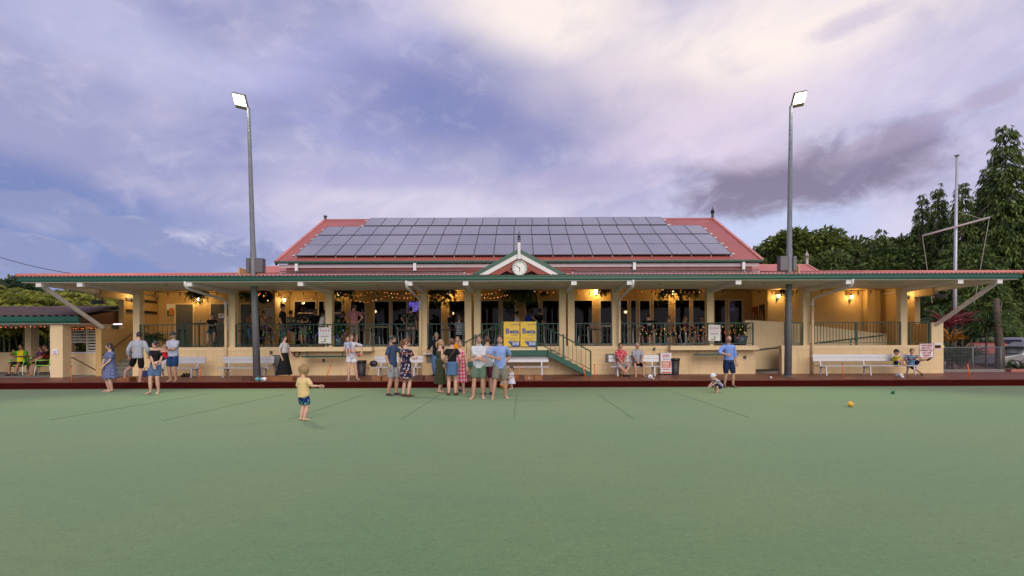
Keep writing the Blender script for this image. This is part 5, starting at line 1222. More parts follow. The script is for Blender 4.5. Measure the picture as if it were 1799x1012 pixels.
def person(label, x, y, z, H, face=0, skin='fair', hair=('short', 'brown'), top=None, bottom=None, dress=None, shoes=None, kid=0.0, fem=False, wide=1.0,
           hl=None, hr=None, fl=None, fr=None, pel=(0, 0, 0), lean=0, side=0, look=(0, 0), el=None, er=None, kl=None, kr=None, ftl=None, ftr=None, curl=.5, extra=None, voxel=.013, group=None, beard=False, band=None):
    root = empty('person', (x, y, z), label, 'person', group); root.rotation_euler = (0, 0, R(face))
    ORG[root.name] = Vector((0, 0, 0))
    S = H; hk = 1 + .55 * kid; hh = .139 * hk; B = (1 - hh) / .868
    hw_ = 1 + .25 * kid; g = wide * hw_
    tz = lambda q: q * B
    hipz = .515 * B * (1 - .09 * kid)
    U = lambda p: Vector((p[0] * S, p[1] * S, p[2] * S))
    pv = Vector((pel[0], pel[1], pel[2] + hipz))
    ML = Matrix.Rotation(R(lean), 3, 'X') @ Matrix.Rotation(R(side), 3, 'Y')
    def sp(h, fx=0, fy=0): return pv + ML @ Vector((fx, fy, (h - .515) * B * (1 + .09 * kid * .5)))
    shw = (.086 if fem else .099) * g ** .6
    sh = {1: sp(.800, shw), -1: sp(.800, -shw)}; hip = {1: pv + Vector((.050 * g ** .5, 0, -.005)), -1: pv + Vector((-.050 * g ** .5, 0, -.005))}
    la, lf = .172 * B, .150 * B; lt = hipz - .275 * B * (1 - .07 * kid); ls = (.275 * (1 - .07 * kid) - .040) * B
    dz_ = pel[2]
    hands = {1: Vector(hl) if hl else sh[1] + Vector((.045, -.02, -.315 * B)), -1: Vector(hr) if hr else sh[-1] + Vector((-.045, -.02, -.315 * B))}
    feet = {1: Vector(fl) if fl else Vector((.058, .01, .042)), -1: Vector(fr) if fr else Vector((-.058, .01, .042))}
    eh = {1: el or (.5, .8, -.2), -1: er or (-.5, .8, -.2)}; kh = {1: kl or (.1, -1, 0), -1: kr or (-.1, -1, 0)}
    A = {}; Lg = {}
    for s in (1, -1):
        e, h = ik(sh[s], hands[s], la, lf, eh[s]); A[s] = (sh[s], e, h); k, f = ik(hip[s], feet[s], lt, ls, kh[s]); Lg[s] = (hip[s], k, f)
    b = MB()
    fw = (.078, .060, .074) if fem else (.078, .070, .084)     # hip, waist, chest half widths
    tors = [(.475, fw[0] * .75, .052), (.505, fw[0] * 1.04, .062), (.54, fw[0] * 1.08, .064), (.60, fw[1] * 1.03, .053), (.64, fw[1], .052), (.70, fw[2] * .97, .062 if not fem else .066), (.745, fw[2] * 1.02, .066 if not fem else .072), (.785, fw[2] * 1.08, .056), (.812, fw[2] * .92, .044), (.828, .052, .036), (.842, .033, .034), (.87, .030, .032), (.90, .030, .032)]
    sdv = ML @ Vector((1, 0, 0))
    def torso(mb, lo, hi, off=0.0, k=1.0):
        pts = []; rad = []
        for h, rx, ry in tors:
            if lo <= h <= hi: pts.append(U(sp(h, 0, .004 if h < .8 else .01))); rad.append(((rx * g * k + off) * S, (ry * (g if g < 1.2 else g * 1.05) * k + off) * S))
        mb.tube(pts, rad, 20, True, sdv); return mb
    torso(b, .47, .91)
    ra = (.027, .0265, .023, .0225, .0225, .0158) if not fem else (.0235, .0225, .020, .0195, .019, .0138)
    def limb(mb, pts, rads, off=0.0, k=1.0, upto=None, n=10):
        q = [pts[0], pts[0].lerp(pts[1], .5), pts[0].lerp(pts[1], .92), pts[1].lerp(pts[2], .1), pts[1].lerp(pts[2], .4), pts[2]]
        if upto is not None:
            t0 = [0, .5, .92, 1.1, 1.4, 2.0]; qq = []; rr = []
            for i in range(6):
                if t0[i] <= upto: qq.append(q[i]); rr.append(rads[i])
                else:
                    w = (upto - t0[i - 1]) / (t0[i] - t0[i - 1])
                    if w > .02: qq.append(q[i - 1].lerp(q[i], w)); rr.append(rads[i - 1] * (1 - w) + rads[i] * w)
                    break
            q, rads = qq, rr
        mb.tube([U(p) for p in q], [(r * g ** .5 * k + off) * S for r in rads], n); return q
    rl = (.044, .045, .033, .0315, .0345, .0200) if not fem else (.046, .046, .0335, .031, .0335, .0188)
    for s in (1, -1):
        b.ell(U(sh[s] + Vector((-.010 * s, 0, -.006))), .031 * S * g ** .4, .032 * S * g ** .4, .031 * S * g ** .4, 12, 8)
        limb(b, A[s], ra); limb(b, Lg[s], rl)
        ft = (ftl if s > 0 else ftr) or (.25 * s, -1, -.12); fd = Vector(ft).normalized(); a = Lg[s][2]; hs_ = S * (1 + .1 * kid)
        up = Vector((0, 0, 1)); upv = (up - fd * up.dot(fd)).normalized(); sdf = fd.cross(upv)
        base = U(a) - upv * .020 * S
        pts = [base - fd * .028 * S + upv * .004 * S, base - fd * .012 * S, base + fd * .035 * S + upv * .002 * S, base + fd * .080 * S - upv * .004 * S, base + fd * .112 * S - upv * .009 * S, base + fd * .122 * S - upv * .010 * S]
        rd = [(.014 * S, .014 * S), (.021 * S, .022 * S), (.022 * S, .022 * S), (.027 * S, .015 * S), (.024 * S, .009 * S), (.012 * S, .005 * S)]
        b.tube(pts, rd, 10, True, sdf)
        if shoes:
            m2 = MB(); m2.tube([p - upv * .0 for p in pts], [(r0 * 1.18 + .004, r1 * 1.15 + .004) for r0, r1 in rd], 12, True, sdf); m2.build('shoe', shoes, root, True)
    # head, face and hands are joined to the remeshed body
    x_ = MB(); hs = hh * S / .232; nk = sp(.872); hc = U(nk) + ML @ Vector((0, -.012 * hs, .098 * hs))
    Mh = ML @ Matrix.Rotation(R(look[0]), 3, 'Z') @ Matrix.Rotation(R(look[1]), 3, 'X')
    def headpt(th, ph, k=1.0):
        X_, Y_, Z_ = math.sin(th) * math.cos(ph), math.sin(th) * math.sin(ph), -math.cos(th)
        rx, ry, rz = .075, .093, .116
        jaw = max(0, -Z_); rx *= 1 - .30 * jaw ** 1.5; yo = 0
        if Z_ < 0 and Y_ < 0: yo = -.010 * jaw
        if Y_ > 0: ry *= 1 - .25 * jaw
        return Vector((X_ * rx * k, Y_ * ry * k + yo, Z_ * rz * k)) * hs
    n, mm = 24, 16; vs = []
    for i in range(mm + 1):
        th = math.pi * i / mm
        for k in range(n):
            ph = 2 * math.pi * k / n; v = headpt(th, ph); a_ = ph - 1.5 * math.pi
            fz = v.z / hs
            if abs(v.x / hs) < .045 and v.y < 0 and -.01 < fz < .025 and abs(v.x / hs) > .015: v.y += .006 * hs
            vs.append(hc + Mh @ v)
    fs = [(i * n + k, i * n + (k + 1) % n, (i + 1) * n + (k + 1) % n, (i + 1) * n + k) for i in range(mm) for k in range(n)]
    x_.add(vs, fs)
    HP = lambda a, c_, e: hc + Mh @ (Vector((a, c_, e)) * hs)
    x_.tube([HP(0, -.088, .018), HP(0, -.096, -.006), HP(0, -.102, -.020), HP(0, -.090, -.030)], [.006 * hs, .009 * hs, .013 * hs, .008 * hs], 8)
    for s in (1, -1): x_.ell(HP(.076 * s, .008, -.005), .010 * hs, .020 * hs, .032 * hs, 8, 6, Mh)
    for s in (1, -1): hand_mesh(x_, U(A[s][2]), U(A[s][1]), S / 1.72 * (1 + .15 * kid), s, curl)
    x_.k = 1
    for s in (1, -1): x_.ell(HP(.030 * s, -.0845, .010), .0125 * hs, .007 * hs, .0065 * hs, 8, 6, Mh)
    x_.k = 3
    for s in (1, -1): x_.ell(HP(.031 * s, -.0875, .030), .018 * hs, .006 * hs, .004 * hs, 8, 4, Mh)
    x_.k = 2; x_.ell(HP(0, -.089, -.055), .022 * hs, .008 * hs, .006 * hs, 10, 6, Mh)
    exm = x_.mesh('face', (0, 0, 0), [SKIN[skin], M_eye, M_lip, M_brow], True)
    body = put('body', bpy.data.meshes.new('body'), root); defer(remesh_obj(b, voxel), body, exm, (SKIN[skin], M_eye, M_lip, M_brow))
    # hair
    ht, hcol = hair; hm = HAIR.get(hcol) or hcol
    if ht != 'bald':
        hb = MB(); vs = []; idx = {}; thk = {'curly': 1.20, 'short': 1.07}.get(ht, 1.085); n2, m2 = 28, 18; rr = random.Random(hash(label) & 0xffff)
        keep = set()
        for i in range(m2 + 1):
            th = math.pi * i / m2
            for k in range(n2):
                ph = 2 * math.pi * k / n2; v = headpt(th, ph, thk); q = v / hs; jit = .012 if ht == 'curly' else .004
                front = max(0, -math.sin(ph)); line = -.045 + .115 * front ** 1.5 if ht in ('short', 'curly') else -.07 + .135 * front ** 1.6
                if ht == 'bald_sides': line = -.04; 
                ok = q.z > line and not (ht == 'bald_sides' and q.z > .05)
                if not ok: v = v * .90
                idx[(i, k)] = len(vs); vs.append(hc + Mh @ (v * (1 + rr.uniform(-jit, jit) * 3)) + Mh @ Vector((0, .004 * hs, .004 * hs)))
        fs = [(idx[i, k], idx[i, (k + 1) % n2], idx[i + 1, (k + 1) % n2], idx[i + 1, k]) for i in range(m2) for k in range(n2)]
        hb.add(vs, fs)
        if ht == 'curly':
            for q in range(70):
                th, ph = rr.uniform(1.5, 3.1), rr.uniform(0, 6.28)
                if -math.sin(ph) > .5 and th < 2.1: continue
                hb.ell(hc + Mh @ headpt(th, ph, 1.2), .022 * hs, .022 * hs, .02 * hs, 6, 4)
        if ht == 'long':
            hb.tube([HP(0, .05, .03), HP(0, .085, -.04), HP(.005, .085, -.13), HP(.01, .09, -.22), HP(.012, .085, -.29)], [(.06 * hs, .05 * hs), (.085 * hs, .045 * hs), (.085 * hs, .04 * hs), (.065 * hs, .03 * hs), (.02 * hs, .01 * hs)], 14, True, Mh @ Vector((1, 0, 0)))
        if ht == 'pony':
            hb.tube([HP(0, .085, .045), HP(0, .125, .04), HP(0, .145, -.02), HP(0, .135, -.10), HP(0, .12, -.16)], [.018 * hs, .028 * hs, .032 * hs, .026 * hs, .008 * hs], 10)
        if ht == 'bun': hb.ell(HP(0, .115, .03), .042 * hs, .04 * hs, .042 * hs, 10, 8)
        hb.build('hair', hm, root, True)
    if beard:
        bb = MB(); vs = []; n2 = 16
        for i in range(6):
            for k in range(n2 + 1):
                th = math.pi * (.12 + .046 * i); ph = math.pi * (1.10 + .80 * k / n2); vs.append(hc + Mh @ headpt(th, ph, 1.045))
        bb.add(vs, [(i * (n2 + 1) + k, i * (n2 + 1) + k + 1, (i + 1) * (n2 + 1) + k + 1, (i + 1) * (n2 + 1) + k) for i in range(5) for k in range(n2)]); bb.build('beard', hm, root, True)
    # clothing
    def cloth_part(nm, mb, m, vx=None): o = put(nm, bpy.data.meshes.new(nm), root); defer(remesh_obj(mb, vx or voxel, 2), o, None, (m,)); return o
    def sleeves(mb, upto, off):
        for s in (1, -1):
            if upto > 0:
                mb.ell(U(sh[s] + Vector((-.010 * s, 0, -.006))), (.0315 * g ** .4 + off) * S, (.033 * g ** .4 + off) * S, (.031 * g ** .4 + off) * S, 12, 8)
                limb(mb, A[s], tuple(r * 1.0 + .002 + .004 * (i > 0) for i, r in enumerate(ra)), off, 1.0, upto, 12)
    if top:
        m, sl, lo = top[0], top[1], top[2]; off = (top[3] if len(top) > 3 else .010) * .72
        mb = MB(); pts = []; rad = []
        for h, rx, ry in tors:
            if h < lo - .02 or h > .83: continue
            pts.append(U(sp(max(h, lo), 0, .004 if h < .8 else .01))); kk = 1.0 if h > .66 else 1.04
            rx2 = max(rx, fw[2] * .87) if (h < .70 and not fem) else (max(rx, fw[2] * .88) if h < .7 else rx)
            rad.append(((rx2 * g * kk + off) * S, (max(ry, .060 if h < .7 else ry) * g * kk + off) * S))
        mb.tube(pts, rad, 22, True, sdv); sleeves(mb, sl, off * .6); cloth_part('shirt' if sl > 0 else 'top', mb, m)
        if sl >= .5 and len(top) > 4:
            MB().tube([U(sp(.833 + .010 * math.cos(a), .040 * math.sin(a), .008 - .040 * math.cos(a))) for a in np.linspace(.5, 5.78, 15)], .011 * S, 6).build('collar', m, root, True)
    if bottom:
        m, up = bottom[0], bottom[1]
        mb = MB(); torso(mb, .47, .61, .008, 1.02)
        if bottom[-1] == 'skirt':
            hem = up; wv = 18; pts = []; rings = 9; base = sp(.60); fm = (feet[1] + feet[-1]) / 2; fl_ = bottom[2]
            mb = MB(); vs = []
            for i in range(rings):
                t = i / (rings - 1); c_ = Vector(base).lerp(Vector((fm.x * .5 + pv.x * .5 , fm.y * .5 + pv.y * .5, hem)), t)
                for k in range(36):
                    a = 2 * math.pi * k / 36; rr_ = (fw[1] * 1.15 + .01) * g * (1 - t) + fl_ * t; rr_ = max(rr_, fw[0] * 1.24 * g * min(1, .7 + t * 4)) * (1 + .05 * t * math.sin(9 * a))
                    vs.append(U(c_ + Vector((math.cos(a) * rr_, math.sin(a) * rr_ * .8, 0))))
            fs = [(i * 36 + k, i * 36 + (k + 1) % 36, (i + 1) * 36 + (k + 1) % 36, (i + 1) * 36 + k) for i in range(rings - 1) for k in range(36)] + [tuple(range(36))[::-1], tuple(range((rings - 1) * 36, rings * 36))]
            mb.add(vs, fs); cloth_part('skirt', mb, m)
        else:
            for s in (1, -1): limb(mb, Lg[s], tuple((r * 1.03 + .004 if i else r * .9) for i, r in enumerate(rl)), (bottom[2] if len(bottom) > 2 else .006) * .75, 1.0, up, 12)
            cloth_part('trousers' if up > 1.3 else 'shorts', mb, m)
    if dress:
        m, sl, hem, flare = dress[:4]; waist = dress[4] if len(dress) > 4 else .64
        mb = MB(); pts = []; rad = []
        for h, rx, ry in tors:
            if h < .58 or h > .83 - (.02 if sl <= 0 else 0): continue
            pts.append(U(sp(h, 0, .004 if h < .8 else .01))); rad.append(((rx * g + .010) * S, (ry * g + .010) * S))
        mb.tube(pts, rad, 22, True, sdv); sleeves(mb, sl, .010)
        fm = (feet[1] + feet[-1]) / 2; base = sp(waist); vs = []; rings = 11
        for i in range(rings):
            t = i / (rings - 1); c_ = Vector(base).lerp(Vector((fm.x * .6 + pv.x * .4, fm.y * .6 + pv.y * .4, hem)), t)
            for k in range(40):
                a = 2 * math.pi * k / 40; rr_ = (fw[1] + .016) * g * (1 - t) + flare * t
                if t < .75: rr_ = max(rr_, fw[0] * 1.24 * g * min(1, .62 + t * 5))
                rr_ *= 1 + .055 * t * math.sin(10 * a + i * .15); vs.append(U(c_ + Vector((math.cos(a) * rr_, math.sin(a) * rr_ * .82, 0))))
        fs = [(i * 40 + k, i * 40 + (k + 1) % 40, (i + 1) * 40 + (k + 1) % 40, (i + 1) * 40 + k) for i in range(rings - 1) for k in range(40)] + [tuple(range(40))[::-1], tuple(range((rings - 1) * 40, rings * 40))]
        mb.add(vs, fs); cloth_part('dress', mb, m)
    if band:
        s = band; w, e = U(A[s][2]), U(A[s][1]); d = (w - e).normalized()
        MB().tube([w - d * .035 * hs, w - d * .012 * hs], .021 * S / 1.2, 10).build('wristband', mat('lime_wristband', (.55, .75, .03), .5, var=0), root)
    if extra: extra(root, U, sp, HP, hs, A, Lg, Mh)
    return root
def cap_fn(m, back=False):
    def f(root, U, sp, HP, hs, A, Lg, Mh):
        mb = MB(); vs = []; n = 20
        for i in range(7):
            th = math.pi * (.52 + .48 * i / 6)
            for k in range(n):
                ph = 2 * math.pi * k / n; vs.append(HP(.086 * math.sin(th) * math.cos(ph), .103 * math.sin(th) * math.sin(ph) + .004, -.118 * math.cos(th) + .018))
        mb.add(vs, [(i * n + k, i * n + (k + 1) % n, (i + 1) * n + (k + 1) % n, (i + 1) * n + k) for i in range(6) for k in range(n)])
        o = mb.build('cap', m, root, True)
        s = 1 if back else -1
        vs = [HP(.072 * math.sin(a), s * (.085 + .065 * math.cos(a)), .028 - .012 * math.cos(a)) for a in np.linspace(-1.5, 1.5, 11)] + [HP(.072 * math.sin(a), s * (.06 + .02 * math.cos(a)), .036) for a in np.linspace(-1.5, 1.5, 11)]
        vs += [v + Vector((0, 0, .006)) for v in vs]
        mb = MB(); mb.add(vs, [(i, i + 1, 12 + i, 11 + i) for i in range(10)] + [(22 + i, 33 + i, 34 + i, 23 + i) for i in range(10)] + [(i, 22 + i, 23 + i, i + 1) for i in range(10)]); mb.build('cap_brim', m, o)
    return f
def glasses_fn(dark=True, up=False):
    def f(root, U, sp, HP, hs, A, Lg, Mh):
        z = .012 if not up else .085; y = -.098 if not up else -.06
        mb = MB()
        for s in (1, -1):
            mb.ell(HP(.031 * s, y, z), .022 * hs, .005 * hs, .016 * hs, 10, 6, Mh); mb.tube([HP(.052 * s, y, z + .004), HP(.078 * s, .0, z + .008)], .003 * hs, 4)
        mb.tube([HP(-.01, y, z + .005), HP(.01, y, z + .005)], .003 * hs, 4); mb.build('sunglasses', M_black, root, True)
    return f
def px_(px, d): return X(px, d)
def gd(py, z=0.0): return (CAMZ - z) * F / (py - 600.0)          # depth of a point on the ground row
C = cloth
navy = C('navy_cloth', (.012, .022, .065)); black = C('black_cloth', (.012, .012, .014)); denim = C('denim', (.085, .16, .30)); white = C('white_cloth', (.66, .67, .72)); khaki = C('khaki_grey', (.20, .19, .155)); sandal = mat('brown_sandal', (.10, .045, .02), .6)
# 1 woman in blue patterned dress
d = gd(685.5)
person('woman with long dark hair in a blue patterned dress, hands clasped', px_(193, d), d, 0, 1.60, -28, 'fair', ('long', 'dark'), dress=(C('blue_pattern', (.085, .11, .25), 'line', (.26, .29, .43), 11), .75, .27, .165, .66), fem=True, wide=1.12, hl=(.03, -.12, .54), hr=(-.02, -.125, .535), el=(1, .3, 0), er=(-1, .3, 0), look=(-25, 0), band=1)
# 2 man in grey shirt, one leg kicked back
d = gd(670, BZ)
person('man in a grey long-sleeved shirt and dark shorts with one bare foot kicked back', px_(242, d), d, BZ, 1.80, 195, 'fair', ('short', 'dark'), top=(C('grey_shirt', (.36, .39, .46)), 1.75, .46, .016, 1), bottom=(black, .95, .008), fl=(.17, .12, .22), fr=(-.03, 0, .04), kl=(.1, -1, 0), ftl=(.1, .3, -1), lean=6, hl=(.17, -.06, .50), hr=(-.15, -.10, .52), look=(40, 0), beard=True)
# 3 woman with baby
d = gd(688.5)
person('woman in black t-shirt and denim shorts holding a baby', px_(273, d), d, 0, 1.66, 4, 'fair', ('bun', 'dark'), top=(black, .55, .53, .006), bottom=(denim, .75, .012), fem=True, wide=1.08, hl=(.115, -.13, .60), hr=(.05, -.13, .53), el=(1, .5, -.3), er=(-1, .3, -.2), fl=(.055, 0, .042), fr=(-.06, -.05, .042), look=(-10, 8), band=-1)
ind = d
person('baby in a red top carried on the hip of the woman in black', px_(289, d - .22), d - .20, .92, .74, -40, 'fair', ('short', 'lightbrown'), kid=1.6, top=(C('red_cloth', (.55, .012, .02)), .6, .52, .012), bottom=(navy, .8, .012), pel=(0, 0, -.12), fl=(.06, -.16, .10), fr=(-.10, -.16, .02), hr=(-.16, -.16, .62), hl=(.12, -.12, .55), voxel=.010, extra=glasses_fn())
# 5 man with cap, arms crossed
d = gd(668.5, BZ)
person('man in dark cap and pale polo shirt with folded arms', px_(304, d), d, BZ, 1.80, -8, 'mid', ('short', 'grey'), top=(C('lilac_polo', (.42, .45, .58)), .75, .50, .014, 1), bottom=(C('bright_navy', (.018, .05, .15)), .85, .016), wide=1.08, hl=(-.05, -.135, .665), hr=(.07, -.145, .65), el=(.7, .35, -1), er=(-.7, .35, -1), look=(10, 5), beard=True, extra=cap_fn(mat('dark_cap', (.03, .035, .05), .7)))
# 6 walking woman, black skirt
d = gd(664.5, BZ)
person('woman in white top and long black skirt walking along the bank', px_(500, d), d, BZ, 1.68, 75, 'fair', ('bun', 'dark'), top=(C('white_knit', (.50, .50, .50)), .75, .60, .008), bottom=(black, .10, .20, 'skirt'), fem=True, fl=(.04, -.10, .04), fr=(-.04, .16, .06), hr=(-.13, -.03, .50), hl=(.12, -.10, .50), band=-1, shoes=M_black, look=(-20, 0))
# 7 boy in yellow
d = gd(737)
person('curly-haired boy in pale yellow t-shirt and blue patterned shorts alone on the green', px_(533, d), d, 0, 1.17, 150, 'fair', ('curly', 'blond'), kid=.75, top=(C('pale_yellow', (.72, .55, .26)), .85, .46, .018), bottom=(C('boardshorts', (.012, .03, .14), 'floral', (.05, .25, .22), 14, (.12, .35, .38)), .8, .016), hl=(.12, -.10, .48), hr=(-.24, -.13, .60), er=(-.6, .6, -.6), fl=(.045, .02, .042), fr=(-.05, .03, .042), look=(-30, 20), curl=.9, voxel=.010)
# 8 woman in white with toddler on hip
d = gd(666.5, BZ)
person('woman in loose white shirt and white shorts carrying a toddler and a red drink', px_(617, d), d, BZ, 1.70, 25, 'fair', ('bun', 'lightbrown'), top=(C('loose_white', (.62, .62, .70)), .95, .44, .022), bottom=(white, .55, .016), fem=True, fl=(.12, 0, .04), fr=(-.06, -.04, .04), hl=(.21, -.02, .60), el=(.8, .5, .2), hr=(.0, -.13, .63), er=(-1, .3, -.3), look=(20, 0), shoes=mat('tan_shoe', (.30, .24, .18), .7), band=1)
person('toddler in pale blue top carried by the woman in white', px_(611.5, d - .2), d - .22, BZ + .93, .80, 20, 'fair', ('short', 'lightbrown'), kid=1.4, top=(C('pale_blue', (.34, .42, .58)), .6, .47, .014), bottom=(C('toddler_stripe', (.05, .06, .12), 'stripe', (.4, .4, .45), 30), .5, .010), pel=(0, 0, -.1), fl=(.05, -.12, .05), fr=(-.04, -.14, .03), voxel=.010)
cup = X(632, d); s = empty('red_drink', (cup, d - .12, BZ + .84), 'red drink held in the hand of the woman in white', 'drink'); MB().lathe((px_(632.5, d), d - .16, BZ + .86), [(.03, 0), (.038, .13)], 12).build('cup', mat('red_drink_cup', (.5, .02, .03), .3), s, True); MB().lathe((px_(632.5, d), d - .16, BZ + .86), [(.037, .128), (.041, .13), (.037, .137)], 12).build('rim', M_white, s)
# 10 couple
d = gd(694)
person('bearded man in navy shirt and grey shorts talking, hand at his mouth', px_(689, d), d, 0, 1.80, 72, 'mid', ('short', 'dark'), top=(C('slate_navy', (.045, .075, .15)), .75, .48, .014, 1), bottom=(C('pale_grey_shorts', (.30, .32, .36)), .88, .016), hl=(.05, -.16, .80), el=(.6, -.3, -1), hr=(-.13, -.03, .49), fl=(.06, -.03, .042), fr=(-.055, .05, .042), shoes=mat('maroon_sneaker', (.06, .025, .04), .6), beard=True, look=(0, 10), band=-1)
d = gd(696)
person('woman in a dark floral dress with her hair tied back, holding a phone', px_(713, d), d, 0, 1.70, 150, 'fair', ('pony', 'auburn'), dress=(C('dark_floral', (.018, .018, .05), 'floral', (.55, .22, .12), 14, (.45, .45, .55)), .7, .30, .122, .62), fem=True, wide=1.02, hr=(-.12, -.13, .66), er=(-.6, .6, -.6), hl=(.13, -.03, .49), look=(-40, 5), shoes=sandal)
s = empty('mobile_phone', (px_(724.5, d), d - .05, 1.14), 'dark mobile phone in the hand of the woman in floral dress', 'phone'); MB().obox((px_(725, d), d - .02, 1.19), .02, .075, .15, Matrix.Rotation(R(-25), 3, 'X')).build('case', mat('phone_blue', (.06, .10, .18), .3), s); MB().obox((px_(725, d) + .012, d - .02, 1.19), .004, .066, .135, Matrix.Rotation(R(-25), 3, 'X')).build('screen', M_black, s)
# 12 man in black at the counter
d = 20.55
person('balding man in dark jacket standing at the wall counter behind the group', px_(767, d), d, BZ, 1.80, -10, 'mid', ('short', 'grey'), top=(C('ink_jacket', (.012, .013, .025)), 1.6, .46, .018, 1), bottom=(denim, 1.95, .008), hr=(-.17, -.12, .56), hl=(.13, -.04, .49), shoes=M_black, look=(0, 25))
# 13-16 group of women
d = gd(688.5)
person('blond woman in a long olive strappy dress, hair in a ponytail', px_(774, d), d, 0, 1.68, 120, 'fair', ('pony', 'blond'), dress=(C('olive', (.055, .065, .035)), 0, .16, .138, .66), fem=True, hl=(.04, -.16, .60), hr=(-.12, -.06, .52), fl=(.07, -.03, .042), fr=(-.06, .06, .042), look=(-10, 0))
d = gd(694)
person('woman in black t-shirt and denim skirt seen from behind, bag across her', px_(794, d), d, 0, 1.70, 183, 'fair', ('bun', 'auburn'), top=(black, .55, .585, .006), bottom=(denim, .355, .112, 'skirt'), fem=True, wide=1.06, hl=(.12, -.08, .56), hr=(-.13, -.06, .54), shoes=sandal, look=(10, 0),
       extra=lambda root, U, sp, HP, hs, A, Lg, Mh: [MB().tube([U(sp(.815, -.07, .0)), U(sp(.80, -.05, .07)), U(sp(.70, .02, .09)), U(sp(.60, .09, .085)), U(sp(.56, .115, .07))], .008, 6).build('bag_strap', mat('brown_strap', (.20, .08, .05), .6), root, True), MB().ell(U(sp(.515, .13, .06)), .05, .085, .075, 12, 8).build('shoulder_bag', mat('patterned_bag', (.20, .13, .10), .6, var=.6, vs=30), root, True)])
d = gd(690)
person('smiling woman in a pink gingham dress', px_(808.5, d), d, 0, 1.66, -5, 'fair', ('bun', 'lightbrown'), dress=(C('pink_gingham', (.72, .45, .50), 'check', (.60, .01, .10), 9), 0, .20, .128, .66), fem=True, hl=(.14, -.06, .47), hr=(-.10, -.10, .56))
d = gd(687)
person('child in blue sitting on the green behind the women', px_(804, d), d, 0, .95, 70, 'fair', ('short', 'lightbrown'), kid=1.0, top=(C('orange_child', (.65, .25, .02)), .6, .48, .014), bottom=(C('child_blue', (.04, .14, .32)), .95, .014), pel=(0, .05, -.40), fl=(.10, -.36, .05), fr=(-.10, -.30, .05), kl=(.3, 0, 1), kr=(-.3, 0, 1), hl=(.18, .12, .08), hr=(-.14, -.1, .15), voxel=.010)
d = 20.0
person('person in an orange top standing behind the women in the group', px_(803.5, d), d, BZ, 1.62, 15, 'fair', ('short', 'blond'), top=(C('orange_top', (.70, .26, .01)), .6, .5, .012), bottom=(navy, 1.9, .008), fem=True)
# 17-19 men in the middle
d = gd(693)
person('man in a striped white shirt and plum shorts half hidden behind the others', px_(856, d), d, 0, 1.78, 190, 'mid', ('short', 'brown'), top=(C('fine_stripe', (.55, .56, .60), 'stripe', (.32, .34, .40), 26), .8, .47, .014), bottom=(C('plum', (.12, .02, .05)), .95, .012), shoes=mat('dark_thong', (.03, .03, .05), .6))
d = gd(699.5)
person('man in white short-sleeved shirt and green shorts with folded arms', px_(841.5, d), d, 0, 1.80, -4, 'mid', ('short', 'brown'), top=(C('white_dotted', (.60, .62, .68), 'floral', (.45, .48, .56), 40), .80, .47, .014, 1), bottom=(C('sage_green', (.12, .18, .13)), .80, .022), hl=(-.06, -.14, .615), hr=(.07, -.15, .605), el=(.7, .35, -1), er=(-.7, .35, -1), fl=(.055, .03, .042), fr=(-.085, -.06, .042), look=(8, 0))
person('man in light blue shirt and grey shorts with one hand at his chest', px_(876.5, d), d, 0, 1.80, 8, 'mid', ('short', 'brown'), top=(C('light_blue_shirt', (.24, .35, .66)), .80, .47, .014, 1), bottom=(khaki, .88, .022), hr=(-.06, -.15, .635), er=(-1, .1, -.4), hl=(.11, .09, .54), el=(1, .6, -.2), fl=(.105, .04, .042), fr=(-.10, -.06, .042), pel=(.015, 0, -.006), look=(-12, 0), extra=glasses_fn(up=True))
# 20 toddler in white dress
d = gd(683.5)
person('toddler in a white dress with dark hair standing at the edge of the green', px_(898.5, d), d, 0, .82, -60, 'fair', ('short', 'brown'), kid=1.4, dress=(C('toddler_white', (.62, .62, .70)), .6, .22, .20, .66), fem=True, hr=(-.16, -.16, .56), hl=(.12, -.14, .5), voxel=.010)
# 21-22 seated men
def seated(label, px, d, z, seat, H, face, skin, hair, top, bottom, **kw):
    B_ = .868; hz = .515 * H; dzv = (seat + .075 * H / 1.75 - hz) / H
    kn = .275; base = dict(pel=(0, .06, dzv), fl=(.07, -.20, .042), fr=(-.07, -.20, .042), kl=(.25, -1, .4), kr=(-.25, -1, .4), hl=(.05, -.17, (seat + .20) / H), hr=(-.05, -.17, (seat + .20) / H))
    base.update(kw); return person(label, px_(px, d), d, z, H, face, skin, hair, top=top, bottom=bottom, **base)
d = 20.15
seated('seated man in red floral shirt and pale shorts', 1091.5, d, BZ, .40, 1.78, 5, 'mid', ('short', 'dark'), (C('red_floral', (.50, .045, .085), 'floral', (.70, .40, .40), 16), .8, .50, .014, 1), (C('pale_shorts', (.50, .48, .46)), .95, .018), fl=(.01, -.19, .042), fr=(.10, -.20, .042), shoes=M_black, kl=(.8, -1, .4), kr=(-.8, -1, .4), band=-1)
seated('seated bald man in pale grey-blue shirt and black shorts', 1120.5, d, BZ, .40, 1.80, -2, 'mid', ('bald', 'grey'), (C('grey_blue_shirt', (.33, .36, .45)), .8, .50, .014, 1), (black, .9, .016), fl=(.08, -.19, .042), fr=(-.08, -.19, .042))
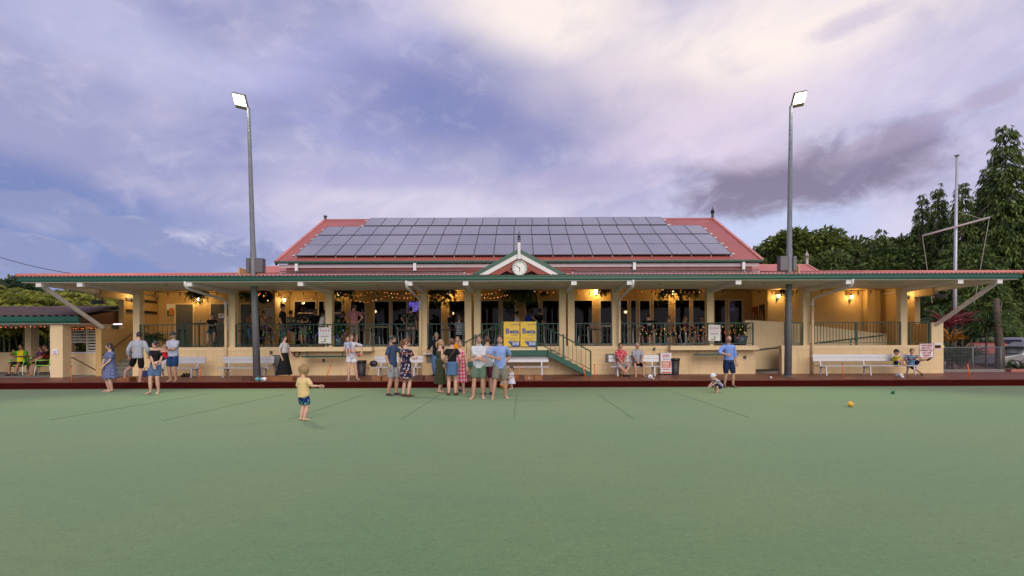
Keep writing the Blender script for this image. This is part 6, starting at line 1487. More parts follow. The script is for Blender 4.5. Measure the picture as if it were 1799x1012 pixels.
# 23 bald man in blue
d = gd(681.5)
person('bald bearded man in blue shirt and navy shorts looking down at his phone', px_(1280, d), d, 0, 1.78, 3, 'mid', ('bald', 'brown'), top=(C('sky_blue_shirt', (.18, .29, .66)), 1.35, .50, .014, 1), bottom=(navy, .98, .014), hr=(-.10, -.14, .635), er=(-1, .2, -.4), hl=(.135, -.03, .48), fl=(.075, -.02, .042), fr=(-.07, .03, .042), shoes=sandal, look=(0, 28), beard=True, extra=lambda root, U, sp, HP, hs, A, Lg, Mh: [glasses_fn()(root, U, sp, HP, hs, A, Lg, Mh), MB().tube([U(sp(.525, .095 * math.cos(a), .075 * math.sin(a))) for a in np.linspace(0, 6.283, 25)], .018, 6).build('belt', M_black, root)])
# 24 crouching toddler
d = gd(690.5)
person('toddler in white cap crouching to pick up a bowl', px_(1258, d), d, 0, .92, -80, 'fair', ('short', 'blond'), kid=1.2, top=(C('striped_vest', (.04, .05, .09), 'stripe', (.5, .52, .6), 22), .6, .50, .012), bottom=(navy, .95, .016), pel=(0, .16, -.22), lean=38, fl=(.07, .02, .042), fr=(-.07, .02, .042), hl=(.05, -.26, .20), hr=(-.05, -.26, .20), look=(0, -20), voxel=.010, extra=cap_fn(mat('white_cap', (.62, .66, .74), .7), True))
s = empty('lawn_bowl', (px_(1250.5, d), d, .10), 'dark and cream bowl held by the crouching toddler', 'bowl'); MB().ell((px_(1250.5, d), d - .02, .19), .062, .062, .058, 16, 10).build('body', mat('cream_bowl', (.35, .32, .24), .3), s, True); MB().tube([(px_(1250.5, d), d - .075, .19), (px_(1250.5, d), d - .083, .19)], .03, 12, True, (1, 0, 0)).build('emblem_ring', M_black, s)
# 25-26 boys on the long bench
d = 20.15
seated('boy in yellow shirt and dark cap crouched on the end of the long bench', 1578, d, BZ, .40, 1.25, 25, 'fair', ('short', 'brown'), (C('bright_yellow', (.72, .60, .02)), .7, .50, .014), (navy, .8, .014), kid=.6, fl=(.02, -.17, .36), fr=(-.10, -.17, .36), kl=(.2, -.6, 1), kr=(-.2, -.6, 1), hr=(-.05, -.13, .68), er=(-.6, -.2, -1), hl=(.06, -.16, .50), voxel=.010, extra=cap_fn(mat('black_cap', (.02, .02, .025), .7)))
seated('boy in blue striped shirt lounging with one leg up on the long bench', 1603, d, BZ, .40, 1.32, -25, 'fair', ('short', 'brown'), (C('blue_stripes', (.03, .10, .25), 'stripe', (.22, .38, .55), 14), .7, .50, .014), (navy, .9, .014), kid=.55, fl=(.32, -.16, .48), ftl=(.8, -.3, .7), kl=(0, 0, 1), fr=(.20, -.24, .042), hl=(.14, -.14, .55), hr=(.04, -.16, .52), shoes=M_black, voxel=.010)
# shelter
d = 21.9
seated('seated man in green and yellow sports shirt in the left shelter', 34, d, BZ, .44, 1.78, 8, 'tan', ('short', 'dark'), (C('green_yellow', (.10, .42, .03), 'half', (.75, .60, .02), 0), .75, .49, .018, 1), (black, .9, .018), wide=1.15, hl=(.10, -.20, .46), hr=(-.02, -.17, .57), shoes=M_black)
d = 21.75
seated('seated person in black with red trim beside the shelter pillar', 75, d, BZ, .44, 1.75, -35, 'tan', ('short', 'dark'), (C('black_red', (.012, .010, .012), 'line', (.30, .02, .01), 3), .8, .49, .016), (black, .9, .016))
seated('seated woman in purple behind the person in black in the shelter', 67, 22.5, BZ, .44, 1.65, -15, 'mid', ('long', 'brown'), (C('purple_top', (.14, .06, .18)), .5, .49, .010), (black, 1.0, .01), fem=True)
seated('person with dark hair in grey top behind the louvred window', 133, 22.6, BZ, .44, 1.72, 60, 'mid', ('long', 'dark'), (C('dull_grey', (.10, .10, .11)), .6, .49, .012), (black, 1.0, .01), fem=True)
# veranda
VF = FL + .012
seated('boy in black t-shirt perched on a bar stool', 372, 22.3, VF, .75, 1.45, 20, 'fair', ('short', 'brown'), (black, .7, .5, .012), (C('dull_blue', (.06, .08, .14)), .9, .014), kid=.3, fl=(.09, -.20, .20), fr=(-.07, -.12, .16))
person('woman in white dress standing by the second grey door', px_(400, 22.6), 22.6, VF, 1.64, -40, 'mid', ('long', 'dark'), dress=(white, .6, .32, .10, .62), fem=True, hr=(-.08, -.14, .72), er=(-.6, .4, -.6))
seated('woman in tan top seated at a bar table left of the floodlight pole', 441, 22.9, VF, .75, 1.68, 40, 'tan', ('long', 'dark'), (C('tan_top', (.30, .16, .09)), .3, .5, .008), (denim, 1.9, .008), fem=True, fl=(.06, -.16, .2), fr=(-.06, -.16, .2))
seated('shirtless tanned man eating right of the floodlight pole', 466, 23.2, VF, .75, 1.75, 70, 'tan', ('short', 'dark'), None, (C('brown_shorts', (.10, .07, .04)), .9, .014), hl=(.03, -.14, .78), fl=(.06, -.16, .2), fr=(-.06, -.16, .2))
person('tall man in black shirt and grey trousers standing at the railing', px_(497, 21.95), 21.95, VF, 1.88, 100, 'mid', ('short', 'dark'), top=(C('black_shirt2', (.015, .015, .018)), .8, .49, .014), bottom=(C('grey_trousers', (.10, .105, .11)), 1.95, .010), hr=(-.12, -.02, .49), shoes=M_black, band=-1)
seated('man in olive t-shirt seated at a bar table with glasses', 514, 23.2, VF, .75, 1.76, 160, 'mid', ('short', 'dark'), (C('olive_tee', (.17, .15, .09)), .7, .5, .012), (black, .9, .012), fl=(.06, -.16, .2), fr=(-.06, -.16, .2))
person('bearded man in dark spotted shirt and grey shorts behind the table', px_(534, 22.9), 22.9, VF, 1.80, -20, 'mid', ('curly', 'dark'), top=(C('dark_spots', (.015, .015, .018), 'floral', (.25, .2, .15), 9), .8, .49, .014), bottom=(khaki, .9, .016), hl=(.10, -.16, .60), hr=(-.08, -.16, .60), beard=True, shoes=M_black)
person('woman in off-shoulder white top with long dark hair leaning on a table', px_(564, 22.3), 22.3, VF, 1.66, 130, 'tan', ('long', 'dark'), top=(white, .0, .55, .008), bottom=(khaki, .6, .012), fem=True, lean=14, hr=(-.06, -.24, .64), hl=(.10, -.2, .62))
seated('person in black seated behind the leafy pot plant', 600, 23.4, VF, .75, 1.7, -30, 'tan', ('long', 'dark'), (black, .3, .5, .010), (black, 1.9, .01), fem=True, fl=(.06, -.16, .2), fr=(-.06, -.16, .2))
person('man in pink shirt with a hand on his hip seen from behind', px_(622, 21.85), 21.85, VF, 1.86, 178, 'mid', ('short', 'dark'), top=(C('pink_shirt', (.34, .16, .17)), .8, .49, .014, 1), bottom=(khaki, .9, .014), hl=(.17, -.10, .56), el=(.6, .5, -.3), hr=(-.12, .0, .58), er=(-1, .4, 0), shoes=M_black, wide=1.06, band=-1)
person('man in black patterned shirt and white shorts facing the television', px_(722, 22.9), 22.9, VF, 1.80, 180, 'mid', ('short', 'dark'), top=(C('black_pattern', (.02, .02, .022), 'floral', (.25, .25, .24), 12), .8, .49, .014), bottom=(C('pale_shorts2', (.38, .36, .34)), .9, .016), hl=(.19, -.08, .60), el=(1, .4, -.2), shoes=M_black)
seated('person in blue and white striped shirt seated with back turned left of the stairs', 808, 22.0, VF, .45, 1.70, 175, 'mid', ('short', 'lightbrown'), (C('blue_white_stripe', (.10, .14, .24), 'stripe', (.45, .48, .55), 14), .7, .5, .012), (black, .9, .012), kid=.1)
seated('dark-clothed person talking behind the fern left of the stairs', 795, 24.0, VF, .75, 1.74, 60, 'tan', ('short', 'dark'), (black, .8, .5, .012), (black, 1.9, .01), fl=(.06, -.16, .2), fr=(-.06, -.16, .2))
person('woman in white blouse standing behind the left banner', px_(909, 23.6), 23.6, VF, 1.62, 70, 'mid', ('bun', 'dark'), top=(white, .7, .52, .012), bottom=(black, 1.9, .01), fem=True, hl=(.05, -.16, .62))
person('woman in royal blue sleeveless top with hands on hips seen from behind', px_(928, 22.6), 22.6, VF, 1.64, 182, 'tan', ('long', 'dark'), top=(C('royal_blue', (.012, .03, .28)), 0, .50, .010), bottom=(black, 1.9, .01), fem=True, wide=1.1, hl=(.15, -.05, .56), hr=(-.15, -.05, .56), el=(1, .3, 0), er=(-1, .3, 0))
person('dark-clothed person standing right of the woman in royal blue', px_(949, 23.2), 23.2, VF, 1.72, 120, 'tan', ('short', 'dark'), top=(black, .7, .5, .012), bottom=(black, 1.9, .01), hl=(.05, -.15, .62))
seated('man in black t-shirt with white back print seated with back turned', 1138, 22.2, VF, .45, 1.86, 178, 'mid', ('short', 'dark'), (black, .7, .5, .014), (black, .9, .014), wide=1.12, extra=lambda root, U, sp, HP, hs, A, Lg, Mh: [MB().obox(U(sp(.76 - .022 * k, 0, .085)), .26 - .05 * k, .008, .018).build('back_print', M_sign, root) for k in range(3)])
seated('seated person in tan top behind the right railing', 1176, 22.9, VF, .45, 1.72, 150, 'fair', ('short', 'lightbrown'), (C('tan_shirt', (.22, .15, .09)), .7, .5, .012), (black, .9, .012))
seated('fair-haired seated person behind the right railing near the rules sign', 1207, 23.4, VF, .45, 1.68, 30, 'fair', ('long', 'blond'), (C('dark_rose', (.14, .03, .04)), .6, .5, .012), (black, .9, .012), fem=True)

seated('dark-haired woman seated left of the bearded man in dark spotted shirt', 522, 23.6, VF, .75, 1.66, -170, 'mid', ('long', 'dark'), (black, .4, .5, .010), (black, 1.9, .01), fem=True, fl=(.06, -.16, .2), fr=(-.06, -.16, .2))
person('dark-clothed man standing just left of the woman in off-shoulder top', px_(554, 23.3), 23.3, VF, 1.74, 40, 'tan', ('short', 'dark'), top=(black, .7, .5, .012), bottom=(black, 1.9, .01), hl=(.06, -.16, .62))
person('woman in rust top beside the television, right of the man in patterned shirt', px_(735, 23.3), 23.3, VF, 1.66, -60, 'tan', ('long', 'lightbrown'), top=(C('rust_top', (.16, .06, .03)), .6, .5, .012), bottom=(black, 1.9, .01), fem=True, hr=(-.08, -.16, .64))
seated('dark-clothed person seated alone near the right end of the railing', 1232, 23.3, VF, .45, 1.72, -40, 'tan', ('short', 'dark'), (navy, .7, .5, .012), (black, .9, .012))
person('man in charcoal shirt standing beside the left floodlight pole on the veranda', px_(455, 23.6), 23.6, VF, 1.76, 60, 'mid', ('short', 'brown'), top=(C('charcoal_shirt', (.05, .05, .055)), .8, .49, .014), bottom=(black, 1.9, .01), hl=(.06, -.16, .62))
# ------------------------------------------------------------------ vegetation
rng = np.random.default_rng(11)
def leafmat(n, c, isl=.45, tr=.25): return mat(n, c, .5, var=.12, vs=1.5, island=isl, trans=tr, spec=.4)
def leaves(P, Dir, L, Wd, droop=.0, seg=2):
    """bent leaf blades: P (n,3) bases, Dir (n,3) directions, lengths, widths -> verts, quads"""
    n = len(P); Dir = Dir / np.linalg.norm(Dir, axis=1, keepdims=True)
    up = rng.normal(size=(n, 3)); S = np.cross(Dir, up); S /= np.linalg.norm(S, axis=1, keepdims=True) + 1e-9
    rows = []; p = P.copy(); d = Dir.copy(); prof = {1: (.5, .5), 2: (.35, 1.0, .12), 3: (.3, 1, .8, .1)}[seg]
    for i in range(seg + 1):
        w = (Wd * prof[i] / 2)[:, None]; rows.append(p - S * w); rows.append(p + S * w)
        p = p + d * (L / seg)[:, None]; d = d + np.array([0, 0, -droop]); d /= np.linalg.norm(d, axis=1, keepdims=True)
    V = np.stack(rows, 1).reshape(-1, 3); k = 2 * (seg + 1); b = (np.arange(n) * k)[:, None]
    Fq = np.concatenate([b + np.array([[2 * i, 2 * i + 1, 2 * i + 3, 2 * i + 2]]) for i in range(seg)], 0)
    return V, Fq
def crown_points(n, rfun, z0, z1, shell=.55):
    t = rng.random(n) ** .8; z = z0 + (z1 - z0) * t; a = rng.random(n) * 6.283; r = rfun(t) * (shell + (1 - shell) * rng.random(n)) * (1 + .22 * np.sin(a * 3 + z * 1.3) * np.cos(a * 5 - z * .7))
    return np.stack([r * np.cos(a), r * np.sin(a), z], 1), a
def mast_tree(name, H, Rb, n, m, z0=.6, nb=420):
    t = 1 - (1 - np.linspace(0, .995, nb)) ** .62; t = np.clip(t + rng.normal(size=nb) * .012, 0, .995); a = np.arange(nb) * 2.399 + rng.normal(size=nb) * .3
    r = Rb * np.clip((1 - t) ** .75, .02, 1) * np.clip(.65 + t * 5, 0, 1) * rng.uniform(.78, 1.10, nb); z = z0 + (H - z0) * t
    per = np.maximum(14, (n * (r + .25) / (r + .25).sum())).astype(int); Ps = []; Ds = []
    for i in range(nb):
        u = rng.random(per[i]) ** .5; rr = r[i] * (.15 + .85 * u); zz = z[i] + .25 * r[i] * u - .75 * r[i] * u ** 2 - rng.random(per[i]) * (.15 + .32 * u) * (1 - .5 * t[i])
        p = np.stack([rr * math.cos(a[i]), rr * math.sin(a[i]), zz], 1); p[:, :2] += rng.normal(size=(per[i], 2)) * (.10 + .06 * r[i]); Ps.append(p)
        ang = a[i] + rng.normal(size=per[i]) * .7; Ds.append(np.stack([np.cos(ang) * .7, np.sin(ang) * .7, -.75 + rng.normal(size=per[i]) * .35], 1))
    P = np.concatenate(Ps); D_ = np.concatenate(Ds)
    return npmesh(name, *leaves(P, D_, rng.uniform(.26, .50, len(P)), rng.uniform(.07, .12, len(P)), .45), m)
def bushy(name, rx, rz, n, m, lobes=9, leaf=(.18, .34)):
    cs = rng.normal(size=(lobes, 3)); cs /= np.linalg.norm(cs, axis=1, keepdims=True); cs *= np.array([rx, rx, rz]) * rng.uniform(.35, .72, (lobes, 1)); cs[:, 2] += rz
    per = n // lobes; Ps = []; Ds = []
    for c_ in cs:
        r = rng.uniform(.32, .55) * min(rx, rz * 1.1); v = rng.normal(size=(per, 3)); v /= np.linalg.norm(v, axis=1, keepdims=True)
        q = rng.random((per, 1)) ** .4; Ps.append(c_ + v * r * q * np.array([1, 1, .8])); Ds.append(v + rng.normal(size=(per, 3)) * .6 + np.array([0, 0, -.15]))
    P = np.concatenate(Ps); D_ = np.concatenate(Ds)
    return npmesh(name, *leaves(P, D_, rng.uniform(leaf[0], leaf[1], len(P)), rng.uniform(leaf[0] * .4, leaf[1] * .5, len(P)), .25), m)
M_trunk = mat('tree_bark', (.10, .075, .055), .9, var=.3, vs=6, bump=.6, bs=20)
def tree(name, label, me, x, y, z, sx, sz, rz, th, tr, group, trunk_z=0.0):
    root = empty(name, (x, y, z), label, 'tree', group)
    c_ = put('crown', me, root); c_.scale = (sx, sx, sz); c_.rotation_euler = (0, 0, rz)
    mb = MB(); mb.tube([(x, y, z), (x + .1, y, z + th * .5), (x + .05, y + .1, z + th)], [tr, tr * .75, tr * .25], 10)
    for k in range(5):
        a = k * 1.3; zz = z + th * (.35 + .11 * k); mb.tube([(x + .07, y, zz), (x + math.cos(a) * th * .13, y + math.sin(a) * th * .13, zz + th * .12)], [tr * .4, tr * .1], 6)
    mb.build('trunk', M_trunk, root, True)
MG = leafmat('mast_tree_leaf', (.10, .165, .042), .8, .28); MG2 = leafmat('broad_leaf', (.13, .18, .042), .75, .28); MG3 = leafmat('dark_leaf', (.085, .14, .036), .7, .25)
mt = [mast_tree('mast_crown', 18.0, 3.3, 40000, MG), mast_tree('mast_crown', 18.0, 3.3, 40000, MG)]
G_ = 'row of tall drooping trees at the right'
for i, (px, ytop, d, rw, l) in enumerate(((1768, 204, 36, 1.0, 'tallest drooping conical tree at the right edge'), (1733, 285, 38, .72, 'drooping conical tree leaning against the tallest one'), (1692, 308, 37, .70, 'drooping conical tree directly behind the flagpole'),
        (1650, 312, 39, .60, 'slender conical tree left of the flagpole'), (1621, 330, 40, .58, 'leftmost of the tall conical trees'), (1830, 300, 35, 1.0, 'drooping tree cut off by the right edge of the picture'), (1722, 420, 33, .85, 'lower drooping tree filling the gap right of the flagpole'), (1672, 425, 34, .8, 'lower drooping tree in front of the conical pair'))):
    H = Z(ytop, d); tree('mast_tree', l, mt[i % 2], X(px, d), d, 0, rw, H / 18.0, i * 1.7, H * .9, .20, G_)
bm_ = [bushy('leafy_crown', 3.4, 3.6, 12000, MG2, 14, (.26, .46)), bushy('leafy_crown', 3.4, 3.6, 12000, MG3, 16, (.26, .46))]
cm_ = mast_tree('conical_crown', 10.0, 2.4, 11000, MG, nb=220)
for i, (px, ytop, d, sx, l) in enumerate(((1398, 398, 44, .95, 'round-headed tree just right of the right floodlight pole'), (1352, 428, 46, .62, 'low rounded tree left of the right floodlight pole'), (1470, 408, 47, .85, 'rounded tree above the roof, second right of the floodlight pole'), (1440, 448, 40, .6, 'low rounded tree behind the right roof finial'),
        (1590, 402, 45, 1.0, 'broad dark tree behind the leftmost conical tree'), (1515, 422, 49, .8, 'rounded tree in the middle of the right tree line'), (1640, 430, 47, 1.1, 'broad tree filling in behind the conical pair'), (1560, 430, 41, .8, 'low broad tree between the conical trees and the roof'), (1800, 440, 44, 1.3, 'broad dark tree behind the tallest one'))):
    H = Z(ytop, d); tree('leafy_tree', l, bm_[i % 2], X(px, d), d, H - 6.6, sx * 1.25, 1.0, i * 2.1, 4.3, .25, 'leafy trees behind the clubhouse')
for i, (px, ytop, d, sx, l) in enumerate(((1547, 393, 42, .9, 'small conical tree in the middle of the right tree line'), (1487, 412, 44, .8, 'small conical tree behind the roof, left of the middle one'), (1437, 430, 41, .7, 'small conical tree nearest the right roof finial'))):
    H = Z(ytop, d); tree('conical_tree', l, cm_, X(px, d), d, 0, sx, H / 10.0, i * 2.4, H * .8, .15, 'small conical trees behind the clubhouse')
# pinnate fronds: palms and ferns
def frond(P0, az, L, el0, curve, nl, ll, lw, hang=.3, vee=.25):
    ts = np.linspace(0, 1, 14); p = np.array(P0, float); el = el0; pts = [p.copy()]; hd = np.array([math.cos(az), math.sin(az), 0])
    for t in ts[1:]:
        d = hd * math.cos(el) + np.array([0, 0, math.sin(el)]); p = p + d * L / 13; pts.append(p.copy()); el -= curve / 13
    pts = np.array(pts); sd = np.array([-math.sin(az), math.cos(az), 0]); Bs = []; Ds = []; Ls = []
    for i in range(nl):
        t = .12 + .88 * i / nl; q = t * 13; j = int(min(q, 12)); b = pts[j] + (pts[j + 1] - pts[j]) * (q - j); td = pts[j + 1] - pts[j]; td /= np.linalg.norm(td)
        for s in (-1, 1):
            Bs.append(b); Ds.append(sd * s * .8 + td * .55 + np.array([0, 0, vee - hang * rng.random()])); Ls.append(ll * (.45 + .75 * math.sin(math.pi * (.12 + .8 * t))))
    return pts, np.array(Bs), np.array(Ds), np.array(Ls)
def frond_mesh(name, specs, m, lw, droop=.35):
    B_, D_, L_ = [], [], []; 
    for s in specs:
        pts, b, d, l = frond(*s[0], **s[1]); B_.append(b); D_.append(d); L_.append(l)
    B_ = np.concatenate(B_); D_ = np.concatenate(D_); L_ = np.concatenate(L_)
    V, Fq = leaves(B_, D_, L_, np.full(len(L_), lw), droop)
    return npmesh(name, V, Fq, m)
def palm_mesh(name, H, m, nst=7, L=1.35, lw=.05, spread=1.2, per=8, nl=30):
    sp_ = []; stems = []
    for k in range(nst):
        a = rng.random() * 6.28; x, y = spread * math.cos(a) * rng.random(), spread * math.sin(a) * rng.random(); h = H * rng.uniform(.72, 1.0); tx, ty = x * 1.7, y * 1.7; stems.append(((x, y, 0), (tx, ty, h)))
        for q in range(per): sp_.append((((tx, ty, h + .05 * q), q * 2.4 + k, L * rng.uniform(.8, 1.1), rng.uniform(.5, 1.35), rng.uniform(1.3, 2.3), nl, L * .30, lw), {}))
    return frond_mesh(name, sp_, m, lw, .7), stems
MP = leafmat('golden_palm_leaf', (.24, .28, .04), .75, .35); MPd = leafmat('dark_palm_leaf', (.022, .055, .018), .45, .2)
pms = [palm_mesh('palm_crown', 3.4, MP), palm_mesh('palm_crown', 3.4, MP)]
pd_ = palm_mesh('tall_palm_crown', 5.5, MPd, 1, 2.6, .07, .01, 16, 34)
M_cane = mat('palm_cane', (.22, .24, .12), .6, var=.25, vs=5)
def palm(label, me, stems, x, y, z, s, rz, nm='golden_palm', grp='golden cane palms beyond the shelter'):
    root = empty(nm, (x, y, z), label, 'palm', grp); c_ = put('fronds', me, root); c_.scale = (s, s, s); c_.rotation_euler = (0, 0, rz)
    for a, b in stems:
        M3 = Matrix.Rotation(rz, 3, 'Z'); p, q = M3 @ (Vector(a) * s), M3 @ (Vector(b) * s); mb = MB(); o = Vector((x, y, z)); mb.tube([o + p, o + p.lerp(q, .5), o + q], [.05 * s, .045 * s, .035 * s], 8); mb.build('stem', M_cane, root, True)
for i, (px, ytop, d, s) in enumerate(((-20, 490, 27, 1.15), (18, 492, 29, 1.2), (55, 500, 27.5, 1.1), (85, 498, 30, 1.2), (115, 502, 28, 1.1), (145, 505, 30.5, 1.15), (172, 510, 28.5, 1.0), (200, 508, 31, 1.15), (15, 540, 26, .85), (70, 545, 26.5, .85))):
    top = Z(ytop, d); me, stm = pms[i % 2]; palm('yellow-green palm clump above the left shelter, %s from the left' % ORDW[i] if i < 8 else ('low palm clump seen through the left part of the shelter opening', 'low palm clump seen through the shelter opening near the pillar')[i - 8], me, stm, X(px, d), d, max(-.2, top - 4.6 * s), s, i * 1.9)
for i, (px, ytop, d) in enumerate(((8, 462, 34),)): palm(('tall dark fan of palm fronds at the top left', 'dark palm just outside the left edge')[i], pd_[0], pd_[1], X(px, d), d, Z(ytop, d) - 6.6, 1.0, i * 2.0, 'tall_palm', 'tall dark palms at the far left')
for i, (px, ytop, d, sx, l) in enumerate(((35, 478, 38, .8, 'dark leafy tree behind the palms at the far left'), (110, 497, 40, .8, 'dark leafy tree behind the middle of the palms'), (165, 512, 42, .7, 'dark leafy tree behind the palms near the roof end'), (-30, 490, 36, .9, 'dark leafy tree at the left edge'), (210, 520, 36, .7, 'dark leafy tree seen through the left end opening'))):
    H = Z(ytop, d); tree('leafy_tree', l, bm_[1], X(px, d), d, H - 7.0, sx, 1.0, i * 1.1 + .4, 4.0, .22, 'leafy trees at the far left')
for i in range(5):
    x = -31 + i * 3.1; tree('garden_shrub', 'dense green shrub behind the left shelter, %s from the left' % ORDW[i], bm_[i % 2], x, 27.2 + .8 * (i % 2), -.6, .62, .5, i * 1.7, 1.4, .08, 'shrubs behind the left shelter')
# strappy and red plants behind the wire fence
def strap(name, n, L, w, m, el=(.6, 1.4)):
    a = rng.random(n) * 6.28; e = rng.uniform(*el, n); D_ = np.stack([np.cos(a) * np.cos(e), np.sin(a) * np.cos(e), np.sin(e)], 1); P = np.stack([np.cos(a) * .08, np.sin(a) * .08, rng.random(n) * .25], 1)
    return npmesh(name, *leaves(P, D_, rng.uniform(.6, 1, n) * L, np.full(n, w), .55, 3), m)
def plant(nm, label, me, x, y, z, s, grp, stem=.0, pot=None, cat='plant'):
    root = empty(nm, (x, y, z), label, cat, grp); c_ = put('leaves', me, root, (0, 0, stem)); c_.scale = (s, s, s); c_.rotation_euler = (0, 0, rnd.uniform(0, 6))
    MB().tube([(x, y, z), (x + .02, y, z + stem + .15 * s)], [.035 * s + .01, .02 * s + .005], 8).build('stem', M_trunk, root, True)
    if pot: pot(root, x, y, z)
    return root
MR = leafmat('red_cordyline', (.16, .022, .03), .5, .2); MY = leafmat('croton_leaf', (.30, .14, .02), .6, .2); MS = leafmat('strap_leaf', (.05, .10, .025), .5, .25)
s1 = strap('strap_leaves', 60, 1.0, .06, MR); s2 = strap('strap_leaves', 60, 1.0, .07, MY); s3 = strap('strap_leaves', 130, 1.7, .05, MS, (.2, 1.3)); s4 = strap('strap_leaves', 90, 1.1, .06, MPd)
GP_ = 'garden plants behind the wire fence'
for px, d, me, s, st_, l in ((1664, 24.5, s1, 1.3, 1.9, 'dark red leafy plant nearest the clubhouse end'), (1672, 23.6, s2, .9, 1.2, 'orange and green croton beside the flagpole'), (1690, 25.0, s1, 1.2, 2.1, 'red leafy plant right of the flagpole'), (1732, 24.8, s3, 1.25, 1.7, 'strappy green plant with arching leaves behind the fence'), (1656, 23.2, s4, 1.1, .4, 'dark green leafy clump at the left end of the fence'), (1685, 23.0, s4, 1.0, .2, 'dark green low clump behind the fence, right of the flagpole foot'), (1702, 23.6, s4, 1.0, .4, 'dark green clump under the strappy plant'), (1790, 22.7, s3, .5, .0, 'grassy green clump at the right edge beside the kerb'), (1688, 27.0, s4, 1.8, 1.0, 'large dark shrub between flagpole and parked cars'), (1668, 27.5, s4, 2.0, 1.4, 'large dark shrub behind the flagpole')):
    plant('garden_plant', l, me, X(px, d), d, BZ, s, GP_, st_)
MB_ = MB(); x = X(1756, 24); root = empty('tree_trunk', (x, 24, 0), 'bare dark tree trunk at the right end of the wire fence', 'tree trunk'); MB_.tube([(x, 24, 0), (x + .02, 24, 1.2), (x - .03, 24.1, 2.6), (x + .05, 24.2, 3.6)], [.20, .17, .15, .10], 12).build('trunk', M_trunk, root, True); MB().tube([(x, 24.1, 2.2), (x + .4, 24.3, 3.4)], [.09, .03], 8).build('limb', M_trunk, root, True)
# pots on the veranda and hanging ferns
def pot_fn(m, r, h):
    def f(root, x, y, z): MB().lathe((x, y, z), [(r * .75, 0), (r, h), (r * .92, h), (r * .9, h - .04)], 18).build('pot', m, root, True)
    return f
M_terra = mat('terracotta_pot', (.34, .10, .04), .7, var=.15); M_bpot = mat('blue_grey_pot', (.08, .10, .14), .4, var=.15)
def fern_mesh(name, n, L, m, e0=(.1, .9), cv=(1.6, 2.6)): return frond_mesh(name, [(((0, 0, 0), q * 2.399, L * rng.uniform(.7, 1.1), rng.uniform(*e0), rng.uniform(*cv), 16, L * .16, .02), {}) for q in range(n)], m, .022, .2)
MF = leafmat('fern_leaf', (.030, .060, .016), .5, .25)
fm_ = [fern_mesh('fern_fronds', 46, .62, MF), fern_mesh('fern_fronds', 34, .55, MF)]
bigf = fern_mesh('fern_fronds', 60, .95, MPd, (.3, 1.2), (1.2, 2.2))
def hang(px, py, d, s, me, label, pot=True, nm='hanging_fern', grp='hanging plants under the veranda'):
    x, z = X(px, d), Z(py, d); root = empty(nm, (x, d, z), label, 'hanging plant', grp); c_ = put('fronds', me, root, (0, 0, .10)); c_.scale = (s * 1.15, s * 1.15, s * 1.35); c_.rotation_euler = (0, 0, rnd.uniform(0, 6))
    MB().lathe((x, d, z - .06), [(.07, 0), (.12, .15), (.11, .15)], 14).build('pot', M_terra if pot else M_black, root, True)
    for a in (0, 2.1, 4.2): MB().tube([(x + .11 * math.cos(a), d + .11 * math.sin(a), z + .09), (x, d, max(z + .3, 3.86 + (d - 21.55) * .196))], .004, 4).build('hanger', M_black, root)
for px, py, d, s, k, pt, l in ((347, 518, 22.8, .9, 0, False, 'dark hanging fern left of the second grey door'), (433, 521, 22.0, .8, 1, True, 'hanging fern in a terracotta pot left of the floodlight pole'), (600, 516, 22.3, 1.25, 0, False, 'straggly hanging fern beside the post near the man in pink'), (775, 517, 22.3, 1.35, 0, False, 'large hanging fern left of the stairs under the yellow lamp'),
        (912, 514, 22.6, 1.55, 0, False, 'largest hanging fern above the yellow banners'), (922, 520, 22.2, 1.2, 1, False, 'second fern hanging close to the largest one'), (957, 519, 22.4, .5, 1, True, 'small terracotta hanging pot right of the large fern'), (1062, 515, 22.4, .75, 1, True, 'hanging fern beside the yellow lamp right of the stairs'), (1178, 515, 22.5, 1.3, 0, True, 'left of the two big hanging ferns on the right'), (1211, 517, 22.6, 1.1, 1, True, 'right of the two big hanging ferns on the right'), (1381, 517, 22.2, .65, 1, True, 'hanging pot behind the right floodlight pole')):
    hang(px, py, d, s, fm_[k], l, pt)
root = empty('hanging_wreath', (X(465, 22.2), 22.2, Z(520, 22.2)), 'round dark leafy wreath with red baubles right of the left floodlight pole', 'wreath')
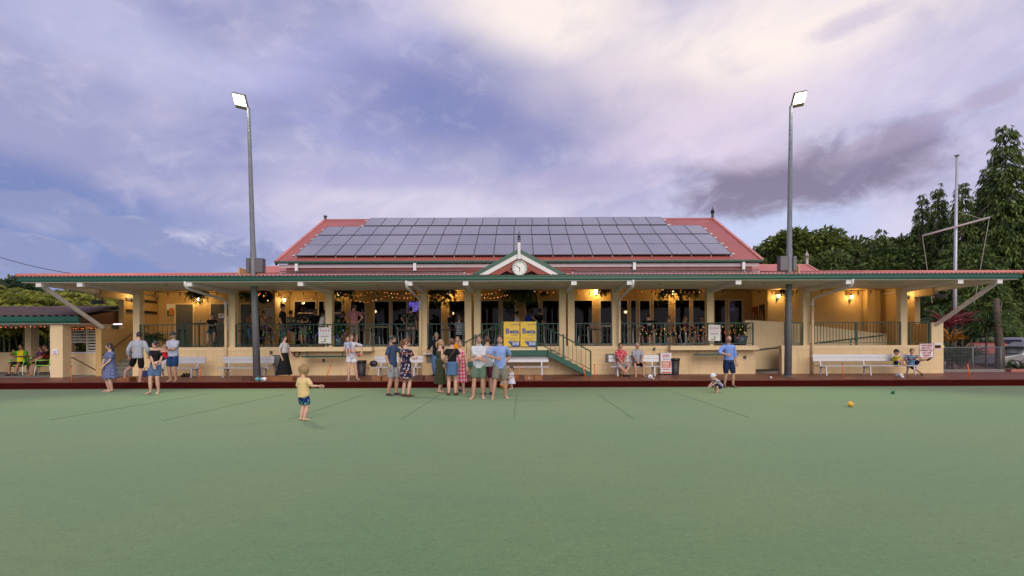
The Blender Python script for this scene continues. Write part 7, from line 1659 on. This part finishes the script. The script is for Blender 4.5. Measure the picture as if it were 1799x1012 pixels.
n = 1500; v = rng.normal(size=(n, 3)); v /= np.linalg.norm(v, axis=1, keepdims=True); me = npmesh('wreath_leaves', *leaves(v * np.array([.30, .16, .24]) * rng.random((n, 1)) ** .3, v + rng.normal(size=(n, 3)) * .5, np.full(n, .10), np.full(n, .045), .2), leafmat('wreath_leaf', (.012, .025, .012), .4, .1)); put('leaves', me, root)
for k in range(6): MB().ell(org(root) + Vector((rnd.uniform(-.25, .25), -.17, rnd.uniform(-.2, .2))), .025, .025, .025, 8, 6).build('bauble', EMC['r'] if k % 2 else EMC['y'], root)
MB().tube([org(root) + Vector((0, 0, .2)), (X(465, 22.2), 22.2, 4.0)], .006, 4).build('hanger', M_black, root)
plant('potted_fern', 'big dark fern in a pot behind the left railing', bigf, X(268, 21.9), 21.9, VF, .75, None, .35, pot_fn(M_black, .22, .36), 'pot plant'); 
lf = strap('pot_leaves', 46, .62, .10, leafmat('pot_leaf', (.035, .10, .022), .5, .25), (.3, 1.5))
plant('potted_plant', 'leafy green pot plant behind the railing right of the left rules sign', lf, X(595, 21.75), 21.75, VF, 1.2, None, .45, pot_fn(M_bpot, .20, .38), 'pot plant'); plant('potted_plant', 'leafy plant in a blue-grey tub at the right end of the railing', lf, X(1301, 21.75), 21.75, VF, 1.1, None, .42, pot_fn(M_bpot, .30, .40), 'pot plant')
# ------------------------------------------------------------------ resolve deferred meshes
vl = tsc.view_layers[0]; vl.update(); dg = vl.depsgraph; dg.update()
for tmp, fin, extra, ms in PEND:
    me = bpy.data.meshes.new_from_object(tmp.evaluated_get(dg), preserve_all_data_layers=False, depsgraph=dg)
    me.materials.clear()
    for m in ms: me.materials.append(m)
    if extra:
        bm = bmesh.new(); bm.from_mesh(me)
        for f in bm.faces: f.material_index = 0
        bm.from_mesh(extra); bm.to_mesh(me); bm.free()
        me.shade_smooth()
    elif ms and tmp.type == 'MESH': me.shade_smooth()
    nm = fin.data.name; old = fin.data; fin.data = me; bpy.data.meshes.remove(old); me.name = nm
for tmp, *_ in PEND: bpy.data.objects.remove(tmp)
bpy.data.scenes.remove(tsc)
